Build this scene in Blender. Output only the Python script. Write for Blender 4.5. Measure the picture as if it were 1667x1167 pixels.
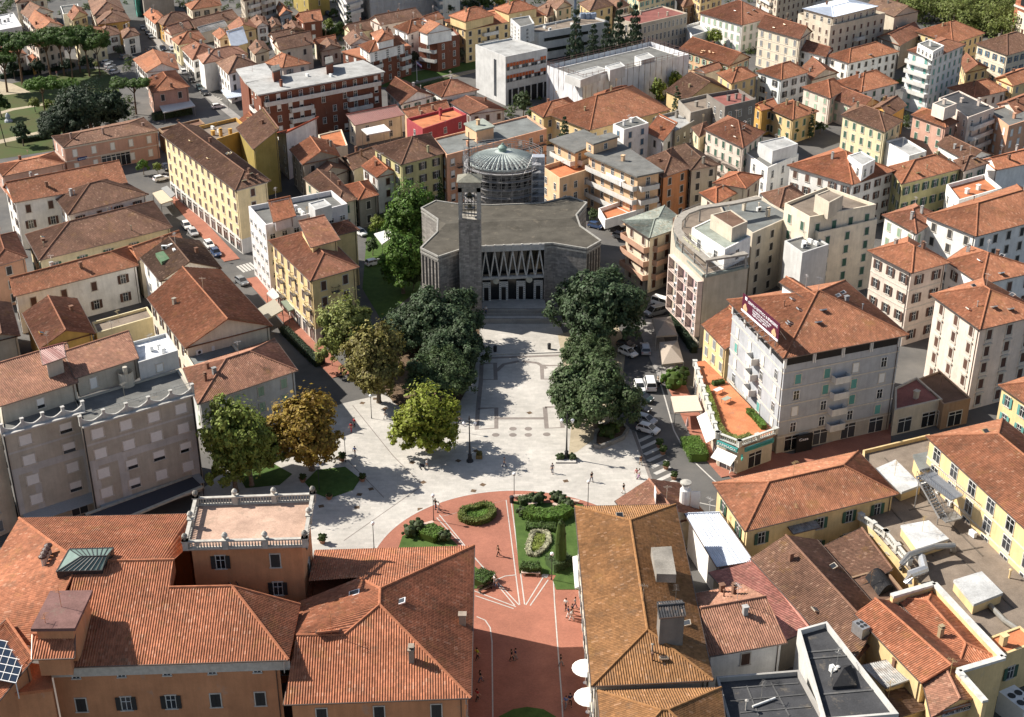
import bpy, bmesh, math, random
from mathutils import Vector, Matrix
from mathutils.bvhtree import BVHTree
R=math.radians
for o in list(bpy.data.objects): bpy.data.objects.remove(o)
scene=bpy.context.scene; COL=scene.collection
# ------------------------------------------------------------------ camera
PW,PH,FOC,PITCH,CAMH=1667.,1167.,2150.,R(26.3),106.
cd=bpy.data.cameras.new('camera'); cam=bpy.data.objects.new('camera',cd); COL.objects.link(cam)
cam.location=(0,0,CAMH); cam.rotation_euler=(R(90)-PITCH,0,0)
cd.sensor_width=36; cd.lens=36*FOC/PW; cd.clip_end=3000; cd.clip_start=1
scene.camera=cam
# ------------------------------------------------------------------ light
SUN_EL,SUN_AZ=R(39.5),R(-70.5)          # azimuth clockwise from +Y
w=bpy.data.worlds.new('World'); scene.world=w; w.use_nodes=True
nt=w.node_tree; bg=nt.nodes['Background']; sk=nt.nodes.new('ShaderNodeTexSky')
sk.sky_type='NISHITA'; sk.sun_disc=False; sk.sun_elevation=SUN_EL; sk.sun_rotation=SUN_AZ
hs=nt.nodes.new('ShaderNodeHueSaturation'); hs.inputs['Saturation'].default_value=.8; nt.links.new(sk.outputs[0],hs.inputs['Color']); nt.links.new(hs.outputs[0],bg.inputs[0]); bg.inputs[1].default_value=0.07
sl=bpy.data.lights.new('sun','SUN'); sun=bpy.data.objects.new('sun',sl); COL.objects.link(sun)
sl.energy=5.0; sl.angle=R(.5); sl.color=(1,.93,.83)
ts=Vector((math.sin(SUN_AZ)*math.cos(SUN_EL),math.cos(SUN_AZ)*math.cos(SUN_EL),math.sin(SUN_EL)))
sun.rotation_euler=ts.to_track_quat('Z','Y').to_euler(); sun.location=(-100,150,200)
vs=scene.view_settings; vs.view_transform='Standard'; vs.look='None'; vs.gamma=1; vs.exposure=0.82
# ------------------------------------------------------------------ pixel -> place
_c,_s=math.cos(PITCH),math.sin(PITCH)
def at(px,py,h=0.):
    u=(px-PW/2)/FOC; v=(py-PH/2)/FOC
    d=Vector((u,_c-v*_s,-_s-v*_c)); t=(h-CAMH)/d.z
    return Vector((0,0,CAMH))+d*t
def pix(p):
    d=Vector(p)-Vector((0,0,CAMH)); dep=d.y*_c-d.z*_s; up=d.y*_s+d.z*_c
    return PW/2+FOC*d.x/dep, PH/2-FOC*up/dep
# ------------------------------------------------------------------ materials
def newmat(name):
    m=bpy.data.materials.new(name); m.use_nodes=True; n=m.node_tree
    b=n.nodes['Principled BSDF']; return m,n,b
def N(n,t,**k):
    x=n.nodes.new(t)
    for a,v in k.items(): setattr(x,a,v)
    return x
def noise(n,vec,scale,detail=4,rough=.6):
    x=N(n,'ShaderNodeTexNoise'); x.inputs['Scale'].default_value=scale; x.inputs['Detail'].default_value=detail; x.inputs['Roughness'].default_value=rough
    if vec is not None: n.links.new(vec,x.inputs['Vector'])
    return x.outputs['Fac']
def mapr(n,v,a,b,c,d):
    x=N(n,'ShaderNodeMapRange'); n.links.new(v,x.inputs[0])
    for i,q in enumerate((a,b,c,d)): x.inputs[i+1].default_value=q
    return x.outputs[0]
def mul(n,a,b,op='MULTIPLY'):
    x=N(n,'ShaderNodeMath',operation=op)
    for i,q in enumerate((a,b)):
        if isinstance(q,(int,float)): x.inputs[i].default_value=q
        else: n.links.new(q,x.inputs[i])
    return x.outputs[0]
def cmix(n,fac,a,b,mode='MIX'):
    x=N(n,'ShaderNodeMix',data_type='RGBA',blend_type=mode)
    if isinstance(fac,(int,float)): x.inputs[0].default_value=fac
    else: n.links.new(fac,x.inputs[0])
    for i,q in ((6,a),(7,b)):
        if isinstance(q,tuple): x.inputs[i].default_value=(*q[:3],1)
        else: n.links.new(q,x.inputs[i])
    return x.outputs[2]
def grey(n,v):
    x=N(n,'ShaderNodeCombineColor'); 
    for i in range(3): n.links.new(v,x.inputs[i])
    return x.outputs[0]
def bump(n,b,h,st,dist=.05):
    x=N(n,'ShaderNodeBump'); x.inputs['Strength'].default_value=st; x.inputs['Distance'].default_value=dist
    n.links.new(h,x.inputs['Height']); n.links.new(x.outputs[0],b.inputs['Normal'])
def pos(n): return N(n,'ShaderNodeNewGeometry').outputs['Position']
def ocol(n): return N(n,'ShaderNodeObjectInfo').outputs['Color']
def orand(n): return N(n,'ShaderNodeObjectInfo').outputs['Random']
def scalev(n,v,s):
    x=N(n,'ShaderNodeMapping'); x.inputs['Scale'].default_value=s; n.links.new(v,x.inputs[0]); return x.outputs[0]

def m_stucco():
    m,n,b=newmat('stucco'); p=pos(n); c=ocol(n)
    a=noise(n,p,.35,5,.65); f=mapr(n,a,.3,.7,.82,1.1)
    st=noise(n,scalev(n,p,(1.6,1.6,.12)),1,4,.7); g=mapr(n,st,.35,.75,1.04,.87)
    fine=mapr(n,noise(n,p,9,3),.3,.7,.94,1.05)
    col=cmix(n,1,c,grey(n,mul(n,mul(n,f,g),fine)),'MULTIPLY')
    patch=mapr(n,noise(n,scalev(n,p,(1,1,.5)),.6,3,.75),.62,.72,0,.3)
    col=cmix(n,patch,col,(.36,.33,.29))
    n.links.new(col,b.inputs['Base Color']); b.inputs['Roughness'].default_value=.92; b.inputs['Specular IOR Level'].default_value=.15
    bump(n,b,noise(n,p,14,3),.25,.02); return m
def m_tiles():
    m,n,b=newmat('roof_tiles'); uv=N(n,'ShaderNodeUVMap').outputs[0]; c=ocol(n); p=pos(n)
    sep=N(n,'ShaderNodeSeparateXYZ'); n.links.new(uv,sep.inputs[0])
    fu=mul(n,mul(n,sep.outputs[0],1/.28),.5,'ADD'); fv=mul(n,sep.outputs[1],1/.42)
    cu=mul(n,fu,0,'FLOOR'); cv=mul(n,fv,0,'FLOOR')
    cmb=N(n,'ShaderNodeCombineXYZ'); n.links.new(cu,cmb.inputs[0]); n.links.new(cv,cmb.inputs[1]); n.links.new(orand(n),cmb.inputs[2])
    wn=N(n,'ShaderNodeTexWhiteNoise'); n.links.new(cmb.outputs[0],wn.inputs['Vector'])
    var=mapr(n,wn.outputs['Value'],0,1,.8,1.18)
    big=mapr(n,noise(n,p,.22,5,.7),.3,.7,.68,1.24); med=mapr(n,noise(n,p,1.6,4,.7),.3,.72,1.12,.8)
    col=cmix(n,1,c,grey(n,mul(n,mul(n,var,big),med)),'MULTIPLY')
    lich=mapr(n,noise(n,p,.55,6,.8),.52,.7,0,.6); col=cmix(n,lich,col,(.16,.11,.075))
    och=mapr(n,noise(n,p,.33,5,.8),.55,.68,0,.42); col=cmix(n,och,col,(.27,.155,.05))
    pale=mapr(n,wn.outputs['Value'],.94,.98,0,.28); col=cmix(n,pale,col,(.52,.36,.26))
    n.links.new(col,b.inputs['Base Color']); b.inputs['Roughness'].default_value=.88; b.inputs['Specular IOR Level'].default_value=.2
    # barrel profile plus course steps
    su=mul(n,mul(n,mul(n,sep.outputs[0],2*math.pi/.28),0,'SINE'),.5)
    fr=mul(n,fv,0,'FRACT'); h=mul(n,su,mul(n,fr,-.5),'ADD'); h=mul(n,h,mul(n,wn.outputs['Value'],.25),'ADD')
    bump(n,b,h,.55,.06); return m
def m_plain(name,col=None,rough=.6,metal=0,nz=.12,sc=3,bmp=0,spec=.3):
    m,n,b=newmat(name); p=pos(n); c=ocol(n) if col is None else col
    f=mapr(n,noise(n,p,sc,4),.3,.7,1-nz,1+nz); col2=cmix(n,1,c,grey(n,f),'MULTIPLY')
    n.links.new(col2,b.inputs['Base Color']); b.inputs['Roughness'].default_value=rough; b.inputs['Metallic'].default_value=metal; b.inputs['Specular IOR Level'].default_value=spec
    if bmp: bump(n,b,noise(n,p,sc*4,3),bmp,.03)
    return m
def m_felt():
    m,n,b=newmat('roof_felt'); p=pos(n); c=ocol(n)
    f=mul(n,mapr(n,noise(n,p,.3,5,.7),.3,.7,.7,1.25),mapr(n,noise(n,p,6,3),.3,.7,.85,1.15))
    col=cmix(n,1,c,grey(n,f),'MULTIPLY'); stain=mapr(n,noise(n,p,.55,4,.75),.58,.68,0,.4)
    col=cmix(n,stain,col,(.2,.17,.13)); n.links.new(col,b.inputs['Base Color']); b.inputs['Roughness'].default_value=.9; b.inputs['Specular IOR Level'].default_value=.15
    bump(n,b,noise(n,p,5,4),.2,.05); return m
def m_leaf(name='leaves'):
    m,n,b=newmat(name); c=ocol(n); g=N(n,'ShaderNodeNewGeometry')
    f=mapr(n,g.outputs['Random Per Island'],0,1,.55,1.55)
    big=mapr(n,noise(n,pos(n),.45,3),.3,.7,.75,1.3)
    col=cmix(n,1,c,grey(n,mul(n,f,big)),'MULTIPLY'); hue=N(n,'ShaderNodeHueSaturation'); n.links.new(col,hue.inputs['Color'])
    n.links.new(mapr(n,g.outputs['Random Per Island'],0,1,.485,.515),hue.inputs['Hue'])
    n.links.new(hue.outputs[0],b.inputs['Base Color']); b.inputs['Roughness'].default_value=.6; b.inputs['Specular IOR Level'].default_value=.25
    tr=N(n,'ShaderNodeBsdfTranslucent'); n.links.new(hue.outputs[0],tr.inputs[0]); mx=N(n,'ShaderNodeMixShader'); mx.inputs[0].default_value=.3
    out=n.nodes['Material Output']; n.links.new(b.outputs[0],mx.inputs[1]); n.links.new(tr.outputs[0],mx.inputs[2]); n.links.new(mx.outputs[0],out.inputs[0]); return m
def m_ground(name,c1,c2,sc,brick=None,rough=.9,crack=False):
    m,n,b=newmat(name); p=pos(n)
    f=noise(n,p,sc,6,.7); col=cmix(n,mapr(n,f,.35,.65,0,1),c1,c2)
    col=cmix(n,1,col,grey(n,mapr(n,noise(n,p,.12,4,.6),.3,.7,.84,1.14)),'MULTIPLY')
    col=cmix(n,1,col,grey(n,mapr(n,noise(n,p,7,3,.7),.3,.7,.9,1.1)),'MULTIPLY')
    if brick:
        bw,bh,mc,va=brick
        t=N(n,'ShaderNodeTexBrick'); n.links.new(p,t.inputs['Vector']); t.inputs['Scale'].default_value=1
        t.inputs['Brick Width'].default_value=bw; t.inputs['Row Height'].default_value=bh; t.inputs['Mortar Size'].default_value=.012
        t.inputs['Color1'].default_value=(1+va,1+va,1+va,1); t.inputs['Color2'].default_value=(1-va,1-va*.9,1-va*.95,1); t.inputs['Mortar'].default_value=(mc,mc,mc,1)
        col=cmix(n,1,col,t.outputs[0],'MULTIPLY')
    n.links.new(col,b.inputs['Base Color']); b.inputs['Roughness'].default_value=rough; b.inputs['Specular IOR Level'].default_value=.2
    bump(n,b,noise(n,p,6,4),.15,.03); return m
def m_stone():
    m,n,b=newmat('stone_cladding'); p=pos(n); c=ocol(n)
    t=N(n,'ShaderNodeTexBrick'); tc=N(n,'ShaderNodeMapping'); tc.inputs['Rotation'].default_value=(R(90),0,0); n.links.new(p,tc.inputs[0]); n.links.new(tc.outputs[0],t.inputs['Vector'])
    t.inputs['Scale'].default_value=1; t.inputs['Brick Width'].default_value=.8; t.inputs['Row Height'].default_value=.35; t.inputs['Mortar Size'].default_value=.015
    t.inputs['Color1'].default_value=(1.2,1.18,1.15,1); t.inputs['Color2'].default_value=(.7,.69,.68,1); t.inputs['Mortar'].default_value=(.8,.8,.8,1)
    col=cmix(n,1,c,t.outputs[0],'MULTIPLY')
    st=mapr(n,noise(n,scalev(n,p,(.9,.9,.09)),1,5,.75),.4,.75,1.12,.62); col=cmix(n,1,col,grey(n,mul(n,st,mapr(n,noise(n,p,2.5,5,.7),.3,.7,.8,1.2))),'MULTIPLY')
    n.links.new(col,b.inputs['Base Color']); b.inputs['Roughness'].default_value=.95; b.inputs['Specular IOR Level'].default_value=.1; bump(n,b,noise(n,p,8,4),.4,.04); return m
def m_net():
    m,n,b=newmat('scaffold_net'); p=pos(n); c=ocol(n)
    f=mapr(n,noise(n,scalev(n,p,(.5,.5,.25)),1.2,4,.6),.3,.7,.8,1.12); col=cmix(n,1,c,grey(n,f),'MULTIPLY')
    n.links.new(col,b.inputs['Base Color']); b.inputs['Roughness'].default_value=.7
    wv=noise(n,scalev(n,p,(1.3,1.3,.3)),1,3); bump(n,b,wv,.3,.15); return m
def m_glass():
    m,n,b=newmat('window_glass'); f=mapr(n,orand(n),0,1,.01,.06)
    cc=N(n,'ShaderNodeCombineColor'); n.links.new(f,cc.inputs[0]); n.links.new(mul(n,f,1.1),cc.inputs[1]); n.links.new(mul(n,f,1.25),cc.inputs[2])
    n.links.new(cc.outputs[0],b.inputs['Base Color']); b.inputs['Roughness'].default_value=.12; return m
def m_slat():
    m,n,b=newmat('shutter_slats'); p=pos(n); c=ocol(n); sep=N(n,'ShaderNodeSeparateXYZ'); n.links.new(p,sep.inputs[0])
    s=mul(n,mul(n,sep.outputs[2],2*math.pi/.09),0,'SINE')
    col=cmix(n,1,c,grey(n,mapr(n,orand(n),0,1,.75,1.2)),'MULTIPLY'); n.links.new(col,b.inputs['Base Color']); b.inputs['Roughness'].default_value=.6
    bump(n,b,s,.5,.02); return m
def m_sheet():
    m,n,b=newmat('metal_sheet'); uv=N(n,'ShaderNodeUVMap').outputs[0]; c=ocol(n); p=pos(n)
    sep=N(n,'ShaderNodeSeparateXYZ'); n.links.new(uv,sep.inputs[0]); s=mul(n,mul(n,sep.outputs[0],2*math.pi/.5),0,'SINE')
    f=mapr(n,noise(n,p,.5,5,.7),.3,.7,.82,1.12); col=cmix(n,1,c,grey(n,f),'MULTIPLY'); n.links.new(col,b.inputs['Base Color']); b.inputs['Roughness'].default_value=.5; b.inputs['Specular IOR Level'].default_value=.35
    bump(n,b,s,.5,.06); return m
M={}
M['stucco']=m_stucco(); M['tiles']=m_tiles(); M['felt']=m_felt(); M['leaf']=m_leaf(); M['stone']=m_stone(); M['net']=m_net(); M['glass']=m_glass(); M['slat']=m_slat(); M['sheet']=m_sheet()
M['paint']=m_plain('paint',None,.5); M['concrete']=m_plain('concrete',None,.9,0,.2,1.5,.2,.15); M['metal']=m_plain('metal',None,.4,.6); M['bark']=m_plain('bark',None,.95,0,.35,4,.6,.1)
M['carpaint']=m_plain('car_paint',None,.22,0,.03,1,0,.6); M['rubber']=m_plain('rubber',(.015,.015,.016),.8); M['cloth']=m_plain('cloth',None,.9,0,.12,6,.1,.1); M['skin']=m_plain('skin',(.45,.27,.19),.6)
M['trim']=m_plain('trim_stone',(.52,.48,.42),.85,0,.15,2); M['dark']=m_plain('dark_interior',(.012,.012,.014),.6); M['chrome']=m_plain('chrome',(.5,.5,.52),.25,.9); M['lamp']=m_plain('lamp_glass',(.85,.86,.86),.2,0,.03)
M['soil']=m_plain('soil',(.13,.09,.06),.95,0,.4,2,.5,.1)
# ------------------------------------------------------------------ object helpers
def mesh_from(name,verts,faces,mats,mi=None,uvs=None,smooth=False):
    me=bpy.data.meshes.new(name); me.from_pydata([tuple(v) for v in verts],[],faces)
    for m in mats: me.materials.append(m)
    if mi: me.polygons.foreach_set('material_index',mi)
    if uvs is not None:
        l=me.uv_layers.new(name='UVMap'); flat=[]
        for f in faces:
            for i in f: flat+=[uvs[i][0],uvs[i][1]]
        l.data.foreach_set('uv',flat)
    if smooth: me.polygons.foreach_set('use_smooth',[True]*len(me.polygons))
    me.update(); return me
def link(name,data,parent=None,loc=None,color=None):
    o=bpy.data.objects.new(name,data); COL.objects.link(o)
    if parent: o.parent=parent
    if loc is not None: o.location=loc
    if color is not None: o.color=(*color[:3],1)
    return o
def tag(o,label=None,cat=None,group=None,kind=None):
    if label: o['label']=label
    if cat: o['category']=cat
    if group: o['group']=group
    if kind: o['kind']=kind
    return o
def thing(name,label,cat,loc,rz=0,group=None):
    o=link(name,None,None,loc); o.rotation_euler=(0,0,rz); o.empty_display_size=.3; return tag(o,label,cat,group)
class MB:
    "collects geometry in world (or local) coordinates and makes ONE mesh"
    def __init__(s): s.v=[];s.f=[];s.m=[];s.uv=[]
    def add(s,vs,fs,mi=0,uv=None):
        k=len(s.v); s.v+=[Vector(q) for q in vs]; s.f+=[tuple(i+k for i in f) for f in fs]; s.m+=[mi]*len(fs)
        s.uv+= uv if uv else [(q[0],q[1]) for q in vs]
    def poly(s,vs,mi=0,uv=None): s.add(vs,[tuple(range(len(vs)))],mi,uv)
    def box(s,c,sz,rz=0,mi=0,up=None):
        cx,cy,cz=c; x,y,z=[q/2 for q in sz]; ca,sa=math.cos(rz),math.sin(rz)
        vs=[(cx+ca*a*x-sa*b*y,cy+sa*a*x+ca*b*y,cz+d*z) for d in(-1,1) for b in(-1,1) for a in(-1,1)]
        s.add(vs,[(0,2,3,1),(4,5,7,6),(0,1,5,4),(2,6,7,3),(0,4,6,2),(1,3,7,5)],mi)
    def prism(s,pts,z0,z1,mi=0,cap=True,mic=None):
        n=len(pts); vs=[(p[0],p[1],z0) for p in pts]+[(p[0],p[1],z1) for p in pts]
        s.add(vs,[(i,(i+1)%n,n+(i+1)%n,n+i) for i in range(n)],mi)
        if cap: s.add(vs[n:],[tuple(range(n))],mi if mic is None else mic); s.add(vs[:n],[tuple(range(n))[::-1]],mi)
    def bar(s,a,b,w,h=None,mi=0):
        a=Vector(a);b=Vector(b);d=b-a
        if d.length<1e-6: return
        h=h or w; d.normalize(); u=d.cross(Vector((0,0,1)))
        if u.length<1e-4: u=Vector((1,0,0))
        u.normalize(); v=u.cross(d)
        vs=[p+u*(i*w/2)+v*(j*h/2) for p in(a,b) for i,j in((-1,-1),(1,-1),(1,1),(-1,1))]
        s.add(vs,[(0,1,2,3),(7,6,5,4),(0,4,5,1),(1,5,6,2),(2,6,7,3),(3,7,4,0)],mi)
    def tube(s,pts,rs,n=7,mi=0,cap=True):
        k=len(pts); vs=[]
        for i,p in enumerate(pts):
            p=Vector(p); d=(Vector(pts[min(i+1,k-1)])-Vector(pts[max(i-1,0)])); d=d.normalized() if d.length>1e-9 else Vector((0,0,1))
            u=d.cross(Vector((0,1,0) if abs(d.z)>.9 else (0,0,1))).normalized(); v=d.cross(u); r=rs[i] if isinstance(rs,(list,tuple)) else rs
            vs+=[p+u*(r*math.cos(2*math.pi*j/n))+v*(r*math.sin(2*math.pi*j/n)) for j in range(n)]
        fs=[(i*n+j,i*n+(j+1)%n,(i+1)*n+(j+1)%n,(i+1)*n+j) for i in range(k-1) for j in range(n)]
        if cap: fs+=[tuple(range(n))[::-1],tuple((k-1)*n+j for j in range(n))]
        s.add(vs,fs,mi)
    def lathe(s,c,prof,n=10,mi=0):
        c=Vector(c); k=len(prof)
        vs=[c+Vector((r*math.cos(2*math.pi*j/n),r*math.sin(2*math.pi*j/n),z)) for r,z in prof for j in range(n)]
        fs=[(i*n+j,i*n+(j+1)%n,(i+1)*n+(j+1)%n,(i+1)*n+j) for i in range(k-1) for j in range(n)]
        s.add(vs,fs+[tuple(range(n))[::-1],tuple((k-1)*n+j for j in range(n))],mi)
    def sphere(s,c,r,n=8,mi=0,sz=1):
        s.lathe(c,[(max(r*math.sin(math.pi*i/n),.001),-r*sz*math.cos(math.pi*i/n)) for i in range(n+1)],n+2,mi)
    def build(s,name,mats,parent=None,color=None,smooth=False,local=False):
        if not isinstance(mats,(list,tuple)): mats=[mats]
        off=Vector((0,0,0)) if (local or parent is None) else world_loc(parent)
        me=mesh_from(name,[v-off for v in s.v],s.f,mats,s.m,s.uv,smooth)
        return link(name,me,parent,None,color)
def world_loc(o):
    p=Vector(o.location)
    while o.parent: o=o.parent; p=p+o.location
    return p
OCC_V=[];OCC_F=[]
def occ(vs):
    k=len(OCC_V); OCC_V.extend([Vector(v) for v in vs]); OCC_F.append(tuple(range(k,k+len(vs))))
def copy_tree(o,parent=None):
    c=o.copy(); COL.objects.link(c); c.parent=parent
    for ch in o.children: copy_tree(ch,c)
    return c
# ------------------------------------------------------------------ palettes (linear)
WC=dict(white=(.78,.765,.73),cream=(.68,.60,.47),yellow=(.66,.50,.265),pale=(.66,.58,.38),ochre=(.55,.33,.10),orange=(.55,.25,.12),salmon=(.60,.34,.22),pink=(.52,.32,.25),rose=(.68,.58,.50),
 grey=(.36,.36,.36),lgrey=(.52,.52,.51),taupe=(.45,.415,.35),beige=(.52,.46,.37),stone=(.33,.30,.26),brick=(.20,.08,.052),olive=(.36,.28,.09),aqua=(.66,.70,.69),magenta=(.38,.075,.085),lilac=(.62,.60,.60),yg=(.50,.46,.24),brown=(.3,.2,.13),dkstone=(.2,.18,.16),bluegrey=(.30,.34,.38),palace=(.56,.265,.135),peach=(.66,.45,.28),green=(.16,.5,.4))
RC=dict(orange=(.36,.145,.08),terra=(.32,.138,.078),brown=(.20,.112,.077),dark=(.14,.085,.06),mossy=(.29,.15,.066),pinkish=(.33,.17,.115),red=(.36,.09,.05),rust=(.27,.122,.076),
 grey=(.15,.15,.142),lgrey=(.36,.36,.35),black=(.055,.056,.06),white=(.72,.73,.74),tan=(.215,.175,.14),green=(.25,.275,.24),terracotta=(.48,.18,.085),pinkflat=(.43,.295,.225),silver=(.55,.60,.68),bluegrey=(.165,.175,.17),redmetal=(.25,.10,.085))
SHC=dict(green=(.035,.10,.065),brown=(.09,.04,.025),teal=(.10,.30,.27),grey=(.20,.21,.22),white=(.6,.6,.58),dark=(.03,.028,.026),blue=(.06,.13,.2),lgreen=(.30,.42,.30),red=(.25,.05,.03))
# ------------------------------------------------------------------ houses
PER=.28
M['ridge']=m_plain('ridge_tile',None,.9,0,.25,2,.2,.1); M['whiteframe']=m_plain('white_frame',(.7,.7,.68),.5,0,.05); M['rail']=m_plain('iron_rail',(.03,.03,.032),.5)
rng=random.Random(7)
CAMV=Vector((0,0,CAMH)); WQ=[]; THINGS={}
def cw(P):
    a=sum(P[i].x*P[(i+1)%len(P)].y-P[(i+1)%len(P)].x*P[i].y for i in range(len(P)))
    return P if a<0 else P[::-1]
def edge_n(a,b):
    d=Vector((b.x-a.x,b.y-a.y,0)).normalized(); return Vector((-d.y,d.x,0))
def inset(P,d):
    n=len(P);out=[]
    for i in range(n):
        a,b,c=P[i-1],P[i],P[(i+1)%n]; n1,n2=edge_n(a,b),edge_n(b,c)
        k=1+n1.dot(n2); m=(n1+n2)/max(k,.25); out.append(Vector((b.x-m.x*d,b.y-m.y*d,b.z)))
    return out
def frame_of(face):
    a,b=face[0],face[1]; u=(b-a).normalized(); n=Vector((0,0,0))
    for i in range(len(face)):
        p,q=face[i],face[(i+1)%len(face)]; n+=Vector(((p.y-q.y)*(p.z+q.z),(p.z-q.z)*(p.x+q.x),(p.x-q.x)*(p.y+q.y)))
    n.normalize()
    if n.z<0: n=-n
    v=n.cross(u)
    if v.z<0: v=-v
    return u,v.normalized(),n
def tile_face(mb,face,near,mi=0):
    u,v,n=frame_of(face); o=face[0]; q=[((p-o).dot(u),(p-o).dot(v)) for p in face]
    if not near: mb.poly(face,mi,q); return
    us=[a for a,b in q]; u0,u1=min(us),max(us); k=max(2,int((u1-u0)/(PER/2))); col=[]
    for i in range(k+1):
        x=u0+(u1-u0)*i/k; x2=min(max(x,u0+1e-4),u1-1e-4); hit=[]
        for j in range(len(q)):
            (a,b),(c,d)=q[j],q[(j+1)%len(q)]
            if (a<=x2<c) or (c<=x2<a):
                t=(x2-a)/(c-a); hit.append((b+(d-b)*t,face[j].lerp(face[(j+1)%len(q)],t)))
        if len(hit)<2: continue
        hit.sort(key=lambda e:e[0]); off=n*(.05 if i%2 else -.035)
        col.append(((x,hit[0][0],hit[0][1]+off),(x,hit[-1][0],hit[-1][1]+off)))
    vs=[];uv=[];fs=[]
    for lo,hi in col: vs+=[lo[2],hi[2]]; uv+=[(lo[0],lo[1]),(hi[0],hi[1])]
    for i in range(len(col)-1): fs.append((2*i,2*i+2,2*i+3,2*i+1))
    mb.add(vs,fs,mi,uv)
WM={}
def win_mesh(kind,w,h,near):
    key=(kind,round(w,2),round(h,2),near)
    if key in WM: return WM[key]
    mb=MB(); G,T,S,P=0,1,2,3
    def slab(x0,x1,z0,z1,y0,y1,mi): mb.box(((x0+x1)/2,(y0+y1)/2,(z0+z1)/2),(x1-x0,y1-y0,z1-z0),0,mi)
    a,b=w/2,h/2
    if kind=='sf':
        slab(-a,a,-b,b,-.05,.03,G); slab(-a-.12,-a,-b,b+.12,-.05,.1,T); slab(a,a+.12,-b,b+.12,-.05,.1,T); slab(-a,a,b,b+.12,-.05,.1,T)
        slab(-.04,.04,-b,b,.02,.06,P); slab(-a,a,b-.6,b-.52,.02,.06,P)
    else:
        slab(-a,a,-b,b,-.05,.02,G)
        t=.13 if kind not in('pl','or') else (.06 if kind=='pl' else .24); tm=T if kind!='pl' else P
        if kind=='or': slab(-a-.4,a+.4,b+.34,b+.5,-.05,.3,T); slab(-a-.2,a+.2,b+.5,b+.62,-.05,.22,T); slab(-a-.3,a+.3,-b-.45,-b-.12,-.05,.13,T)
        slab(-a-t,-a,-b,b+t,-.05,.09,tm); slab(a,a+t,-b,b+t,-.05,.09,tm); slab(-a,a,b,b+t,-.05,.09,tm); slab(-a-t-.08,a+t+.08,-b-.12,-b,-.05,.17,T)
        if kind in('sh','pl'):
            slab(-.03,.03,-b,b,.02,.05,P); slab(-a,a,b*.25,b*.25+.05,.02,.045,P); slab(-a,-a+.05,-b,b,.02,.05,P); slab(a-.05,a,-b,b,.02,.05,P)
        if kind=='sh' and not near:
            slab(-a-a-.06,-a-.04,-b,b,.1,.15,S); slab(a+.04,a+a+.06,-b,b,.1,.15,S)
        if kind in('cl','or'): slab(-a+.02,-.012,-b,b,.03,.08,S); slab(.012,a-.02,-b,b,.03,.08,S)
        if kind=='ro': slab(-a+.03,a-.03,-b*.35,b,.03,.07,P)
        if kind=='rf': slab(-a+.03,a-.03,-b,b,.03,.07,P)
    me=mesh_from('window_'+kind,mb.v,mb.f,[M['glass'],M['trim'],M['slat'],M['whiteframe']],mb.m); WM[key]=me
    return me
def shutter_mesh(w,h):
    key=('shutter',round(w,2),round(h,2))
    if key not in WM:
        mb=MB(); mb.box((0,.12,0),(w/2,.05,h)); WM[key]=mesh_from('shutter',mb.v,mb.f,[M['slat']],mb.m)
    return WM[key]
def win_q(parent,c,n,kind,w,h,color,near):
    WQ.append((parent,Vector(c),Vector(n),kind,w,h,color,near))
def flush_windows():
    bvh=BVHTree.FromPolygons(OCC_V,OCC_F); cams=[CAMV,CAMV+Vector((-14,0,0)),CAMV+Vector((14,0,0))]; cnt=0
    for parent,c,n,kind,w,h,color,near in WQ:
        x,y=pix(c)
        if not(-60<x<PW+60 and -40<y<PH+40): continue
        ok=False; side=Vector((-n.y,n.x,0))
        for cm in cams:
            for dx,dz in((0,0),(-.4,.35),(.4,.35),(0,-.4)):
                p=c+n*.25+side*(w*dx)+Vector((0,0,h*dz)); d=p-cm; L=d.length
                hit=bvh.ray_cast(cm,d/L,L-.05)
                if hit[0] is None: ok=True;break
            if ok: break
        if not ok: continue
        o=link('shopfront' if kind=='sf' else 'window',win_mesh(kind,w,h,near),parent,None,color); o.location=c-world_loc(parent)
        rz=math.atan2(-n.x,n.y); o.rotation_euler=(0,0,rz); cnt+=1
        if kind=='sh' and near:
            for s in(-1,1):
                k=link('shutter',shutter_mesh(w,h),o,(s*(w/2+w/4+.05),0,0),color)
    print('windows',cnt,'of',len(WQ))
CHM={}
def chimney_mesh(k):
    if k in CHM: return CHM[k]
    mb=MB(); r=random.Random(k)
    if k%4<3:
        w,d,h=r.uniform(.5,.8),r.uniform(.45,.7),r.uniform(1.0,1.7); mb.box((0,0,h/2-.4),(w,d,h+.8),0,0); mb.box((0,0,h+.06),(w+.2,d+.2,.12),0,1)
        if k%2: mb.box((0,0,h+.26),(w*.7,d*.7,.28),0,2); mb.box((0,0,h+.44),(w+.1,d+.1,.08),0,1)
    else:
        mb.tube([(0,0,-.4),(0,0,1.2)],.12,8,1); mb.lathe((0,0,1.15),[(.12,0),(.24,.1),(.24,.16),(.02,.28)],8,1)
    CHM[k]=mesh_from('chimney',mb.v,mb.f,[M['stucco'],M['concrete'],M['dark']],mb.m); return CHM[k]
def sky_mesh():
    if 'sky' not in CHM:
        mb=MB(); mb.box((0,0,.06),(.95,1.25,.16),0,1); mb.box((0,0,.15),(.75,1.05,.03),0,0); CHM['sky']=mesh_from('skylight',mb.v,mb.f,[M['glass'],M['metal']],mb.m)
    return CHM['sky']
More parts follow.
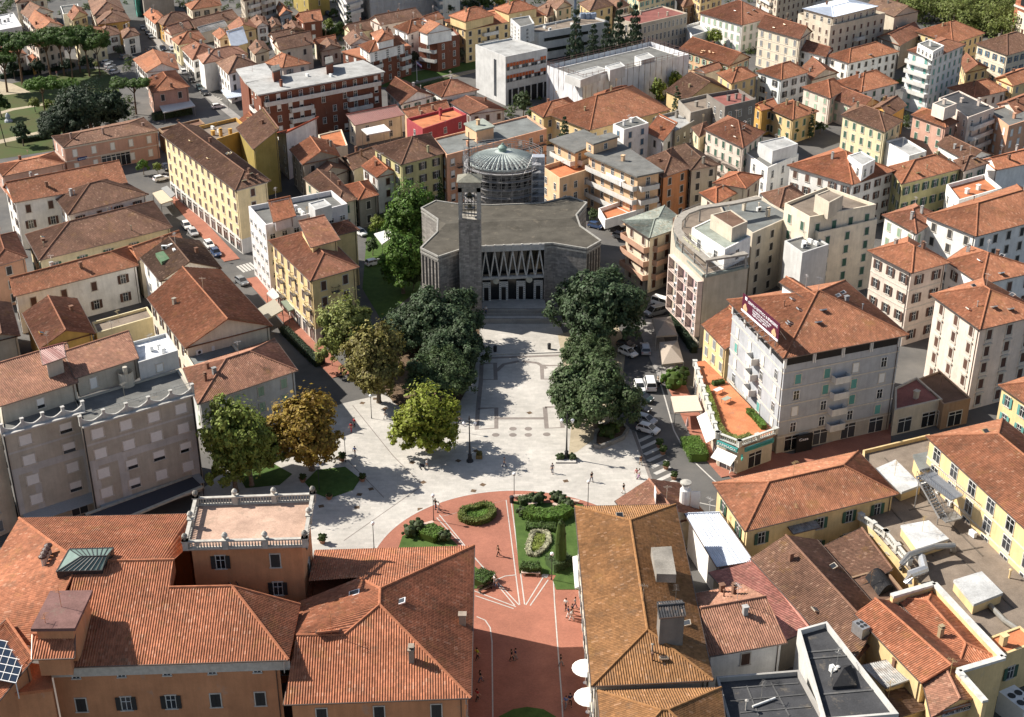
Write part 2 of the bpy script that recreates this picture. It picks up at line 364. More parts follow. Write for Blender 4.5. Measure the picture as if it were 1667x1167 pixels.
def ant_mesh():
    if 'ant' not in CHM:
        mb=MB(); mb.tube([(0,0,-.4),(0,0,2.6)],.03,5); mb.bar((-.5,0,2.3),(.6,0,2.3),.03)
        for i in range(6): mb.bar((-.45+.2*i,-.3,2.3),(-.45+.2*i,.3,2.3),.02)
        mb.bar((0,-.4,1.9),(0,.4,1.9),.03); CHM['ant']=mesh_from('antenna',mb.v,mb.f,[M['metal']],mb.m)
    return CHM['ant']
def dish_mesh():
    if 'dish' not in CHM:
        mb=MB(); mb.tube([(0,0,-.3),(0,0,.7)],.03,5); mb.lathe((0,0,0),[(.02,0),(.25,.05),(.42,.16),(.4,.17),(.2,.08),(.02,.04)],10)
        vs=[(Matrix.Rotation(R(60),3,'X')@v)+Vector((0,-.1,.7)) if i>=10 else v for i,v in enumerate(mb.v)]
        CHM['dish']=mesh_from('satellite_dish',vs,mb.f,[M['whiteframe']],mb.m)
    return CHM['dish']
def ac_mesh():
    if 'ac' not in CHM:
        mb=MB(); mb.box((0,0,.45),(1.1,.5,.8),0,0); mb.box((0,0,.03),(1.0,.45,.08),0,1); mb.lathe((0,0,.0),[(.001,0),(.3,0),(.3,.02),(.001,.02)],10,1)
        vs=list(mb.v); k=len(vs)-40
        for i in range(k,len(vs)): v=vs[i]; vs[i]=Vector((v.x,-.26-v.z,.45+v.y))
        CHM['ac']=mesh_from('air_conditioner',vs,mb.f,[M['whiteframe'],M['rail']],mb.m)
    return CHM['ac']
def on_face(face,r):
    a=face[0].lerp(face[1],r.uniform(.15,.85)); top=face[2] if len(face)==3 else face[2].lerp(face[3],r.uniform(.2,.8)); return a.lerp(top,r.uniform(.2,.75))
def railing(mb,a,b,h=1.0,step=.35,mi=0,solid=False,t=.12):
    a=Vector(a);b=Vector(b)
    if solid:
        d=(b-a); n=Vector((-d.y,d.x,0)).normalized()*t/2
        mb.add([a-n,b-n,b+n,a+n]+[p+Vector((0,0,h)) for p in(a-n,b-n,b+n,a+n)],[(0,1,5,4),(1,2,6,5),(2,3,7,6),(3,0,4,7),(4,5,6,7)],mi); return
    mb.bar(a+Vector((0,0,h)),b+Vector((0,0,h)),.06,.06,mi); mb.bar(a+Vector((0,0,.12)),b+Vector((0,0,.12)),.04,.04,mi); L=(b-a).length; k=max(1,int(L/step))
    for i in range(k+1):
        p=a.lerp(b,i/k); mb.bar(p,p+Vector((0,0,h)),.03,.03,mi)
def house(name,label,pts,h,roof='hip',wall='cream',rc='terra',fl=3,win='mix,brown,3',pitch=.40,over=.5,ph=None,base=0.,ridge=None,par=.8,ch=2,sk=0,bal=(),cat='house',group=None,parent=None,near=None,hf=1.,cornice=None,stone=False,plinth=None,ac=0,wh=None,overf=.0,wedges=None):
    z=h if ph is None else ph; P=[at(x,y,z) for x,y in pts]
    if len(P)==3: P.append(P[0]+P[2]-P[1])
    P=[Vector((p.x,p.y,h)) for p in P]; P0=P; P=cw(P); rev=P is not P0
    cen=sum(P,Vector())/len(P); r=random.Random(hash(label)%1000 if False else sum(map(ord,label)))
    ymid=pix(cen)[1]
    if near is None: near=ymid>330
    t=parent or thing(name,label,cat,(cen.x,cen.y,base),0,group)
    wc=WC[wall] if isinstance(wall,str) else wall; rcol=RC[rc] if isinstance(rc,str) else rc
    j=r.uniform(.93,1.07); wc=tuple(q*j for q in wc); j=r.uniform(.9,1.1); rcol=tuple(q*j for q in rcol)
    flat=roof=='flat'
    W=inset(P,over if not flat else overf); n=len(P); faces=[];top=[]; wmb=MB(); rmb=MB(); rl=[]
    zt=[h+over*pitch-.12]*n
    if flat: zt=[h+(par if overf==0 else -.05)]*n
    gab={}
    if roof in('hip','gable') or roof.startswith('hg'):
        l0=(P[1]-P[0]).length+(P[3]-P[2]).length; l1=(P[2]-P[1]).length+(P[0]-P[3]).length
        para=0 if l0>=l1 else 1
        if ridge: para=0 if ridge=='a' else 1
        Q=P if para==0 else P[1:]+P[:1]; s0=para      # Q edges: 0 long,1 short,2 long,3 short
        wdt=((Q[2]-Q[1]).length+(Q[0]-Q[3]).length)/4; M1=(Q[1]+Q[2])/2; M3=(Q[3]+Q[0])/2; L=(M1-M3).length
        g1=g3=(roof=='gable')
        if roof.startswith('hg'):
            k=int(roof[2]); 
            if rev: k=(n-2-k)%n
            kk=(k-s0)%4; g1=kk==1; g3=kk==3
        i1=0 if g1 else min(wdt*hf,L*.49); i3=0 if g3 else min(wdt*hf,L*.49)
        R1=M1.lerp(M3,i1/L); R3=M3.lerp(M1,i3/L); up=Vector((0,0,wdt*pitch)); R1=R1+up; R3=R3+up
        faces=[[Q[0],Q[1],R1,R3],[Q[2],Q[3],R3,R1]]
        if not g1: faces.append([Q[1],Q[2],R1]); rl+=[(Q[1],R1),(Q[2],R1)]
        else: gab[(1+s0)%4]=R1
        if not g3: faces.append([Q[3],Q[0],R3]); rl+=[(Q[3],R3),(Q[0],R3)]
        else: gab[(3+s0)%4]=R3
        rl.append((R1,R3))
    elif roof.startswith('shed'):
        k=int(roof[4]); 
        if rev: k=(n-2-k)%n
        wd=((P[(k+2)%4]-P[(k+1)%4]).length+(P[k]-P[(k+3)%4]).length)/2; P=[Vector(p) for p in P]
        for i in((k+2)%4,(k+3)%4): P[i].z+=wd*pitch
        faces=[[P[k],P[(k+1)%4],P[(k+2)%4],P[(k+3)%4]]]; zt=[p.z-.1 for p in P]
        rl=[(P[(k+2)%4],P[(k+3)%4])]
    # walls
    for i in range(n):
        a,b=W[i],W[(i+1)%n]; za,zb=zt[i],zt[(i+1)%n]; vs=[Vector((b.x,b.y,base)),Vector((a.x,a.y,base)),Vector((a.x,a.y,za))]
        if i in gab:
            g=gab[i]; nn=edge_n(P[i],P[(i+1)%n]); vs.append(Vector((g.x,g.y,g.z-.12))-nn*over)
        vs.append(Vector((b.x,b.y,zb))); wmb.poly(vs); occ(vs)
    if flat and overf==0:
        I=inset(P,.3); 
        for i in range(n):
            a,b=I[i],I[(i+1)%n]; k=(i+1)%n
            wmb.poly([Vector((W[i].x,W[i].y,h+par)),Vector((a.x,a.y,h+par)),Vector((b.x,b.y,h+par)),Vector((W[k].x,W[k].y,h+par))])
            wmb.poly([Vector((a.x,a.y,h-.05)),Vector((b.x,b.y,h-.05)),Vector((b.x,b.y,h+par)),Vector((a.x,a.y,h+par))])
        F=[Vector((p.x,p.y,h)) for p in I]; rmb.poly(F,0,[(p.x,p.y) for p in F]); occ(F)
    elif flat:
        rmb.prism(P,h-.25,h+.12,0)
        occ(P)
    if name!='tower': wmb.build('wall',M['stone'] if stone else M['stucco'],t,wc)
    if faces:
        for f in faces: tile_face(rmb,f,near); occ(f)
        dn=Vector((0,0,.16))
        for i in range(n):
            a,b=P[i],P[(i+1)%n]
            if i in gab:
                g=gab[i]; rmb.add([a,g,g-dn,a-dn,b,b-dn],[(0,1,2,3),(1,4,5,2)],1)
            else: rmb.poly([a,b,b-dn,a-dn],1)
        if not roof.startswith('shed'):
            lo=[p-dn for p in P]; rmb.poly(lo[::-1],1)
        else: rmb.poly([p-dn for p in P][::-1],1)
        for f in faces:
            if len(gab): rmb.poly([p-dn for p in f][::-1],1)
        for a,b in rl: rmb.tube([a+Vector((0,0,.02)),b+Vector((0,0,.02))],.15,6,2,False)
        mt='tiles' if rc not in('silver','redmetal') and not(isinstance(rc,str) and rc.endswith('sheet')) else 'sheet'
        if mt=='sheet' and rc.endswith('sheet'): pass
        ro=rmb.build('roof',[M[mt],M['ridge'],M['ridge']],t,rcol)
    elif roof!='none': ro=rmb.build('roof',M['felt'],t,rcol)
    # cornice / belts / drainpipes
    if near and not flat:
        cm=MB(); g=MB()
        for i in range(n):
            if i in gab: continue
            a,b=P[i],P[(i+1)%n]
            nn=edge_n(a,b)
            g.tube([a+nn*.05-Vector((0,0,.05)),b+nn*.05-Vector((0,0,.05))],.08,5)
        g.build('gutter',M['metal'],t,(.16,.12,.1))
        for i in range(n):
            nn=edge_n(W[i],W[(i+1)%n]); 
            if nn.dot(CAMV-W[i])>0 and (W[(i+1)%n]-W[i]).length>4:
                q=W[i]+(W[(i+1)%n]-W[i]).normalized()*.4+nn*.08
                g2=MB(); g2.tube([Vector((q.x,q.y,base)),Vector((q.x,q.y,zt[i]-.05))],.06,5); g2.build('drainpipe',M['metal'],t,(.14,.11,.09))
    if plinth:
        pm=MB(); ph_,pc=plinth; O=inset(W,-.05)
        for i in range(n):
            a,b=O[i],O[(i+1)%n]; pm.poly([Vector((b.x,b.y,base)),Vector((a.x,a.y,base)),Vector((a.x,a.y,base+ph_)),Vector((b.x,b.y,base+ph_))]); pm.poly([Vector((a.x,a.y,base+ph_)),Vector((W[i].x,W[i].y,base+ph_)),Vector((W[(i+1)%n].x,W[(i+1)%n].y,base+ph_)),Vector((b.x,b.y,base+ph_))])
        pm.build('plinth',M['stucco'],t,pc)
    if cornice:
        cm=MB(); zs=[(h-.55,.5,.14)] if 'c' in cornice else []
        sh_=(h-base-.4)/max(fl,1)
        if 'b' in cornice: zs+=[(base+sh_*k,.22,.07) for k in range(1,fl)]
        for zc,hh,pr in zs:
            O=inset(W,-pr); 
            for i in range(n):
                a,b=O[i],O[(i+1)%n]; c,d=W[i],W[(i+1)%n]
                V=lambda p,z: Vector((p.x,p.y,z))
                cm.add([V(a,zc),V(b,zc),V(b,zc+hh),V(a,zc+hh),V(c,zc),V(d,zc),V(d,zc+hh),V(c,zc+hh)],[(0,3,2,1),(3,7,6,2),(0,1,5,4)],0)
        cm.build('cornice',M['trim'],t,wc)
    # windows
    if win:
        sp_=win.split(','); kind,colr,sp=sp_[0],sp_[1],float(sp_[2]); fg=sp_[3] if len(sp_)>3 else ''
        shh=(h-base-.4)/max(fl,1); ww,hh=(wh or ((1.05,min(1.75,shh*.56))))
        for i in range(n):
            if wedges is not None and i not in wedges: continue
            a,b=W[i],W[(i+1)%n]; nn=edge_n(a,b); L=Vector((b.x-a.x,b.y-a.y)).length
            mid=(a+b)/2
            if nn.dot(CAMV-mid)<=-40 or L<2.2: continue
            nc=max(1,int((L-.9)/sp))
            for rr in range(fl):
                zc=base+shh*rr+shh*.54
                for c in range(nc):
                    p=a.lerp(b,(c+.5)/nc); p=Vector((p.x,p.y,zc)); k=kind
                    if kind=='mix': k='cl' if r.random()<.4 else 'sh'
                    elif kind=='hot': k=r.choice(['pl','pl','cl','rf'])
                    elif kind=='plm': k=r.choice(['pl','pl','ro'])
                    elif kind=='rom': k=r.choice(['ro','rf','rf'])
                    if 't' in fg and rr==fl-1: continue
                    if 'r' in fg and r.random()<.22: continue
                    if rr==0 and 's' in fg: win_q(t,Vector((p.x,p.y,base+1.55))+nn*(.05 if plinth else 0),nn,'sf',min(sp*.66,2.6),2.6,(.03,.03,.03),near); continue
                    if rr==fl-1 and 'a' in fg: win_q(t,Vector((p.x,p.y,base+shh*rr+shh*.62)),nn,'pl',.8,.55,(.03,.03,.03),near); continue
                    win_q(t,p,nn,k,ww,hh,SHC[colr],near)
    shh=(h-base-.4)/max(fl,1)
    for (e,rows,t0,t1,stl) in bal:
        if rev: e=(n-2-e)%n
        a,b=W[e],W[(e+1)%n]; nn=edge_n(a,b)
        for rr in rows:
            z0=base+shh*rr+.05; p=a.lerp(b,t0); q=a.lerp(b,t1); p=Vector((p.x,p.y,z0)); q=Vector((q.x,q.y,z0)); dp=1.25 if stl!='i' else .8
            bm=MB(); vs=[p,q,q+nn*dp,p+nn*dp]; bm.prism(vs,z0-.18,z0,0)
            o=[p+nn*dp,q+nn*dp]
            for s,e2 in((p,o[0]),(o[0],o[1]),(o[1],q)): railing(bm,s,e2,1.0,.3,1,stl!='i',.1)
            bm.build('balcony',[M['concrete'],M['rail'] if stl=='i' else M['stucco']],t,{'i':(.16,.14,.12),'w':(.62,.61,.58),'p':(.50,.31,.22)}.get(stl,wc))
    # roof furniture
    def put(me,nm,p,rz=0,col=None,rot=None):
        o=link(nm,me,t,p-world_loc(t),col or wc); o.rotation_euler=rot or (0,0,rz); return o
    yaw=math.atan2((P[1]-P[0]).y,(P[1]-P[0]).x)
    if faces:
        for k in range(ch): put(chimney_mesh(r.randrange(8)),'chimney',on_face(r.choice(faces),r),yaw,tuple(.4*a+.05 for a in wc) if r.random()<.5 else RC['brown']).scale=(.78,.78,.78)
        for k in range(sk):
            f=r.choice([f for f in faces if frame_of(f)[2].dot(CAMV-f[0])>0] or faces); u,v,nn=frame_of(f); p=on_face(f,r)
            o=put(sky_mesh(),'skylight',p); o.rotation_euler=Matrix((u,v,nn)).transposed().to_euler()
        if rl and r.random()<.6: a,b=rl[-1]; put(ant_mesh(),'antenna',a.lerp(b,r.uniform(.2,.8)),r.uniform(0,3))
    elif roof!='none':
        I=inset(P,1.2)
        for k in range(ch+ac):
            p=I[0].lerp(I[1],r.uniform(.1,.9)).lerp(I[min(3,n-1)].lerp(I[2],r.uniform(.1,.9)),r.uniform(.1,.9)); p.z=h+.02
            if k<ch: put(chimney_mesh(r.randrange(8)),'chimney',p,yaw)
            else: put(ac_mesh(),'air_conditioner',p,yaw+r.choice((0,1.57)))
        if r.random()<.5:
            p=I[0].lerp(I[2],.4); p.z=h; put(ant_mesh(),'antenna',p,1)
    THINGS[label]=t
    return t
# ------------------------------------------------------------------ the town, building by building (eave corners in photo pixels at eave height)
H=house; AB='apartment_building'
# ---- top left, beyond and beside the park
H('house','cream house at the top left edge beyond the white flat roof',[(22,-8),(75,-12),(78,-3),(25,5)],9,'hip','cream','brown',3)
H('house','brown roofed house between the white flat roof and the cream house',[(33,20),(60,6),(88,19),(46,30)],6,'gable','white','brown',2)
H('house','twin pitched house with two offset ridges behind the umbrella pines',[(46,32),(69,21),(104,41),(63,52)],6,'gable','rose','terra',2,ch=3)
H('warehouse','low warehouse with bright white flat roof at the left edge',[(-12,28),(22,22),(36,44),(-8,52)],5,'flat','lgrey','white',1,None,par=.4,ac=2)
H('house','small brown gabled house beside the grey flat roof',[(109,24),(134,12),(144,24),(117,33)],6,'gable','pale','rust',2)
H('garage','low grey flat roofed shed in a yard at the top left',[(98,12),(127,8),(130,20),(103,25)],4,'flat','white','grey',1,None,par=.5,ch=0)
H('house','hip roofed house with a pale awning edge left of the street',[(143,1),(190,-10),(203,17),(152,26)],9,'hip','cream','brown',3,ch=2)
H('house','ochre walled house with brown roof left of the street',[(154,25),(203,18),(213,33),(159,40)],8,'hip','ochre','brown',2)
H('house','long low house with brown roof at the street corner',[(150,50),(190,42),(197,55),(156,62)],6,'hip','white','brown',2)
H('house','corner house with white walls facing the street junction',[(196,50),(219,45),(229,56),(199,63)],6,'hip','white','brown',2,'mix,dark,3,s')
H('house','orange roofed low house left of the umbrella pines',[(-8,84),(30,74),(44,88),(2,98)],6,'gable','white','terra',2)
H('house','pale pink house half hidden behind the umbrella pines',[(38,60),(92,49),(105,65),(60,76)],9,'hip','rose','terra',3,'mix,dark,3')
H('house','cream house behind the right end of the umbrella pines',[(116,52),(165,43),(174,57),(126,68)],8,'hip','pale','terra',2,'mix,dark,3')
H('shed','small orange outbuilding between the two houses behind the pines',[(44,92),(60,88),(66,98),(50,103)],4,'hip','ochre','orange',1,'cl,dark,2.5',ch=0)
H('house','house with bright left slope and dark right slope by the car park',[(216,96),(284,88),(292,113),(237,118)],6,'gable','white','terra',2,ch=2,ridge='b')
H('house','pink walled hip roofed cafe house with a long white awning',[(236,130),(286,115),(309,141),(247,151)],7.5,'hip','pink','terra',2,'cl,dark,4',ch=2,near=True)
# ---- top left, right side of the street
H(AB,'tall grey brown block with one windowless wall beyond the green netting',[(225,-42),(272,-50),(279,-34),(230,-25)],14,'flat','stone','grey',4,None,ch=1)
H('house','white fronted orange roofed house at the far end of the street',[(233,23),(257,17),(274,32),(252,39)],5.5,'gable','white','orange',2,'cl,dark,3')
H('house','ochre house with large brown hip roof on the street corner',[(253,33),(300,19),(313,31),(265,42)],6,'hip','ochre','brown',2,'cl,dark,3')
H('house','low row with brown roof behind the yellow awning shop',[(264,47),(300,37),(314,45),(279,57)],5,'gable','rose','pinkish',1)
H('house','long low brown roofed row running away from the street',[(302,38),(368,20),(390,29),(318,46)],5,'gable','beige','brown',1,'cl,dark,4',ch=3)
H('warehouse','low shed with grey corrugated metal roof',[(319,48),(360,36),(372,43),(325,54)],4,'gable','lgrey','lgrey',1,None,ch=0)
H('house','pale yellow house with patched tiles and hip end by the street',[(278,63),(324,50),(335,64),(290,73)],7,'hip','pale','terra',2,'mix,dark,3')
H('house','white house with an orange and brown hip roof beside the scaffold',[(294,78),(330,68),(354,84),(313,98)],7,'hip','white','rust',2,'mix,dark,3')
H('house','house wrapped in white scaffold netting with a pale orange roof',[(320,91),(388,75),(404,88),(330,104)],9,'hip','white','pinkish',3,None,ch=2)
H('house','white house with brown hip roof left of the brick apartment block',[(351,101),(395,89),(421,105),(371,121)],9,'hip','white','brown',3,'cl,dark,3.2')
H('house','yellow house with rust red roof left of the stone faced cottage',[(370,42),(410,33),(419,46),(376,54)],6,'gable','yellow','rust',2,'cl,brown,3')
H('house','little rose house beside the yellow house with rust red roof',[(345,54),(370,48),(379,60),(356,64)],5,'gable','rose','terra',2)
H('shed','yellow shed under a pale metal lean-to roof',[(370,68),(397,60),(404,69),(377,77)],5,'shed2','yellow','silver',1,None,ch=0)
H('house','cream house with a twin dormer and orange roofs at the top',[(301,7),(357,-4),(361,8),(311,16)],7,'hip','cream','terra',2,'mix,dark,3')
H(AB,'beige apartment block with white balconies at the top left',[(388,-12),(440,-27),(450,-14),(396,2)],11,'hip','beige','dark',4,'cl,brown,3',bal=[(2,[1,2,3],.1,.45,'w'),(2,[1,2,3],.6,.9,'w')])
H('house','house with pale blue grey front and orange shed roof',[(449,12),(460,5),(477,20),(455,26)],5,'gable','bluegrey','terra',1)
H(AB,'tall plain yellow block with one small window at the top',[(474,-48),(528,-58),(534,-40),(500,-28)],14,'flat','olive','grey',4,'cl,dark,9')
H('house','small red brick house with white shutters and orange roof',[(480,27),(518,20),(526,33),(494,37)],7.5,'gable','brick','terra',2,'rf,white,3.4',ridge='a',near=True)
H('house','cream cottage with stone front beside the yellow house',[(404,33),(432,27),(438,41),(417,44)],6,'gable','white','brown',2)
H('house','narrow brown cottage between the stone front and the brick house',[(434,36),(452,30),(459,42),(440,47)],5,'gable','beige','brown',2,'cl,brown,3')
H('house','low brown cottage left of the red brick house',[(460,42),(489,36),(497,49),(467,52)],5,'gable','brown','brown',1,'cl,dark,4')
H('house','low brown roof row in front of the narrow cottages',[(436,57),(480,48),(489,57),(446,67)],4,'gable','white','brown',1,None)
H('house','long cream house with white strip along its brown roof edge',[(443,69),(501,55),(511,71),(455,82)],8,'gable','cream','brown',2,'cl,dark,4',ch=3)
H('house','orange roofed shed next to the long cream house',[(509,67),(545,58),(548,66),(514,72)],5.5,'gable','cream','orange',1,None,ch=0)
H('house','low brown roof house below the orange roofed shed',[(516,73),(548,66),(557,77),(521,84)],5,'gable','beige','brown',1)
H('house','hip roofed pale house right behind the grey roof of the brick block',[(430,102),(458,85),(506,103),(460,110)],9,'hip','rose','terra',3,'mix,grey,3')
H('house','beige house left of the hip roofed pale house',[(404,77),(430,67),(440,82),(414,89)],7,'gable','beige','brown',2,'cl,dark,3.5')
H('house','cream gabled house in front of the scaffolded tower',[(558,45),(601,35),(617,46),(571,54)],6,'gable','pale','brown',2,'cl,brown,4')
H('house','long pink house with brown roof in front of the scaffolded tower',[(600,31),(664,18),(690,28),(620,41)],9,'gable','rose','brown',3,'cl,brown,3.5',ch=4)
H('house','low tiled house left of the white penthouse on brick flats',[(558,61),(592,53),(606,68),(569,74)],6,'gable','white','brown',2)
# ---- top centre
t=H(AB,'brick apartment block topped by a white attic storey with terrace',[(556,84),(650,62),(670,76),(598,97)],9,'flat','brick','terra',3,'plm,white,3.4',overf=.3,near=True,bal=[(2,[1,2],.05,.28,'w'),(2,[1,2],.72,.95,'w')],ch=0)
H('','',[(583,74),(650,58),(661,70),(601,86)],12,'hip','white','terra',4,'pl,dark,4',parent=t,base=8.8,near=True,ch=0)
H('','',[(603,54),(636,48),(643,62),(614,69)],14.5,'hip','white','terra',5,None,parent=t,base=11.5,ch=1)
t=H(AB,'white apartment block with sloping white awnings on its balconies',[(640,44),(692,30),(704,42),(664,55)],11,'hip','white','terra',4,'pl,dark,3.4',near=True,bal=[(3,[1,2,3],.05,.95,'w')])
H('','',[(681,31),(704,22),(724,29),(697,36)],13,'gable','white','terra',4,None,parent=t,base=10,ch=0)
t=H(AB,'red brick flats under a white gabled penthouse with roof terrace',[(682,64),(738,49),(748,60),(712,69)],9.5,'flat','brick','lgrey',3,'pl,dark,4.5',near=True,bal=[(3,[1,2],.05,.9,'w')],ch=1)
H('','',[(681,50),(716,38),(738,47),(695,55)],13,'gable','white','terra',4,None,parent=t,base=9.3,ridge='b',ch=0)
t=H(AB,'yellow apartment block with wide terracotta eaves and two penthouses',[(722,33),(857,4),(889,24),(757,49)],11,'hip','yellow','orange',4,'cl,dark,3.5',pitch=.2,near=True,bal=[(2,[1,2,3],.3,.45,'w'),(2,[1,2,3],.62,.8,'w')],ch=0)
H('','',[(730,25),(782,12),(806,24),(758,35)],14,'hip','yellow','orange',5,None,parent=t,base=11,ch=3)
H('','',[(803,13),(851,2),(876,13),(828,22)],14,'hip','yellow','orange',5,None,parent=t,base=11,ch=3)
H('house','brown hip roofed house behind the white office block',[(872,14),(900,4),(914,19),(890,27)],7,'hip','cream','brown',2)
H('house','cream gabled house behind the rooftop machinery',[(889,3),(915,-6),(932,9),(905,16)],9,'gable','cream','brown',3,'cl,green,3.5')
H('house','yellow house with brown roof behind the dark cedars',[(942,5),(985,-4),(1000,8),(960,18)],10,'hip','yellow','brown',3,'cl,dark,4')
H('house','white and rose house at the top centre between yellow blocks',[(988,0),(1006,-8),(1026,8),(1004,14)],9,'hip','rose','brown',3)
H(AB,'pale yellow block with teal shutters behind the columned school',[(1020,-15),(1090,-30),(1102,-15),(1040,2)],11,'hip','pale','terra',4,'mix,teal,3')
H('house','narrow brown house right of the pale yellow block',[(1100,0),(1125,-8),(1140,4),(1112,12)],7,'hip','brown','brown',2)
H(AB,'yellow block with brown shutters at the top behind the white hotel',[(1118,-18),(1160,-28),(1178,-15),(1140,-4)],11,'hip','yellow','terra',4,'mix,brown,3')
t=H('office_building','white modern office block with orange striped ribbon windows',[(774,75),(833,64),(891,81),(823,95)],14,'flat','lgrey','lgrey',4,None,par=.5,near=True,ch=0)
OFFICE=t
t=H('office_building','long white office block with dark horizontal window bands and machinery',[(838,52),(955,27),(991,37),(877,56)],13,'flat','lgrey','tan',4,None,par=.6,near=True,ac=4,ch=2)
H('','',[(831,32),(862,27),(870,40),(847,46)],17,'flat','lgrey','grey',4,'pl,dark,3',parent=t,base=12,ch=0,par=.4); OFFICE2=t
H('school','beige columned school with tall windows and red flat roof',[(1000,31),(1078,11),(1119,23),(1040,41)],10.5,'flat','beige','redmetal',3,'pl,dark,1.9',wh=(.95,2.0),near=True,par=.4,ch=3)
# ---- big brick block and the lane behind the church
t=H(AB,'long red brick apartment block with grey flat roof and balconies',[(400,135),(591,98),(627,117),(420,155)],15,'flat','brick','lgrey',5,'plm,white,3.2,r',overf=1.0,near=True,bal=[(2,[4],.02,.98,'w'),(2,[1,2,3],.1,.3,'w'),(2,[1,2,3],.6,.78,'w'),(3,[1,2,3],.1,.8,'w')],ac=2)
H('','',[(384,113),(432,103),(449,125),(400,136)],15,'flat','brick','lgrey',5,None,parent=t,overf=.8,ch=0)
H('','',[(441,108),(454,105),(457,113),(444,117)],18,'flat','brick','grey',1,None,parent=t,base=15,overf=.15,ch=0)
H('','',[(529,94),(541,91),(543,101),(530,105)],18,'flat','brick','grey',1,None,parent=t,base=15,overf=.15,ch=0)
H('house','white house with brown gables and iron balconies right of the brick block',[(627,146),(660,131),(708,155),(652,170)],8,'gable','white','rust',3,'mix,green,3',ridge='b',near=True,bal=[(2,[1],.1,.9,'i')])
H('house','white hip roofed villa with green shutters by the railway',[(690,142),(745,129),(780,146),(719,158)],8,'hip','white','rust',2,'mix,green,3.2',near=True)
H('house','white walled house with purple shutters below the villa',[(731,166),(785,158),(825,178),(765,186)],6.5,'gable','lilac','rust',2,'cl,brown,3',near=True,pitch=.22)
H('house','long cream shed with a narrow dark red roof',[(564,197),(646,181),(658,187),(577,204)],6,'shed2','cream','redmetal',2,'pl,dark,6',ch=0,near=True)
H('house','low terracotta tiled house behind the magenta house',[(655,191),(727,174),(735,181),(672,199)],8,'shed2','peach','orange',2,None,ch=3,near=True)
H('house','deep magenta house with roof terrace',[(662,197),(738,178),(760,190),(688,214)],8.5,'flat','magenta','terracotta',3,'pl,white,5',ch=2,near=True,par=.7)
H('house','low flat roofed garage with terracotta roof beside the garden terrace',[(518,221),(556,212),(566,238),(528,246)],5,'flat','cream','terracotta',1,None,par=.3,ch=0,near=True)
H('house','house with bright red painted roof and white gable wall',[(444,217),(505,204),(520,211),(466,238)],9,'shed0','white','red',3,'pl,dark,4',ch=0,near=True)
H('house','terracotta gabled house with two white vents near the red roof',[(471,243),(540,229),(554,254),(492,268)],9,'gable','stone','terra',3,'cl,dark,4',near=True)
H('house','low dark tiled house in the shade behind the terracotta gable',[(494,273),(548,254),(571,276),(513,299)],6,'gable','stone','brown',2,None,near=True,ch=1)
H('house','low brown tiled roofs left of the yellow green house',[(556,256),(603,241),(625,256),(574,277)],7,'gable','beige','brown',2,None,near=True,ch=2)
H('house','yellow green four storey house with dark shutters behind the church',[(606,240),(700,217),(724,249),(653,268)],12.5,'hg3','yg','brown',4,'sh,dark,3.6',near=True,ch=2)
H('house','small house with orange tiles and pale blue front',[(587,270),(632,258),(651,280),(613,289)],9,'gable','white','orange',3,'mix,brown,2.8',near=True)
t=H(AB,'salmon apartment block with long grey flat roof behind the dome',[(706,228),(858,190),(890,212),(727,255)],12,'flat','salmon','bluegrey',4,'plm,white,3.4',near=True,par=.4,bal=[(2,[1,2,3],.02,.3,'i'),(2,[1,2,3],.6,.9,'i')])
H('','',[(755,201),(786,193),(806,206),(775,213)],15,'flat','peach','green',1,None,parent=t,base=12,overf=.3,ch=1,near=True)
H('house','dark tiled house on the lane with a pale wall',[(493,290),(540,278),(583,324),(549,333)],7,'hg0','cream','brown',2,'cl,green,4',near=True,ch=1)
H('house','small stone house with bright orange tiles above the church garden',[(560,302),(600,293),(617,317),(583,326)],7,'hg3','stone','orange',2,'cl,dark,4',near=True,ch=0)
# ---- left: station and street
t=H('station','pink railway station with hip roof behind a parapet and white blinds',[(84,222),(234,191),(258,212),(103,240)],7.5,'hip','pink','brown',2,'rf,white,4.2',pitch=.2,near=True,cornice='cb',ch=3,over=.3); STATION=t
H('','',[(-10,268),(88,247),(106,266),(4,287)],5,'hip','pink','terra',1,'rf,white,4',parent=t,pitch=.2,near=True,ch=1,over=.3)
H('shed','low brown flat shed right of the station behind the yellow block',[(258,212),(325,196),(334,204),(266,219)],5,'flat','brown','brown',1,None,par=.5,ch=0)
t=H(AB,'long yellow apartment block with white ground floor along the shopping street',[(262,219),(323,205),(441,294),(383,310)],14.8,'hg0',(.74,.60,.36),'brown',5,'cl,brown,3.5,s',near=True,cornice='c',ch=4,sk=6,over=.7,plinth=(3.4,(.7,.68,.64))); YELL=t
H('house','yellow walled block with flat roof terraces behind the long yellow block',[(312,213),(385,196),(407,214),(340,236)],11,'flat','ochre','tan',3,None,near=True,ch=3,ac=2)
H('house','tall olive yellow blank walled house with dark tiled roof',[(384,208),(430,196),(456,231),(412,243)],12.5,'shed3','olive','brown',4,None,near=True,ch=2)
H('house','orange tiled house behind the olive yellow blank wall',[(386,196),(425,187),(440,202),(400,212)],11,'gable','ochre','orange',3,None,near=True,ch=1)
t=H('house','white walled house with a wide sloping orange roof at the left edge',[(4,304),(186,264),(208,297),(22,330)],11,'gable','white','terra',3,'mix,brown,4.5',near=True,ch=3)
H('','',[(86,317),(190,289),(242,316),(110,350)],10,'hg0','white','brown',3,'mix,brown,4',parent=t,near=True,ch=2)
H('house','yellow walled house with long brown hip roof and green shutters',[(41,382),(250,327),(281,370),(63,424)],8.5,'hip','pale','brown',2,'sh,green,4.6',near=True,ch=5,sk=1)
H('house','long narrow house with brown roof over a white courtyard wall',[(15,455),(214,399),(226,432),(22,483)],8,'hg3','white','terra',2,'mix,brown,5',near=True,ch=2)
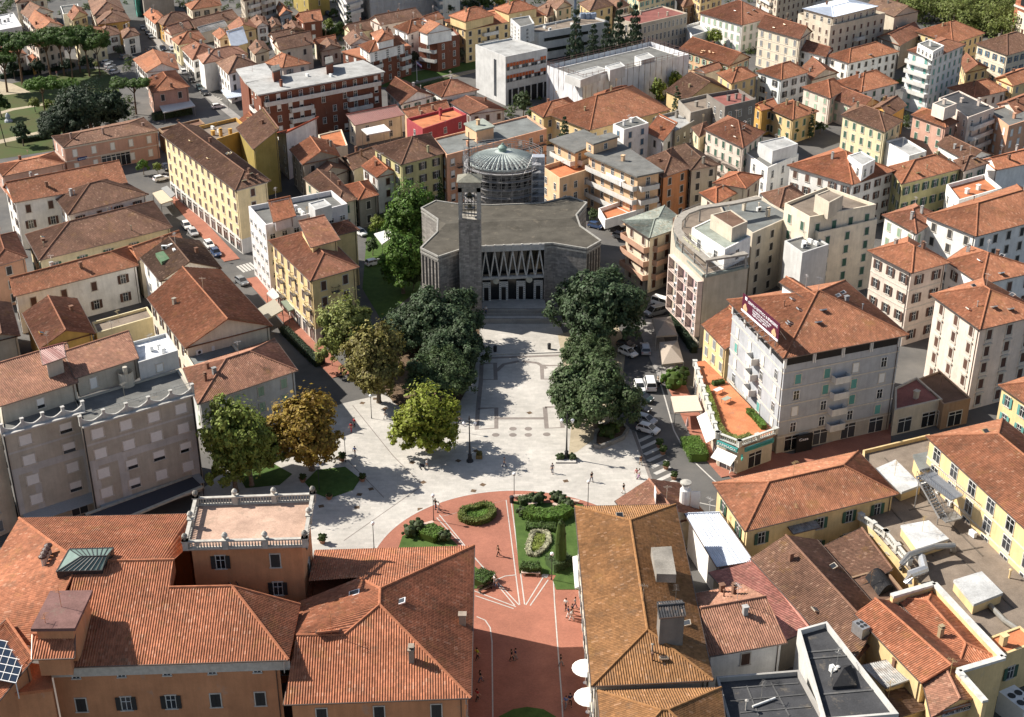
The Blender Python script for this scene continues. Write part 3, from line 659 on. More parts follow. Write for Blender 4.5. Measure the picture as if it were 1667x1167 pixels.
H('house','low link house with terracotta roof below the green roof terrace',[(208,402),(286,378),(300,394),(225,424)],8.5,'gable','cream','terra',2,None,near=True,ch=1)
t=H('house','dark tiled house with a small green roof terrace',[(228,419),(325,391),(361,436),(260,458)],10,'gable','white','dark',3,'pl,dark,4',near=True,ridge='b',ch=1)
GREENT=t
H('house','big house with long terracotta left slope and dark right slope',[(239,485),(359,438),(444,530),(301,567)],11,'gable','cream','terra',3,'sh,brown,4',near=True,ridge='b',ch=1,wedges=[3])
H('house','small gabled house with a pale skylight left of the big long roof',[(36,510),(125,485),(155,542),(64,568)],7,'gable','ochre','rust',2,None,near=True,ridge='b',ch=1,sk=1)
H('house','salmon house with orange red roof at the left edge',[(-30,392),(26,377),(45,419),(-20,438)],9,'hip','salmon','rust',3,'cl,dark,3.5',near=True,ch=0)
H('house','dark roofed house with stained grey wall at the left edge',[(-30,503),(18,492),(33,546),(-25,560)],7,'gable','stone','brown',2,None,near=True,ridge='b',ch=1)
H('garage','low yellow block with pale flat roof between courtyards',[(150,528),(240,503),(251,519),(158,546)],4.5,'flat','pale','tan',1,None,par=.5,near=True,ch=0)
H('house','house with a grey flat roof and green framed vent below the big long roof',[(300,577),(372,553),(390,574),(316,602)],9,'flat','cream','bluegrey',3,None,par=.3,near=True,ac=2,ch=0)
H('house','greenish white house with light mossy tiles beside the plane tree',[(298,600),(447,551),(485,603),(322,658)],9,'hip','lgrey','pinkish',3,'cl,lgreen,4',near=True,ch=3)
t=H(AB,'narrow grey white block with dark slots between two yellow blocks',[(405,343),(540,317),(566,339),(433,374)],14,'flat','lilac','grey',5,'pl,dark,2.6',wh=(1.2,.9),near=True,par=1.0,ac=5,ch=3)
H('','',[(438,345),(474,337),(482,351),(445,362)],16.2,'shed2','lilac','orange',1,None,parent=t,base=14,ch=0)
H('','',[(502,332),(528,325),(540,335),(513,343)],17,'flat','lgrey','lgrey',1,None,parent=t,base=14,ch=0,par=.2)
t=H(AB,'yellow apartment block with red hip roof and stepped attic by the church garden',[(437,392),(517,369),(585,435),(505,458)],13,'hip','yellow','rust',4,'cl,brown,3.2,s',near=True,ch=0,over=.6,bal=[(3,[1,2,3],.06,.14,'i'),(3,[2,3],.42,.49,'i'),(3,[1,2,3],.74,.82,'i'),(2,[3],.42,.58,'i')],plinth=(3.0,(.6,.55,.48)))
H('','',[(487,376),(529,366),(554,390),(506,403)],16,'shed2','yellow','rust',1,None,parent=t,base=13,near=True,ch=0,pitch=.22)
H('house','small yellow house with red roof behind the stepped attic block',[(532,367),(567,358),(586,374),(546,384)],12,'hip','yellow','rust',3,None,near=True,ch=0)
# ---- left foreground: grey modern blocks
t=H(AB,'left grey modern block with white scalloped parapet and roller blinds',[(-2,662),(108,626),(136,668),(4,706)],16.5,'flat','taupe','grey',5,'rom,white,3.5,s',wh=(1.7,1.5),near=True,par=.25,ch=0,wedges=[2]); GREYL=t
H('','',[(-8,612),(112,576),(127,622),(-2,662)],19.5,'shed2','taupe','pinkish',1,'rom,white,5',parent=t,base=16.5,near=True,ch=0,pitch=.18,over=.35)
H('','',[(66,573),(104,563),(107,581),(70,594)],22.6,'shed2','taupe','redmetal',1,None,parent=t,base=19.5,near=True,ch=0,pitch=.1)
t=H(AB,'right grey modern block with wide roof terrace and scalloped parapet',[(124,652),(291,603),(314,640),(132,693)],16.5,'flat','taupe','grey',5,'rom,white,3.5,s',wh=(1.7,1.5),near=True,par=.25,ch=0,wedges=[1,2]); GREYR=t
H('','',[(106,585),(211,551),(226,583),(122,616)],19.8,'shed2','taupe','pinkish',1,'rom,white,4',parent=t,base=16.5,near=True,ch=0,pitch=.18,over=.3)
H('','',[(212,562),(272,546),(290,575),(226,595)],19.0,'flat','lgrey','white',1,'rf,white,4',parent=t,base=16.5,near=True,ch=0,ac=3,par=.5)
H('house','pale stone house with faded blinds at the left edge',[(-70,690),(-8,672),(2,712),(-60,735)],15,'flat','beige','grey',5,'cl,grey,3',near=True)
# ---- centre right behind the church
t=H(AB,'building wrapped in white scaffold netting with open flat roof',[(899,113),(1058,76),(1113,94),(950,132)],10,'flat','white','grey',3,None,par=.1,near=True,ch=0); WRAP=t
t=H('school','large yellow school with sprawling terracotta hip roof',[(884,183),(1030,139),(1092,178),(960,212)],8,'hip','yellow','terra',2,'pl,grey,3.5',near=True,ch=2)
H('','',[(862,177),(925,158),(948,178),(884,191)],8,'hip','yellow','terra',2,'pl,grey,3.5',parent=t,near=True,ch=1)
H('','',[(966,154),(1020,139),(1034,150),(975,168)],9,'hip','yellow','terra',2,None,parent=t,near=True,ch=0)
H('house','peach house with a row of skylights in its terracotta roof',[(1105,79),(1146,68),(1223,93),(1188,107)],9,'gable','peach','terra',3,'sh,lgreen,3.2',near=True,sk=6,ridge='b')
H('house','small white gabled annex in front of the peach house',[(1127,114),(1163,102),(1176,111),(1150,119)],8,'gable','white','rust',2,None,near=True,ch=0)
H('house','yellow house with terracotta roof right of the white annex',[(1166,119),(1214,109),(1234,123),(1191,136)],9,'hip','yellow','terra',3,'cl,grey,3.4',near=True)
H('house','long low yellow house with a brown gable roof behind the terraced block',[(1082,147),(1161,128),(1191,147),(1118,163)],6.5,'gable','yellow','brown',2,None,near=True,ridge='b')
t=H(AB,'dark terraced block with white edged flat roofs and pergolas',[(1066,194),(1104,184),(1130,201),(1099,219)],8.5,'flat','stone','lgrey',3,'plm,dark,3',near=True,ch=1)
H('','',[(1104,168),(1151,157),(1173,176),(1124,188)],10.5,'flat','stone','tan',3,None,parent=t,near=True,ch=2)
H('','',[(1150,158),(1202,149),(1230,166),(1180,178)],13,'flat','dkstone','redmetal',4,'pl,dark,3',parent=t,near=True,ch=3)
H('house','narrow white house with a flat grey roof behind the salmon terraces',[(998,203),(1036,190),(1056,201),(1016,212)],11,'flat','white','grey',4,'cl,bluegrey,3'.replace('bluegrey','blue'),near=True,par=.2)
H('house','white house with a small orange shed roof between grey roofs',[(1050,214),(1072,203),(1102,218),(1080,229)],8,'shed3','white','orange',2,'cl,dark,4',near=True,ch=1)
t=H(AB,'salmon apartment block with grey roofs and white parapet terraces',[(894,228),(950,211),(987,228),(936,249)],13,'flat','peach','grey',4,'pl,dark,3.2',overf=1.0,near=True,bal=[(3,[2,3],.0,1.,'w'),(2,[2,3],.0,.9,'w')],ch=0)
H('','',[(951,250),(1005,229),(1081,279),(1037,288)],13,'flat','peach','grey',4,'pl,dark,3.2',parent=t,overf=.9,near=True,bal=[(3,[1,2,3],.0,.98,'w'),(2,[1,2,3],.1,.95,'w')],ch=1)
H('','',[(952,227),(994,216),(1008,222),(966,235)],15.6,'flat','peach','grey',1,'pl,dark,4',parent=t,base=13,overf=.3,near=True,ch=0)
H('','',[(882,277),(930,262),(963,280),(911,297)],8.5,'flat','peach','terracotta',3,'pl,dark,3.2',parent=t,near=True,ch=0,par=1.0)
H('','',[(986,280),(1008,274),(1033,289),(1011,297)],10.4,'flat','white','white',1,None,parent=t,base=9.4,near=True,ch=0,par=.1)
H('','',[(974,345),(1055,318),(1078,336),(985,364)],4,'flat','white','terracotta',1,None,parent=t,base=2.7,near=True,ch=0,par=.9)
H('house','orange walled house with dark tiles and arched dark shutters',[(1049,259),(1095,240),(1125,273),(1079,289)],11.5,'hg1','orange','brown',4,'cl,dark,3',near=True,ch=2)
H('house','beige house with dark tiles right of the orange walled house',[(1096,240),(1120,233),(1173,268),(1124,277)],11.5,'hg3','beige','dark',4,'cl,dark,3',near=True,ch=2)
t=H('house','cream house with green shutters balconies and blue dormers',[(1146,210),(1184,188),(1246,215),(1210,241)],12,'hip','rose','rust',4,'cl,green,2.8',near=True,sk=5,bal=[(3,[1,2],.1,.45,'i'),(3,[1,2],.55,.9,'i')])
H('','',[(1125,208),(1150,198),(1160,212),(1138,223)],10,'hip','pale','brown',3,'cl,green,3',parent=t,near=True,ch=0)
t=H('house','cream house with grey flat roofs and a white roof room',[(1208,247),(1247,231),(1300,252),(1250,275)],9.5,'flat','white','grey',3,'pl,dark,4',near=True,ch=2,par=.3)
H('','',[(1234,233),(1276,223),(1299,235),(1258,247)],12.5,'flat','lgrey','lgrey',1,None,parent=t,base=9.5,near=True,ch=0,par=.2)
H('house','orange roofed house left of the curved hotel roof',[(1138,314),(1182,295),(1216,306),(1166,332)],9,'hip','cream','orange',3,'cl,brown,3',near=True)
H('house','house with reddish metal and orange roofs above the curved hotel',[(1160,298),(1186,280),(1242,286),(1215,307)],10.5,'hip','cream','orange',3,'cl,brown,3',near=True,ch=0)
H('house','low brown tiled house right behind the curved hotel',[(1238,315),(1290,300),(1315,321),(1268,340)],9,'hip','cream','brown',3,'cl,brown,3',near=True,ch=1)
# ---- top right
H(AB,'pale yellow slab block with rows of balconies at the top right',[(1235,-45),(1330,-68),(1352,-50),(1268,-28)],17,'flat','beige','grey',6,'cl,brown,3',bal=[(2,[1,2,3,4,5],.1,.3,'w'),(3,[1,2,3,4,5],.2,.8,'w')])
t=H(AB,'tall beige block with a silver metal roof and planted terrace',[(1299,26),(1375,6),(1441,25),(1352,46)],14,'flat','beige','tan',5,'cl,brown,3.2',near=True,bal=[(2,[1,2,3],.4,.55,'w')],ch=0)
H('','',[(1306,14),(1376,-4),(1430,10),(1357,28)],17.2,'hip','beige','silver',1,'pl,dark,3',parent=t,base=14,near=True,pitch=.12,ch=1)
H(AB,'weathered beige block with dark brown roof beside the woodland',[(1410,9),(1434,0),(1498,18),(1456,27)],13,'gable','beige','dark',4,None,ch=3)
H('hotel','white hip roofed hotel with pale green shutters and rooftop sign box',[(1138,21),(1205,3),(1263,27),(1208,41)],9.5,'hip','white','rust',3,'cl,lgreen,3',near=True,sk=3)
H('garage','low white building with a roof terrace beside the red car',[(1115,45),(1140,38),(1152,54),(1126,62)],5,'flat','white','lgrey',1,'pl,dark,3',ch=0)
H(AB,'cream four storey block with white framed windows and gabled end',[(1232,44),(1256,30),(1323,51),(1303,64)],12.5,'gable','cream','rust',4,'cl,grey,3.2',near=True,cornice='cb',sk=2)
H('house','white house with a solar panelled roof',[(1298,80),(1316,69),(1357,82),(1345,93)],8.5,'gable','white','rust',3,'cl,dark,3.2',near=True,ch=1)
H('house','long white house with terracotta hip roof right of the solar panels',[(1345,91),(1424,68),(1464,84),(1382,103)],8.5,'hip','white','terra',3,'cl,dark,3',near=True,sk=1)
H('house','square pale aqua house with orange hip roof and dormer terrace',[(1231,116),(1287,99),(1318,117),(1272,130)],9.5,'hip','aqua','terra',3,'sh,dark,3.2',near=True,ch=1)
H('house','low house with brown roof tucked behind the pale aqua house',[(1306,107),(1337,101),(1366,118),(1320,131)],7,'gable','beige','rust',2,None,near=True,ch=2)
t=H('house','pinkish white house with long orange roof in three steps',[(1305,142),(1358,127),(1380,144),(1352,160)],8,'hip','rose','terra',3,'cl,lgreen,3',near=True,ch=1)
H('','',[(1352,160),(1374,144),(1434,167),(1402,179)],6.5,'gable','rose','rust',2,'cl,lgreen,3.2',parent=t,near=True,ch=2)
H('','',[(1357,133),(1427,113),(1463,135),(1402,150)],8,'hip','white','terra',3,'cl,green,3',parent=t,near=True,ch=2)
H('house','mustard walled house with one skylight in a brown roof',[(1419,176),(1443,159),(1477,171),(1446,190)],8,'gable','ochre','brown',3,None,near=True,sk=1)
H('house','pale yellow and white house with peeling paint and green shutters',[(1369,187),(1393,169),(1471,196),(1441,215)],9.5,'hip','pale','brown',3,'cl,green,3',near=True,ch=2)
t=H(AB,'tall white narrow block with terraces awnings and brown attic roofs',[(1476,82),(1531,60),(1573,72),(1520,95)],17,'hip','aqua','rust',6,'cl,teal,3',near=True,pitch=.25,bal=[(3,[2,3,4,5],.02,.98,'w')],ch=0)
H('','',[(1494,72),(1513,65),(1537,75),(1519,85)],19.6,'flat','white','grey',1,'pl,white,2',parent=t,base=17.2,ch=1,par=.2)
H('house','wide terracotta hip roofed house in front of the woodland',[(1489,51),(1548,36),(1604,54),(1551,71)],9,'hip','yellow','terra',3,'cl,dark,3.2',near=True,ch=3)
H('house','old house with stained stone gable beside the tall white block',[(1427,60),(1471,42),(1504,53),(1466,74)],8,'gable','stone','rust',2,None,near=True,ch=2)
H('house','cream house with blue shutters at the right edge near the brick tower',[(1588,71),(1645,53),(1705,72),(1640,90)],10.5,'hip','cream','brown',3,'sh,blue,3',near=True,cornice='b')
H('house','small yellow house with brown roof in front of the tall white block',[(1562,98),(1580,92),(1610,110),(1571,119)],7,'gable','yellow','rust',2,'cl,dark,3',near=True)
H('house','pink house with wide terracotta hip roof at the upper right',[(1542,143),(1610,128),(1641,147),(1586,160)],7.5,'hip','rose','terra',2,'cl,brown,3.2',near=True)
H('house','bright yellow house at the right edge',[(1619,127),(1656,112),(1695,126),(1650,140)],9,'gable','yellow','terra',3,'cl,grey,3.5',near=True)
t=H(AB,'pink apartment block with black flat roof and rounded balconies',[(1528,161),(1561,149),(1619,177),(1576,193)],11.5,'flat','rose','black',4,'pl,dark,3.5',near=True,par=.3,bal=[(2,[1,2,3],.1,.9,'w')],ch=2)
H('','',[(1518,169),(1538,161),(1558,169),(1538,177)],14.5,'flat','rose','grey',1,None,parent=t,base=11.5,ch=1,par=.15)
H('','',[(1483,187),(1501,175),(1561,198),(1540,208)],10,'hip','pink','terra',3,'cl,green,3',parent=t,near=True,ch=0)
H(AB,'orange walled flat block with small blinds at the right',[(1608,182),(1650,169),(1694,190),(1642,207)],9.5,'flat','salmon','grey',3,'rf,white,3.5',near=True,par=.3)
H('house','brown roofed house at the right edge above the orange flat block',[(1622,169),(1666,152),(1702,166),(1655,186)],9.5,'gable','rose','rust',3,None,near=True)
H('house','yellow house with terracotta hip roof by small cypress trees',[(1249,176),(1290,162),(1333,181),(1291,195)],7,'hip','yellow','terra',2,'cl,green,3',near=True)
H('house','small orange house left of the cypress trees',[(1226,171),(1250,162),(1268,173),(1240,180)],7.5,'gable','ochre','orange',2,'cl,dark,3',near=True)
t=H(AB,'white block with broad orange tiled roof and dark pergola terraces',[(1281,269),(1365,240),(1459,277),(1388,301)],12,'hip','white','orange',4,'mix,brown,3',near=True,ch=1)
H('','',[(1380,254),(1402,247),(1425,260),(1404,271)],15.5,'flat','white','lgrey',1,'pl,dark,2.4',parent=t,base=12,ch=0,par=.15)
H('house','cream house with green shutters and two skylights on the long street',[(1447,271),(1530,248),(1566,274),(1467,300)],11.5,'hip','yg','terra',3,'sh,green,3',near=True,sk=4)
H('house','rose house with green shutters continuing the long street row',[(1552,261),(1580,251),(1611,265),(1568,279)],11.5,'hip','rose','brown',3,'sh,green,3',near=True,sk=1)
H('house','white walled house with orange roof at the right edge of the long street',[(1600,259),(1665,242),(1705,260),(1622,277)],10,'gable','white','orange',3,None,near=True,ch=2)
H('garage','low white walled garage below the peeling yellow house',[(1441,232),(1470,225),(1508,248),(1480,256)],6,'flat','white','lgrey',1,None,par=.4,near=True,ch=0)
H('house','low brown roofed house with graffiti on a white wall',[(1524,235),(1556,225),(1618,252),(1575,263)],6,'gable','white','brown',1,None,near=True)
H(AB,'white block with stacked roof terraces on the right',[(1540,306),(1602,289),(1630,312),(1560,332)],9.5,'flat','white','terracotta',3,'pl,dark,4',near=True,par=.9)
# ---- right, middle distance
t=H('hotel','curved front pink hotel with loggias and a roof terrace ring beam',[(1100,352),(1172,332),(1218,431),(1146,448),(1097,404),(1093,374)],14.5,'flat','beige','tan',5,None,par=.2,near=True,ch=0); HOTEL=t
H('','',[(1126,372),(1160,356),(1222,386),(1180,407)],18.4,'flat','white','green',1,'pl,dark,4',parent=t,base=14.5,near=True,par=.15,ch=0)
H('','',[(1157,350),(1190,342),(1217,361),(1192,372)],21,'flat','beige','dark',1,None,parent=t,base=18.4,near=True,par=.1,ch=0)
t=H(AB,'grey flat roofed wing behind the curved hotel with satellite dishes',[(1165,337),(1232,320),(1290,353),(1225,382)],14,'flat','beige','bluegrey',5,'cl,dark,4',near=True,par=.3,ch=3,ac=1)
H(AB,'cream corner block with planted wooden balconies and green grey roof',[(1012,359),(1082,334),(1122,365),(1057,388)],12.3,'hip','cream','green',4,'cl,brown,3',near=True,pitch=.12,over=.8,ch=1,bal=[(3,[1,2,3],.0,1.,'p'),(2,[1,2,3],.0,.9,'p')])
t=H(AB,'beige apartment block with large roof terrace and grey lift tower',[(1277,335),(1345,308),(1426,337),(1318,358)],17.2,'flat','cream','tan',5,'cl,green,3.6',near=True,par=.6,ch=1)
H('','',[(1327,318),(1350,309),(1373,319),(1350,331)],20.5,'flat','beige','tan',1,None,parent=t,base=17.2,near=True,par=.15,ch=0)
H('','',[(1290,352),(1400,330),(1428,359),(1332,381)],14.5,'flat','cream','grey',5,'cl,green,3.6',parent=t,near=True,par=.3,ch=0)
H('','',[(1277,394),(1320,382),(1349,400),(1306,414)],13,'flat','lgrey','grey',4,None,parent=t,near=True,par=.3,ch=0,ac=4)
H('house','white house with small roof terrace and brown roof on the right',[(1436,350),(1490,331),(1535,352),(1492,381)],10.5,'hip','white','rust',3,'cl,lgreen,3',near=True)
H('house','large white house with broad terracotta hip roof at the right edge',[(1504,351),(1655,300),(1745,345),(1589,385)],12.5,'hip','white','terra',4,'cl,dark,3.6',near=True,ch=3)
t=H(AB,'white square block with terracotta hip roof and brown shutters',[(1412,408),(1478,385),(1549,427),(1484,445)],15,'hip','rose','terra',4,'sh,brown,3',near=True,cornice='b',ch=3,sk=1,over=.8)
H('','',[(1538,424),(1575,399),(1700,440),(1597,463)],14,'hip','white','terra',4,'mix,brown,3.4',parent=t,near=True,ch=3,sk=3)
H(AB,'cream palazzo with ornate stone window frames and terracotta roof',[(1514,479),(1600,452),(1705,510),(1595,537)],15.5,'hip','rose','terra',5,'or,brown,3.4',near=True,cornice='c',sk=5,ch=1,over=.8)
t=H('hotel','tall grey hotel with purple roof billboard and stone balconies',[(1183,488),(1376,456),(1480,545),(1275,584)],17.4,'hip',(.43,.445,.47),'terra',6,'hot,teal,4.2,st',near=True,plinth=(3.3,(.42,.38,.33)),cornice='b',ch=3,sk=8,over=.9,bal=[(2,[1,2,3,4],.45,.58,'w'),(3,[2,3,4],.44,.56,'w')]); GHOTEL=t
H('','',[(1268,459),(1290,452),(1340,484),(1317,490)],21,'gable','white','terra',1,None,parent=t,base=18.5,near=True,ch=0)
H('house','small yellow house with orange roof at the foot of the grey hotel',[(1141,528),(1186,518),(1232,556),(1180,569)],8.5,'shed3','yellow','orange',3,'cl,grey,2.8',near=True,ch=0)
H('shop','low dark red flat roofed shops beside the grey hotel',[(1457,633),(1492,616),(1534,652),(1456,670)],4.5,'flat','beige','redmetal',1,'sf,dark,4,s',near=True,par=.3,ch=1)
H('shop','low dark flat roofed shops in the gap before the palazzo',[(1495,618),(1530,605),(1580,650),(1536,660)],4.5,'flat','brown','dark',1,'sf,dark,4,s',near=True,par=.2,ch=0)
H('house','yellow corner house with orange roof at the right edge',[(1625,627),(1670,612),(1735,650),(1680,665)],10,'hip','yellow','terra',3,'sh,teal,3',near=True)
# ---- bottom right
t=H('house','yellow house with long terracotta hip roof beside the grey hotel street',[(1160,786),(1397,734),(1463,804),(1213,865)],8,'hip','yellow','terra',2,'sh,green,4.4',near=True,ch=0,over=.6)
H('','',[(1277,852),(1322,842),(1336,858),(1292,869)],6.5,'shed2','yellow','lgrey',2,None,parent=t,near=True,ch=0,pitch=.06)
H('hotel','long yellow hotel with white framed windows and a solar panel roof',[(1507,710),(1632,681),(1800,810),(1700,890)],12,'hip','yellow','terra',4,'pl,teal,4.4',wh=(1.7,2.0),near=True,ch=0,sk=2,cornice='b')
H('shop','sprawling brown flat roofed building with skylight boxes and ducts',[(1404,738),(1512,712),(1720,900),(1700,1060),(1588,1062),(1400,850)],5,'flat','yellow','tan',1,None,near=True,par=.6,ch=3,ac=7); 
H('house','long brown tiled hall roof below the yellow house',[(1222,908),(1330,878),(1448,1012),(1385,1088)],6,'gable','beige','brown',1,None,near=True,ridge='b',ch=1,sk=2)
H('house','bright terracotta double gabled roof half of the yellow block',[(1391,999),(1453,978),(1592,1085),(1500,1112)],8.5,'gable','yellow','orange',2,None,near=True,ridge='b',ch=0)
H('house','yellow block with bright orange hip roof inside a white parapet',[(1458,972),(1520,955),(1628,1072),(1558,1090)],8.5,'hip','yellow','orange',2,'sh,green,4',near=True,ch=1,pitch=.26)
H('shop','yellow shop with old patched tiles and a grey name board',[(1500,1100),(1566,1088),(1604,1137),(1516,1168)],8,'gable','yellow','pinkish',2,None,near=True,ridge='b',ch=0)
H('house','black flat roofed house with white parapet walls',[(1298,1032),(1345,1019),(1462,1170),(1340,1180)],9.5,'flat',(.55,.54,.51),'black',3,None,near=True,par=.7,ch=2,ac=1)
H('house','dark flat terrace with broad grey parapet at the bottom',[(1165,1108),(1300,1097),(1345,1180),(1195,1215)],9,'flat',(.36,.345,.32),'black',3,None,near=True,par=.6,ch=1)
H('shed','long shed with white corrugated metal roof beside the mossy roof',[(1114,842),(1171,840),(1227,913),(1167,923)],5.5,'shed2','white','silver',1,None,near=True,ch=0,pitch=.05)
H('shed','shed with faded pink corrugated roof below the white shed',[(1154,932),(1228,916),(1318,1030),(1262,1050)],5,'shed3','beige',(.46,.21,.17),1,None,near=True,ch=0,pitch=.1)
H('house','white house with patchy mossy tiles and small chimney pots',[(1126,967),(1209,951),(1282,1046),(1152,1069)],9,'gable','white','pinkish',3,'mix,brown,4',near=True,ridge='a',ch=4)
t=H('palazzo','old palazzo with large mossy hip roof beside the brick pavement',[(936,824),(1100,821),(1161,1107),(963,1117)],11,'hip','beige','mossy',3,'mix,grey,3.2',near=True,cornice='c',ch=2,sk=4,over=.6,pitch=.3); MOSSY=t
H('palazzo','lower palazzo with mossy hip roof at the bottom edge',[(972,1124),(1174,1119),(1190,1250),(985,1262)],10.5,'hip','beige','mossy',3,'mix,grey,3.2',near=True,cornice='c',ch=1,over=.6)
H('shed','grey felt roofed lean-to beside the bright terracotta gable',[(1402,1083),(1462,1070),(1502,1103),(1442,1124)],6.3,'shed0','yellow','lgrey',1,None,near=True,ch=1,pitch=.08); H('shed','low dark roof in the gap below the grey felt lean-to',[(1440,1128),(1500,1110),(1520,1150),(1455,1175)],5,'shed1','yellow','dark',1,None,near=True,ch=0,pitch=.1)
H('house','small tiled kiosk house with white chimney tower beside the crossing',[(1001,815),(1108,786),(1150,838),(1040,868)],5,'gable','beige','pinkish',1,None,near=True,ridge='b',ch=0)
# ------------------------------------------------------------------ orange palace in the foreground
def plane3(px,py,p,q,r):
    n=(q-p).cross(r-p); d=at(px,py,0)-CAMV; t=n.dot(p-CAMV)/n.dot(d); return CAMV+d*t
def onpl(px,py,a,b,pitch):
    m=-edge_n(a,b); mid=(a+b)/2; return plane3(px,py,a,b,Vector((mid.x,mid.y,a.z))+m*10+Vector((0,0,10*pitch)))
PAL=t=house('palazzo','big orange palazzo with stepped tiled roofs and balustraded roof terrace at lower left',[(31,843),(308,836),(470,1074),(72,1087)],15,'none','palace','orange',4,'mix,dark,4.1,a',near=True,cornice='c',over=.7,wedges=[2])
F1,F2,R2=at(72,1087,15),at(470,1074,15),at(489,984,15); pA=lambda x,y: onpl(x,y,F2,F1,.36)
def chk(v,z): return v if v.z>z else None
if onpl(378,954,F2,F1,.36).z<15: pA=lambda x,y: onpl(x,y,F1,F2,.36)
G1,G2,K1,KL=pA(378,954),pA(275,956),pA(284,911),pA(128,914)
B1,B2=at(31,843,15),at(308,836,15); rc=RC['orange']; rb=MB()
def rf(mb,f): tile_face(mb,f,True); occ(f)
rf(rb,[F2,F1,KL,K1,G2,G1]); rf(rb,[R2,F2,G1]); rf(rb,[B1,B2,at(303,892,15.8),K1,KL])
L1,L2,L3=at(-75,1022,15),at(64,1052,15.6),at(-50,1085,15)
rf(rb,[L1,B1,KL,L2,L3])
for a,b in((F2,G1),(R2,G1),(G1,G2),(K1,KL),(B1,KL),(KL,L2)): rb.tube([a,b],.17,6,2,False)
dn=Vector((0,0,.2))
for a,b in((F1,F2),(F2,R2),(B1,B2),(L1,B1),(G1,G2),(G2,K1)): rb.poly([a,b,b-dn*(1 if a.z<15.3 else 8),a-dn*(1 if a.z<15.3 else 8)],1)
rb.build('roof',[M['tiles'],M['ridge'],M['ridge']],t,rc)
house('','',[(82,963),(151,962),(122,1024),(50,1025)],20,'flat','palace',(.17,.095,.085),1,None,parent=t,base=15.5,near=True,ch=0,overf=.4)
house('','',[(56,1046),(124,1044),(121,1071),(52,1073)],17.6,'shed2','palace','orange',1,None,parent=t,base=15,near=True,ch=0)
mb=MB(); U_=Vector((0,0,.45)); q=[at(113,894,KL.z+.4),at(185,892,KL.z+.4),pA(167,934)+U_,pA(93,936)+U_]; zl=KL.z; r1,r2=[at(x,y,zl+1.0) for x,y in((131,906),(174,905))]
mb.poly([q[2],q[3],r1,r2],0);mb.poly([q[0],q[1],r2,r1],0);mb.poly([q[3],q[0],r1],0);mb.poly([q[1],q[2],r2],0)
for i in range(4): mb.poly([q[i],q[(i+1)%4],q[(i+1)%4]-Vector((0,0,.9)),q[i]-Vector((0,0,.9))],1); mb.bar(q[i],q[(i+1)%4],.15,.15,1)
for k in range(9): s=k/8; mb.bar(q[3].lerp(q[2],s),r1.lerp(r2,s),.09,.12,1); mb.bar(q[0].lerp(q[1],s),r1.lerp(r2,s),.09,.12,1)
mb.bar(r1,r2,.12,.14,1); mb.build('roof_lantern',[m_plain('copper_glass',(.14,.20,.175),.35,0,.15,1.2),M['rail']],t)
for k,(x,y) in enumerate(((72,920),(75,914),(78,908),(81,902))):
    mb=MB(); c=plane3(x,y,L1,B1,KL); mb.tube([c-Vector((0,0,.6)),c+Vector((0,0,1.0))],.28,8,0); mb.lathe(c+Vector((0,0,1.0)),[(.3,0),(.5,.12),(.45,.3),(.05,.5)],9,1); mb.build('chimney',[M['trim'],M['paint']],t,(.06,.03,.025))
mb=MB()
for zz,hh,pr in((13.2,1.5,.0),):
    Wp=inset(cw([F1,F2,R2]),.62); 
    for p,q in((F1,F2),(F2,R2)):
        nn=edge_n(p,q); nn=nn if nn.dot(CAMV-p)>0 else -nn; o_=-nn*.62; mb.add([Vector((e.x,e.y,z_))+o_+nn*k_ for e,z_ in((p,zz),(q,zz),(q,zz+hh),(p,zz+hh)) for k_ in(0,.06)],[(1,3,5,7),(0,1,7,6),(1,0,2,3),(3,2,4,5)])
mb.build('frieze',M['trim'],t,(.4,.38,.34))
house('','',[(30,1078),(82,1084),(86,1122),(24,1130)],14,'flat','palace','terracotta',4,None,parent=t,near=True,ch=0,overf=.1)
# terrace block
TB=[(320,823),(510,816),(497,889),(303,894)]
house('','',TB,20,'flat','palace','pinkflat',5,'mix,dark,4.6',parent=t,near=True,ch=0,overf=.5,wedges=[1,2])
tp=cw([at(x,y,20.1) for x,y in TB])
def balustrade(parent,pts,zb,closed=True,urns=True,h=1.05,step=.34,col=(.42,.40,.36),seg=4.2):
    mb=MB(); n=len(pts)
    for i in range(n if closed else n-1):
        a,b=[Vector((p.x,p.y,zb)) for p in(pts[i],pts[(i+1)%n])]; L=(b-a).length; k=max(1,round(L/seg)); d=(b-a).normalized(); rz=math.atan2(d.y,d.x)
        for s in range(k+1):
            p=a.lerp(b,s/k); mb.box((p.x,p.y,zb+h*.55),(.62,.62,h*1.1),rz)
            mb.box((p.x,p.y,zb+h*1.13),(.78,.78,.12),rz)
            if urns: mb.lathe((p.x,p.y,zb+h*1.18),[(.12,0),(.14,.15),(.34,.4),(.36,.6),(.2,.85),(.05,.95)],9)
        mb.box(((a.x+b.x)/2,(a.y+b.y)/2,zb+h),(L,.42,.16),rz); mb.box(((a.x+b.x)/2,(a.y+b.y)/2,zb+.1),(L,.4,.2),rz)
        for s in range(int(L/step)):
            p=a+d*(step*(s+.5)); mb.lathe((p.x,p.y,zb+.2),[(.07,0),(.11,h*.25),(.06,h*.5),(.07,h*.75)],5)
    return mb.build('balustrade',M['concrete'],parent,col)
balustrade(t,tp,20.1)
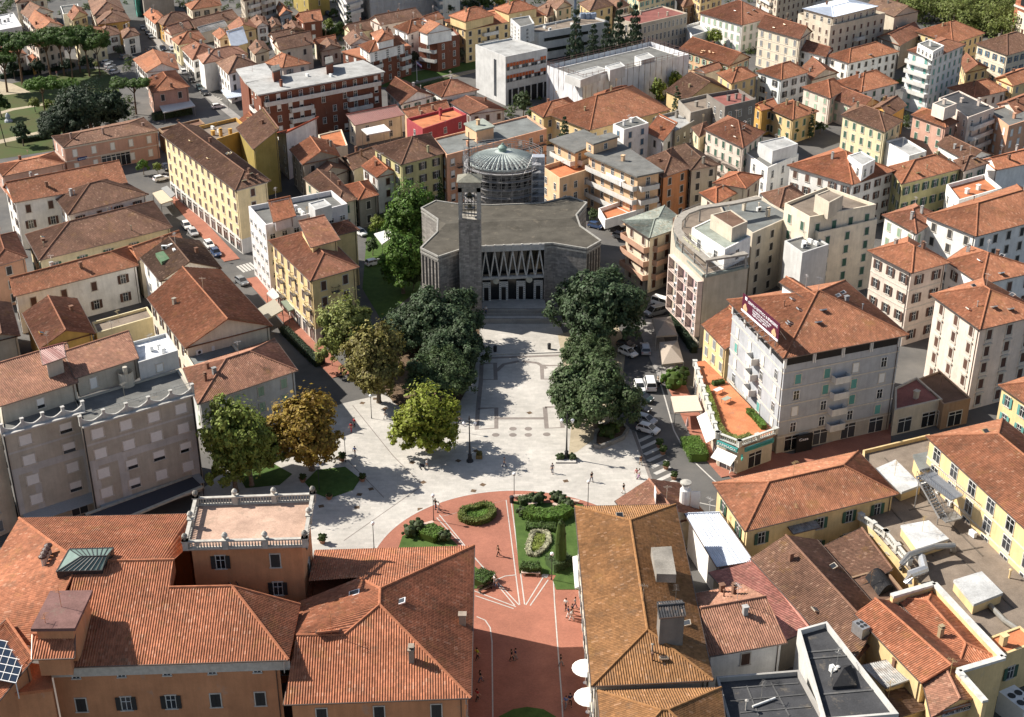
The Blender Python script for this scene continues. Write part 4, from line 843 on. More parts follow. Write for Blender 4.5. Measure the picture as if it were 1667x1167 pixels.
# right wing
house('','',[(513,896),(772,889),(767,1136),(462,1147)],12,'none','palace','orange',3,'cl,dark,4.4',parent=t,near=True,over=.7,wedges=[1,2])
a,b=at(772,888,12),at(767,1136,12); T1=onpl(619,958,a,b,.4)
if T1.z<12: T1=onpl(619,958,b,a,.4); T2=onpl(618,984,b,a,.4)
else: T2=onpl(618,984,a,b,.4)
fl_=at(462,1147,12); V1=plane3(560,1033,b,fl_,T2); V2=plane3(482,1034,b,fl_,T2); b0=at(513,895,12); Bk=plane3(584,940,a,b0,T1); Bl=plane3(502,946,a,b0,T1)
Wl=plane3(474,985,T1,T2,V1); rb=MB()
rf(rb,[a,b,T2,T1]); rf(rb,[b,fl_,V2,V1,T2]); rf(rb,[b0,a,T1,Bk,Bl]); rf(rb,[Wl,V2,V1,T2,T1,Bk])
for p,q in((a,T1),(b,T2),(T1,T2),(T2,V1),(V1,V2),(T1,Bk)): rb.tube([p,q],.17,6,2,False)
for p,q in((a,b),(b,fl_),(b0,a),(fl_,V2),(V2,V1)): rb.poly([p,q,q-dn,p-dn],1)
rb.poly([Vector((p.x,p.y,11.9)) for p in (b0,a,b,fl_)],1)
rb.build('roof',[M['tiles'],M['ridge'],M['ridge']],t,rc)
for x,y,pl in((670,1075,(b,fl_,T2)),(753,1015,(a,b,T2)),(655,972,None)):
    c=plane3(x,y,*pl) if pl else T1
    if pl: o=link('chimney',chimney_mesh(1 if x==670 else 0),t,c-world_loc(t),(.3,.25,.2))
for x,y,pl in((577,966,(T1,T2,V1)),(652,980,(a,b,T2))):
    u,v,nn=frame_of([pl[0],pl[1],pl[2]]); o=link('skylight',sky_mesh(),t,plane3(x,y,*pl)-world_loc(t)); o.rotation_euler=Matrix((u,v,nn)).transposed().to_euler()
house('','',[(518,1020),(556,1018),(553,1036),(516,1040)],14.6,'shed0','palace','orange',1,None,parent=t,base=12,near=True,ch=0)
t2=house('house','small tiled wing with roof solar panels at the bottom left corner',[(-70,1085),(18,1040),(62,1105),(-30,1175)],14.2,'shed3','palace','orange',4,None,near=True,ch=0)
mb=MB(); pq=[at(x,y,16.4) for x,y in((-12,1040),(47,1052),(26,1112),(-34,1100))]; mb.add(pq+[p-Vector((0,0,.12)) for p in pq],[(0,1,2,3),(0,4,5,1),(1,5,6,2),(2,6,7,3),(3,7,4,0)],0)
for k in range(6): s=k/5; mb.bar(pq[0].lerp(pq[3],s)+Vector((0,0,.03)),pq[1].lerp(pq[2],s)+Vector((0,0,.03)),.09,.08,1); mb.bar(pq[0].lerp(pq[1],s)+Vector((0,0,.02)),pq[3].lerp(pq[2],s)+Vector((0,0,.02)),.05,.06,1)
for p in pq: mb.bar(p,p-Vector((0,0,2)),.08,.08,1)
mb.build('solar_panel',[m_plain('solar_glass',(.015,.025,.045),.15),M['whiteframe']],t2)
# ------------------------------------------------------------------ church
cH=13.5; OUT=[(685,404),(711.6,378),(712.6,357),(686,339),(709.6,327),(743,332),(800,334),(881,331),(927,320),(955,330),(938,350),(944,368),(978,392),(955,405),(899.7,396),(785,401),(747,407),(713.6,418)]
CO=[at(x,y,cH) for x,y in OUT]; cc=sum(CO,Vector())/len(CO)
CH=thing('church','modern stone church with grey butterfly shaped roof and zigzag glass front','church',(cc.x,cc.y,0)); lst=(.255,.24,.225)
mb=MB(); n=len(CO)
FA,FB=at(783,401,cH),at(886,397,cH)
for i in range(n):
    p,q=CO[i],CO[(i+1)%n]
    if i==14: # front run: leave the glazed opening
        segs=[(p,FB),(FA,q)]
        d=Vector((0,1.6,0)); mb.poly([FB,FB+d,Vector((*(FB+d).xy,0)),Vector((*FB.xy,0))]); mb.poly([FA,Vector((*FA.xy,0)),Vector((*(FA+d).xy,0)),FA+d])
    else: segs=[(p,q)]
    for p,q in segs: f=[Vector((p.x,p.y,0)),Vector((p.x,p.y,cH)),Vector((q.x,q.y,cH)),Vector((q.x,q.y,0))]; mb.poly(f); occ(f)
mb.build('wall',M['stone'],CH,lst)
ra,rb_=at(726,364,14.2),at(930,355,14.1); mb=MB()
mb.poly([CO[2],CO[3],CO[4],CO[5],CO[6],CO[7],CO[8],CO[9],CO[10],rb_,ra]); mb.poly([CO[2],ra,rb_,CO[10],CO[11],CO[12],CO[13],CO[14],CO[15],CO[16],CO[17],CO[0],CO[1]]); mb.build('roof',M['felt'],CH,(.085,.077,.063))
mb=MB()
for i in range(n):
    p,q=CO[i],CO[(i+1)%n]; mb.bar(p+Vector((0,0,.0)),q+Vector((0,0,.0)),.32,.34,0); mb.bar(p-Vector((0,0,.7)),q-Vector((0,0,.7)),.25,.35,1)
mb.build('roof_edge',[M['concrete'],M['concrete']],CH,(.30,.29,.265))
d=Vector((0,1.4,0)); a,b=FA+d,FB+d; mb=MB(); mb.poly([a,b,Vector((b.x,b.y,0)),Vector((a.x,a.y,0))]); mb.build('glass_wall',M['glass'],CH); occ(mb.v)
mb=MB(); mb.bar(FA-Vector((0,0,.5)),FB-Vector((0,0,.5)),.5,1.2); mb.build('lintel',M['concrete'],CH,(.45,.44,.42))
mb=MB(); mb.bar(FA-Vector((0,0,6.6)),FB-Vector((0,0,6.6)),.7,.5); mb.build('beam',M['concrete'],CH,(.45,.44,.42))
for k in range(7):
    p=FA.lerp(FB,(k+.5)/7); tp_=p-Vector((0,0,1.1)); mb=MB(); mb.bar(p+Vector((0,-.2,.3)),tp_+Vector((0,-.2,0)),.3,.3)
    for s in(-1,1): q=FA.lerp(FB,(k+.5+.47*s)/7)-Vector((0,0,6.4)); mb.bar(tp_+Vector((0,-.1,0)),q+Vector((0,-.1,0)),.2,.25)
    mb.build('strut',M['concrete'],CH,(.50,.48,.45))
for k in range(4):
    u=(0.075+.279*k); p=FA.lerp(FB,u)+Vector((0,1.0,0)); mb=MB(); w_,h_=1.75,3.9; x=p.x; z=1.72
    for sx in(-1,1): mb.box((x+sx*.66,p.y,z+h_/2),(.42,.25,h_),0,0)
    mb.box((x,p.y,z+3.35),(.9,.25,1.1),0,0); mb.box((x,p.y+.1,z+1.4),(.9,.1,2.8),0,1)
    for i in range(9):
        for sx in(-.72,-.58,.58,.72): mb.box((x+sx,p.y-.13,z+.3+.4*i),(.08,.03,.2),0,1)
    for i in range(5):
        for j in range(3): mb.box((x-.36+.18*i,p.y-.13,z+3.0+.32*j),(.09,.03,.16),0,1)
    mb.build('portal',[M['whiteframe'],M['dark']],CH)
for px_ in(.235,.765):
    p=FA.lerp(FB,px_)+Vector((0,-.45,-7.1)); mb=MB(); mb.lathe((0,0,0),[(.001,0),(.62,0),(.62,.15),(.45,.2),(.4,.12),(.001,.14)],14); mb.v=[Vector((p.x+v.x,p.y-v.z,p.z+v.y)) for v in mb.v]; mb.build('medallion',M['concrete'],CH,(.5,.48,.4))
def slits(p,q,k,z0,z1,w):
    nn=edge_n(p,q)
    if nn.dot(CAMV-p)<0: nn=-nn
    for i in range(k):
        c=p.lerp(q,(i+.6)/(k+.2)); mb=MB(); dd=(q-p).normalized(); dd=Vector((dd.x,dd.y,0))
        vs=[Vector((c.x,c.y,z))+dd*s*w/2+nn*e for e in(-.2,.04) for s,z in((-1,z0),(1,z0),(1,z1),(-1,z1))]
        mb.add(vs,[(4,5,6,7),(0,1,5,4),(1,2,6,5),(2,3,7,6),(3,0,4,7)]); mb.build('slit_window',M['dark'],CH)
slits(CO[0],CO[17],5,6.5,12.3,.55); slits(CO[12],CO[13],5,6.5,12.3,.5)
# dome
zr=13; fp=at(818,327,zr); Rd=7.2; dc=Vector((fp.x,fp.y+Rd,0)); zt=19.6
mb=MB(); mb.lathe((dc.x,dc.y,0),[(Rd-.7,0),(Rd-.7,zt)],40); 
mb.build('drum',M['stone'],CH,lst)
for k in range(24):
    a=2*math.pi*k/24; mb=MB(); c=Vector((dc.x+math.cos(a)*(Rd-.62),dc.y+math.sin(a)*(Rd-.62),16.4)); mb.box(c,(.25,1.0,2.8),a); mb.build('drum_window',M['dark'],CH)
mb=MB(); mb.lathe((dc.x,dc.y,zt),[(Rd,-.35),(Rd,0),(Rd*.93,.35),(Rd*.75,.95),(Rd*.5,1.5),(Rd*.25,1.85),(.9,2.0)],48,0)
for k in range(40):
    a=2*math.pi*k/40; pr=[(Rd*1.0,0.05),(Rd*.93,.40),(Rd*.75,1.0),(Rd*.5,1.55),(Rd*.25,1.9)]
    for (r0,z0),(r1,z1) in zip(pr,pr[1:]): mb.bar((dc.x+math.cos(a)*r0,dc.y+math.sin(a)*r0,zt+z0),(dc.x+math.cos(a)*r1,dc.y+math.sin(a)*r1,zt+z1),.12,.2,0)
for k in range(40):
    a0,a1=2*math.pi*(k+.28)/40,2*math.pi*(k+.72)/40; pr=[(Rd*.985,.13),(Rd*.93,.39),(Rd*.75,.99),(Rd*.55,1.46)]
    for i,((r0,z0),(r1,z1)) in enumerate(zip(pr,pr[1:])):
        f0,f1=1-i*.28,1-(i+1)*.28; am=(a0+a1)/2; h_=(a1-a0)/2; C_=lambda an,r_,z_: (dc.x+math.cos(an)*r_,dc.y+math.sin(an)*r_,zt+z_)
        mb.poly([C_(am-h_*f0,r0,z0),C_(am+h_*f0,r0,z0),C_(am+h_*f1,r1,z1),C_(am-h_*f1,r1,z1)],1)
dm=mb.build('dome',[M['paint'],M['glass']],CH,(.40,.44,.42))
mb=MB(); mb.lathe((dc.x,dc.y,zt+1.9),[(.85,0),(.85,.7),(1.05,.75),(1.0,.95),(.6,1.3),(.15,1.5)],14); mb.sphere((dc.x,dc.y,zt+3.6),.22,8); mb.build('lantern',M['paint'],CH,(.20,.28,.24))
# scaffolding round the dome
SC=thing('scaffolding','metal scaffolding encircling the church dome drum','scaffold',(dc.x,dc.y,0))
for k in range(22):
    a=2*math.pi*(k+.4)/22; mb=MB()
    for rr in(Rd+.25,Rd+1.15): mb.bar((dc.x+math.cos(a)*rr,dc.y+math.sin(a)*rr,9),(dc.x+math.cos(a)*rr,dc.y+math.sin(a)*rr,zt+1.6),.09,.09)
    mb.build('upright',M['metal'],SC,(.34,.33,.33))
for k in range(7):
    z=10.2+1.75*k; mb=MB()
    for i in range(44):
        a,b=2*math.pi*i/44,2*math.pi*(i+1)/44
        for rr,zz in((Rd+1.15,z),(Rd+1.15,z+.5),(Rd+1.15,z+1),(Rd+.25,z)): mb.bar((dc.x+math.cos(a)*rr,dc.y+math.sin(a)*rr,zz),(dc.x+math.cos(b)*rr,dc.y+math.sin(b)*rr,zz),.07,.07,0)
        if i%2==k%2: mb.bar((dc.x+math.cos(a)*(Rd+1.15),dc.y+math.sin(a)*(Rd+1.15),z),(dc.x+math.cos(b)*(Rd+1.15),dc.y+math.sin(b)*(Rd+1.15),z+1.7),.05,.05,0)
    if z<zt: 
        for i in range(44):
            a,b=2*math.pi*i/44,2*math.pi*(i+1)/44; P_=lambda an,rr: Vector((dc.x+math.cos(an)*rr,dc.y+math.sin(an)*rr,z-.05))
            mb.poly([P_(a,Rd+.2),P_(b,Rd+.2),P_(b,Rd+1.1),P_(a,Rd+1.1)],1)
    mb.build('scaffold_lift',[M['metal'],M['concrete']],SC,(.34,.33,.33))
mb=MB(); q=at(876,322,13.5); q.y+=2.0
for i in range(6):
    mb.box((q.x,q.y,13.5+1.7*i),(2.6,2.2,.08),0,0)
for sx in(-1.3,1.3):
    for sy in(-1.1,1.1): mb.box((q.x+sx,q.y+sy,13),(.1,.1,18),0,0)
mb.add([(q.x-1.35,q.y-1.15,9),(q.x+1.35,q.y-1.15,9),(q.x+1.35,q.y-1.15,22),(q.x-1.35,q.y-1.15,22),(q.x-1.35,q.y+1.15,9),(q.x+1.35,q.y+1.15,9),(q.x+1.35,q.y+1.15,22),(q.x-1.35,q.y+1.15,22)],[(4,5,6,7),(1,5,6,2)],1)
mb.build('stair_tower',[M['metal'],M['net']],SC,(.62,.63,.66))
# bell tower
tb=at(767,522,0); TW=thing('bell_tower','tall square stone bell tower topped by an iron cross','tower',(tb.x,tb.y+2,0)); hw=2.05; x0,y0=tb.x,tb.y+2; ht=27.9
mb=MB(); mb.box((x0,y0,10.2),(2*hw,2*hw,20.4)); mb.build('shaft',M['stone'],TW,(.28,.262,.245)); 
for f in([(-hw,-hw),(hw,-hw)],[(-hw,hw),(-hw,-hw)],[(hw,-hw),(hw,hw)]): occ([Vector((x0+f[0][0],y0+f[0][1],0)),Vector((x0+f[1][0],y0+f[1][1],0)),Vector((x0+f[1][0],y0+f[1][1],20.4)),Vector((x0+f[0][0],y0+f[0][1],20.4))])
for sx in(-1,1):
    for sy in(-1,1): mb=MB(); mb.box((x0+sx*(hw-.35),y0+sy*(hw-.35),23.6),(.7,.7,6.4)); mb.build('corner_pier',M['concrete'],TW,(.33,.32,.30))
mb=MB(); mb.box((x0,y0,26.9),(2*hw,2*hw,1.9)); mb.box((x0,y0,20.55),(2*hw+.1,2*hw+.1,.25)); mb.build('belfry_slab',M['stone'],TW,(.30,.285,.255))
mb=MB(); e=hw+.25; q=[Vector((x0+s*e,y0+u*e,ht)) for s,u in((-1,-1),(1,-1),(1,1),(-1,1))]; ap=Vector((x0,y0,ht+1.1))
for i in range(4): mb.poly([q[i],q[(i+1)%4],ap])
mb.poly(q[::-1]); mb.build('cap',M['concrete'],TW,(.20,.195,.16))
mb=MB(); mb.box((x0,y0,ht+5.0),(.16,.16,7.6)); mb.box((x0,y0,ht+7.4),(2.3,.16,.16))
for s in(-1,1): mb.bar((x0+s*.55,y0,ht+.6),(x0,y0,ht+3.2),.1,.1)
mb.build('cross',M['rail'],TW)
for zz in(22.0,24.3):
    mb=MB(); mb.lathe((x0,y0-.3,zz),[(.62,0),(.58,.12),(.4,.6),(.28,.95),(.05,1.1)],14); mb.build('bell',M['metal'],TW,(.10,.09,.06))
mb=MB()
for zz in(21.9,23.3,25.5): mb.box((x0,y0-.3,zz),(2*hw-.8,.12,.12)); 
for sx in(-.9,-.3,.3,.9): mb.box((x0+sx,y0-.3,23.3),(.1,.12,5.2))
for zz in(22.0,24.3): mb.lathe((x0,y0-.35,zz+.4),[(1.0,-.04),(1.05,0),(1.0,.04)],18)
mb.build('bell_frame',M['rail'],TW)
# steps
fy=at(835,491,1.7).y; x1,x2=at(786,500,1.7).x,at(888,500,1.5).x; ST=MB(); yA=at(835,503,1.7).y; yB=at(835,514,.9).y; yC=at(835,519,.9).y; yD=at(835,527,0).y
def step(xa,xb,y0,y1,z): ST.box(((xa+xb)/2,(y0+y1)/2,z/2),(xb-xa,abs(y1-y0),z))
step(x1-4,x2,yA,fy+1.3,1.7)
for k in range(5): a=yA+(yB-yA)*k/5; b=yA+(yB-yA)*(k+1)/5; step(x1,x2,a,b,1.7-.16*(k+1))
step(x1,x2+1.2,yB,yC,.88)
for k in range(5): a=yC+(yD-yC)*k/5; b=yC+(yD-yC)*(k+1)/5; step(x1,x2+1.2,a,b,.88-.16*(k+1)-.01)
M['pave']=m_ground('plaza_paving',(.47,.445,.405),(.40,.38,.35),.9,(1.3,.65,.86,.07)); M['step']=m_ground('step_stone',(.50,.48,.44),(.40,.385,.36),.8,(1.5,.5,.85,.05))
NB=MB()  # dark strips along the tread edges, painting in the shade lines of the risers
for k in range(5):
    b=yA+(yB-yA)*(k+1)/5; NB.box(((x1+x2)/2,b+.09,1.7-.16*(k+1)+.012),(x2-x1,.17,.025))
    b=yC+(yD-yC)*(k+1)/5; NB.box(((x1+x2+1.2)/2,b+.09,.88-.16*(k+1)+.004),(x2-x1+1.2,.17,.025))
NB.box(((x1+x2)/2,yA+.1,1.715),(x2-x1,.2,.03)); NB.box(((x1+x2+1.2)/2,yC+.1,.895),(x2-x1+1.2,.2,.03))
tag(NB.build('step_shade_strip',M['concrete'],None,(.13,.125,.12)),kind='structure')
tag(ST.build('church_steps',M['step']),kind='structure')
HR=thing('handrail','thin dark handrail beside the church steps','handrail',(x2+1.3,yB,0)); mb=MB(); mb.tube([(x2+1.3,yC+.2,.9),(x2+1.3,yC+.2,1.9),(x2+1.3,yD,1.1),(x2+1.3,yD,0)],.05,6); mb.build('rail',M['rail'],HR)
# ------------------------------------------------------------------ ground
M['asphalt']=m_ground('asphalt',(.085,.084,.084),(.135,.128,.118),.07); M['brickpave']=m_ground('brick_paving',(.37,.155,.105),(.31,.13,.09),.35,(.25,.12,.8,.1)); M['grass']=m_ground('grass',(.045,.085,.018),(.075,.125,.03),.8)
M['parkgrass']=m_ground('park_grass',(.085,.085,.032),(.045,.075,.02),.12); M['line']=m_ground('white_line',(.52,.50,.46),(.40,.385,.36),2); M['band']=m_ground('grey_paving_band',(.235,.205,.185),(.20,.175,.16),1,(.6,.3,.85,.06)); M['gravel']=m_ground('gravel',(.42,.36,.26),(.33,.28,.2),1.2); M['yard']=m_ground('yard_concrete',(.24,.225,.20),(.18,.17,.155),.4); M['walk']=m_ground('side_paving',(.30,.285,.265),(.24,.23,.22),.6,(.5,.5,.85,.05))
def sheet(name,pts,z,mat,px=True,kind='structure'):
    P=[at(x,y,0) for x,y in pts] if px else [Vector(p) for p in pts]
    mb=MB(); mb.poly([Vector((p.x,p.y,z)) for p in cw(P)[::-1]]); return tag(mb.build(name,M[mat]),kind=kind)
def pts_strip(pts,w):
    L=[];Rr=[]
    for i,p in enumerate(pts):
        a=pts[max(i-1,0)];b=pts[min(i+1,len(pts)-1)]; d=(b-a); n=Vector((-d.y,d.x,0)).normalized()*w/2; L.append(p+n);Rr.append(p-n)
    return L,Rr
def strip(name,pts,w,z,mat,zb=None,px=True):
    P=[at(x,y,0) for x,y in pts] if px else pts; L,Rr=pts_strip(P,w); mb=MB(); n=len(P)
    for i in range(n-1):
        q=[L[i],L[i+1],Rr[i+1],Rr[i]]; q=[Vector((p.x,p.y,z)) for p in q][::-1]; mb.poly(q)
        if zb is not None:
            for a,b in((L[i],L[i+1]),(Rr[i+1],Rr[i])): mb.poly([Vector((a.x,a.y,zb)),Vector((b.x,b.y,zb)),Vector((b.x,b.y,z)),Vector((a.x,a.y,z))])
    return tag(mb.build(name,M[mat]),kind='structure')
mb=MB(); mb.poly([(-1500,-200,0),(1500,-200,0),(1500,2600,0),(-1500,2600,0)]); tag(mb.build('ground',M['asphalt']),kind='structure')
sheet('plaza',[(560,656),(622,642),(655,655),(700,560),(787,515),(905,515),(925,560),(1000,688),(1036,703),(1066,800),(1110,930),(1000,990),(700,990),(480,960),(440,930),(325,870),(325,800),(440,700)],.008,'pave')
def c3(a,b,c):
    d=2*(a.x*(b.y-c.y)+b.x*(c.y-a.y)+c.x*(a.y-b.y)); s=[p.x**2+p.y**2 for p in(a,b,c)]
    return Vector(((s[0]*(b.y-c.y)+s[1]*(c.y-a.y)+s[2]*(a.y-b.y))/d,(s[0]*(c.x-b.x)+s[1]*(a.x-c.x)+s[2]*(b.x-a.x))/d,0))
CC=c3(at(620,883),at(853,799),at(950,815)); CRD=(at(853,799)-CC).length
def circ(r,a0,a1,k=48): return [CC+Vector((r*math.cos(a0+(a1-a0)*i/k),r*math.sin(a0+(a1-a0)*i/k),0)) for i in range(k+1)]
yb=at(850,1300).y
sheet('brick_circle',circ(CRD,0,2*math.pi,96)[:-1],.014,'brickpave',False)
sheet('brick_street',[(600,985),(1000,985),(1060,1330),(640,1330)],.02,'brickpave')
strip('circle_edge',[p for p in circ(CRD+.15,.1,3.3)],.3,.024,'line',px=False)
J=at(851,992)
for k,pl in enumerate(([(846,985),(824,814),(711,843),(845,985)],[(854,984),(832,815)],[(838,986),(715,838)],[(856,985),(884,940)],[(863,986),(893,943)],[(840,988),(772,962)],[(836,991),(774,970)],[(808,944),(822,938),(840,936)],[(776,1004),(790,1010),(798,1022),(801,1045),(803,1240)],[(901,946),(903,985),(907,1040),(914,1130),(920,1240)])):
    strip('paving_line',pl,.16,.026+.002*k,'line')
for k,pl in enumerate(([(1030,700),(1068,803)],)): strip('kerb_stone',pl,.5,.02,'band')
# plaza inlays
def ring(name,pts,w,z,mat): strip(name,pts+[pts[0]],w,z,mat)
for k,(a) in enumerate(([(784,592),(806,591),(807,618),(783,618)],[(778,665),(808,664),(808,697),(776,699)],[(882,595),(910,595),(912,617),(883,617)],[(887,663),(912,662),(916,696),(890,697)])): ring('paving_band',a,.75,.012,'band')
for k,a in enumerate(([(783,618),(778,665)],[(808,681),(888,681)],[(787,583),(925,578)],[(845,588),(820,593),(808,604)],[(850,588),(875,591),(890,600)])): strip('paving_band',a,.75,.0135+.0015*k,'band')
for x,y in((835,698),(860,698),(807,708),(835,708),(860,708),(890,707)):
    c=at(x,y); mb=MB(); mb.poly([(c.x+.62*math.cos(6.283*i/18),c.y+.62*math.sin(6.283*i/18),.018) for i in range(18)]); tag(mb.build('paving_disc',M['band']),kind='structure')
for k,a in enumerate(([(574,660),(640,742),(688,790)],[(562,745),(625,810)],[(688,790),(560,880)])): strip('drain_line',a,.14,.0105+.001*k,'band')
for k,(x,y) in enumerate(((642,720),(671,753),(585,805),(581,826),(604,796),(689,785),(786,789),(771,799),(684,829),(523,824),(775,734),(746,750),(590,656),(611,649),(921,783),(862,672),(627,665),(700,690))):
    c=at(x,y); mb=MB(); a_=k*.3; mb.poly([(c.x+.55*math.cos(a_+1.571*i),c.y+.55*math.sin(a_+1.571*i),.019) for i in range(4)]); tag(mb.build('drain_cover',M['soil']),kind='structure')
strip('stone_ledge',[(786,578),(926,573)],.35,.16,'step',.008)
# roads: kerbed brick pavements, white lines
strip('pavement',[(284,318),(330,372),(378,424)],3.4,.12,'brickpave',0); strip('pavement',[(412,452),(440,482),(475,522),(515,570),(556,612)],3.4,.12,'brickpave',0)
strip('pavement',[(1096,618),(1112,650),(1136,700),(1158,740),(1190,775)],3.2,.12,'brickpave',0); sheet('pavement',[(1150,735),(1205,728),(1290,740),(1450,690),(1450,730),(1300,800),(1195,785)],.13,'brickpave')
strip('pavement',[(1052,520),(1072,575),(1092,618)],4.0,.1,'walk',0)
strip('white_line',[(1040,500),(1058,560),(1068,600),(1083,650),(1097,700),(1118,740),(1160,780),(1200,812)],.22,.006,'line')
strip('white_line',[(1128,816),(1165,824)],.2,.008,'line'); strip('white_line',[(1050,497),(1085,486),(1130,476)],.2,.007,'line')
for k in range(9):
    a=(1038+k*5.6,719+k*10.5); b=(1066+k*5.0,706+k*10.8); strip('crossing_stripe',[a,b],.75,.009,'line')
for k in range(5): strip('crossing_stripe',[(386+k*5,433-k*1.4),(398+k*5,443-k*1.4)],.5,.009,'line')
for k in range(6): strip('crossing_stripe',[(330+k*5,156+k*1.5),(338+k*5,153+k*1.5)],.5,.009,'line')
strip('pavement',[(250,60),(290,112),(345,160),(395,200)],2.6,.12,'walk',0)
sheet('yard',[(650,120),(700,110),(780,92),(782,112),(700,132),(660,141)],.006,'yard')
# grass: park, field and beds
sheet('park_lawn',[(-60,150),(60,128),(130,112),(165,112),(190,130),(200,170),(90,222),(-60,262)],.01,'parkgrass'); sheet('park_lawn',[(-60,232),(85,225),(88,245),(-60,268)],.014,'parkgrass')
strip('park_path',[(-20,190),(20,178),(70,170),(130,165)],2.2,.02,'gravel'); strip('park_path',[(-20,235),(40,222),(85,212)],3.5,.022,'gravel'); sheet('park_path',[(-40,125),(20,136),(50,150),(-40,160)],.024,'gravel')
sheet('grass_field',[(618,141),(655,120),(700,112),(780,96),(781,111),(700,127),(640,143)],.02,'grass')
# railway beside the field
strip('railway_bed',[(655,143),(700,133),(782,113)],2.6,.1,'gravel',0)
for s in(-.7,.7):
    P=[at(x,y) for x,y in((655,143),(700,133),(782,113))]; L,_r=pts_strip(P,2*s); mb=MB()
    for a,b in zip(L,L[1:]): mb.bar((a.x,a.y,.2),(b.x,b.y,.2),.14,.16)
    tag(mb.build('rail',M['metal'],None,(.3,.25,.22)),kind='structure')
BZ=list(range(20))
for nm,a in(('grass_bed',[(655,873),(703,848),(745,888),(640,920)]),('grass_bed',[(835,816),(950,822),(945,940),(886,935),(845,932)]),('grass_bed',[(770,920),(801,944),(785,958),(740,960)]),('grass_bed',[(925,905),(960,880),(975,960),(905,960),(900,945)]),('grass_bed',[(812,1167),(835,1155),(858,1151),(885,1155),(905,1167),(910,1200),(810,1200)]),('grass_bed',[(496,785),(516,765),(562,760),(587,780),(575,798),(535,812),(510,802)]),('grass_bed',[(380,760),(440,752),(476,772),(455,790),(400,795)]),('grass_bed',[(570,585),(600,560),(612,600),(590,612)]),('grass_bed',[(600,350),(690,345),(684,470),(620,520),(590,470)])): sheet(nm,a,.03+.0021*BZ.pop(),'grass')
sheet('tree_bed',[(615,620),(640,560),(700,500),(778,500),(782,560),(768,620),(735,680),(665,672),(640,655)],.03,'soil'); sheet('tree_bed',[(908,545),(1000,520),(1020,560),(1010,640),(1000,690),(935,680),(918,600)],.03,'gravel')
sheet('gravel_bed',[(930,690),(965,680),(970,712),(940,735),(926,740)],.02,'gravel')
strip('path',[(886,940),(905,905),(935,868),(960,842)],.9,.05,'line'); strip('path',[(892,944),(912,908),(945,868)],.5,.052,'brickpave')
# ------------------------------------------------------------------ foliage
def crown(name,blobs,nl,size,seed,clump=.28,shell=(.72,1.02)):
    r=random.Random(seed); vs=[];fs=[]; wts=[b[3]*b[4]+b[3]*b[5]+b[4]*b[5] for b in blobs]; cl=[]
    for b,wt in zip(blobs,wts):
        k=max(6,int(2.2*wt/(clump*clump*max(b[3:6])**2+.4)))
        k=min(k,120)
        for i in range(k):
            z=r.uniform(-.75,1); a=r.uniform(0,6.283); q=math.sqrt(max(0,1-z*z)); s=r.uniform(*shell); d=Vector((q*math.cos(a),q*math.sin(a),z))
            cl.append((Vector((b[0]+d.x*b[3]*s,b[1]+d.y*b[4]*s,b[2]+d.z*b[5]*s)),d,clump*(b[3]+b[5])/2*r.uniform(.6,1.25)))
    for i in range(nl):
        c,d,cr=r.choice(cl); g=Vector((r.gauss(0,1),r.gauss(0,1),r.gauss(0,.8))); 
        if g.length>0: g=g.normalized()*r.random()**.4
        p=c+g*cr; n=(d*.7+g*.6+Vector((r.uniform(-.6,.6),r.uniform(-.6,.6),r.uniform(-.2,.8)))).normalized(); t=n.cross(Vector((r.uniform(-1,1),r.uniform(-1,1),r.uniform(-1,1)))).normalized(); b=n.cross(t); s=size*r.uniform(.55,1.25)
        k=len(vs); vs+=[p-t*s*.5,p+b*s*.32,p+t*s*.5,p-b*s*.32]; fs.append((k,k+1,k+2,k+3))
    return mesh_from(name,vs,fs,[M['leaf']])
def trunk(name,h,r0,limbs,seed,base=0):
    rr=random.Random(seed); mb=MB(); top=Vector((rr.uniform(-.2,.2),rr.uniform(-.2,.2),h)); mb.tube([(0,0,-.2),(0,0,.3),(top.x*.5,top.y*.5,h*.5),top],[r0*1.5,r0,r0*.85,r0*.7],9)
    for l in limbs:
        l=Vector(l); m=top.lerp(l,.5)+Vector((0,0,.12*(l-top).length)); mb.tube([top-Vector((0,0,.2)),m,l],[r0*.62,r0*.4,r0*.12],6)
    return mesh_from(name,mb.v,mb.f,[M['bark']])
def rb_blobs(r,k,R0,z0,z1,br):
    out=[]
    for i in range(k):
        a=r.uniform(0,6.283); q=R0*math.sqrt(r.random()); z=z0+(z1-z0)*r.random()*(1-.45*q/R0); b=br*r.uniform(.75,1.2); out.append((q*math.cos(a),q*math.sin(a),z,b,b,b*.85))
    return out
TK={}
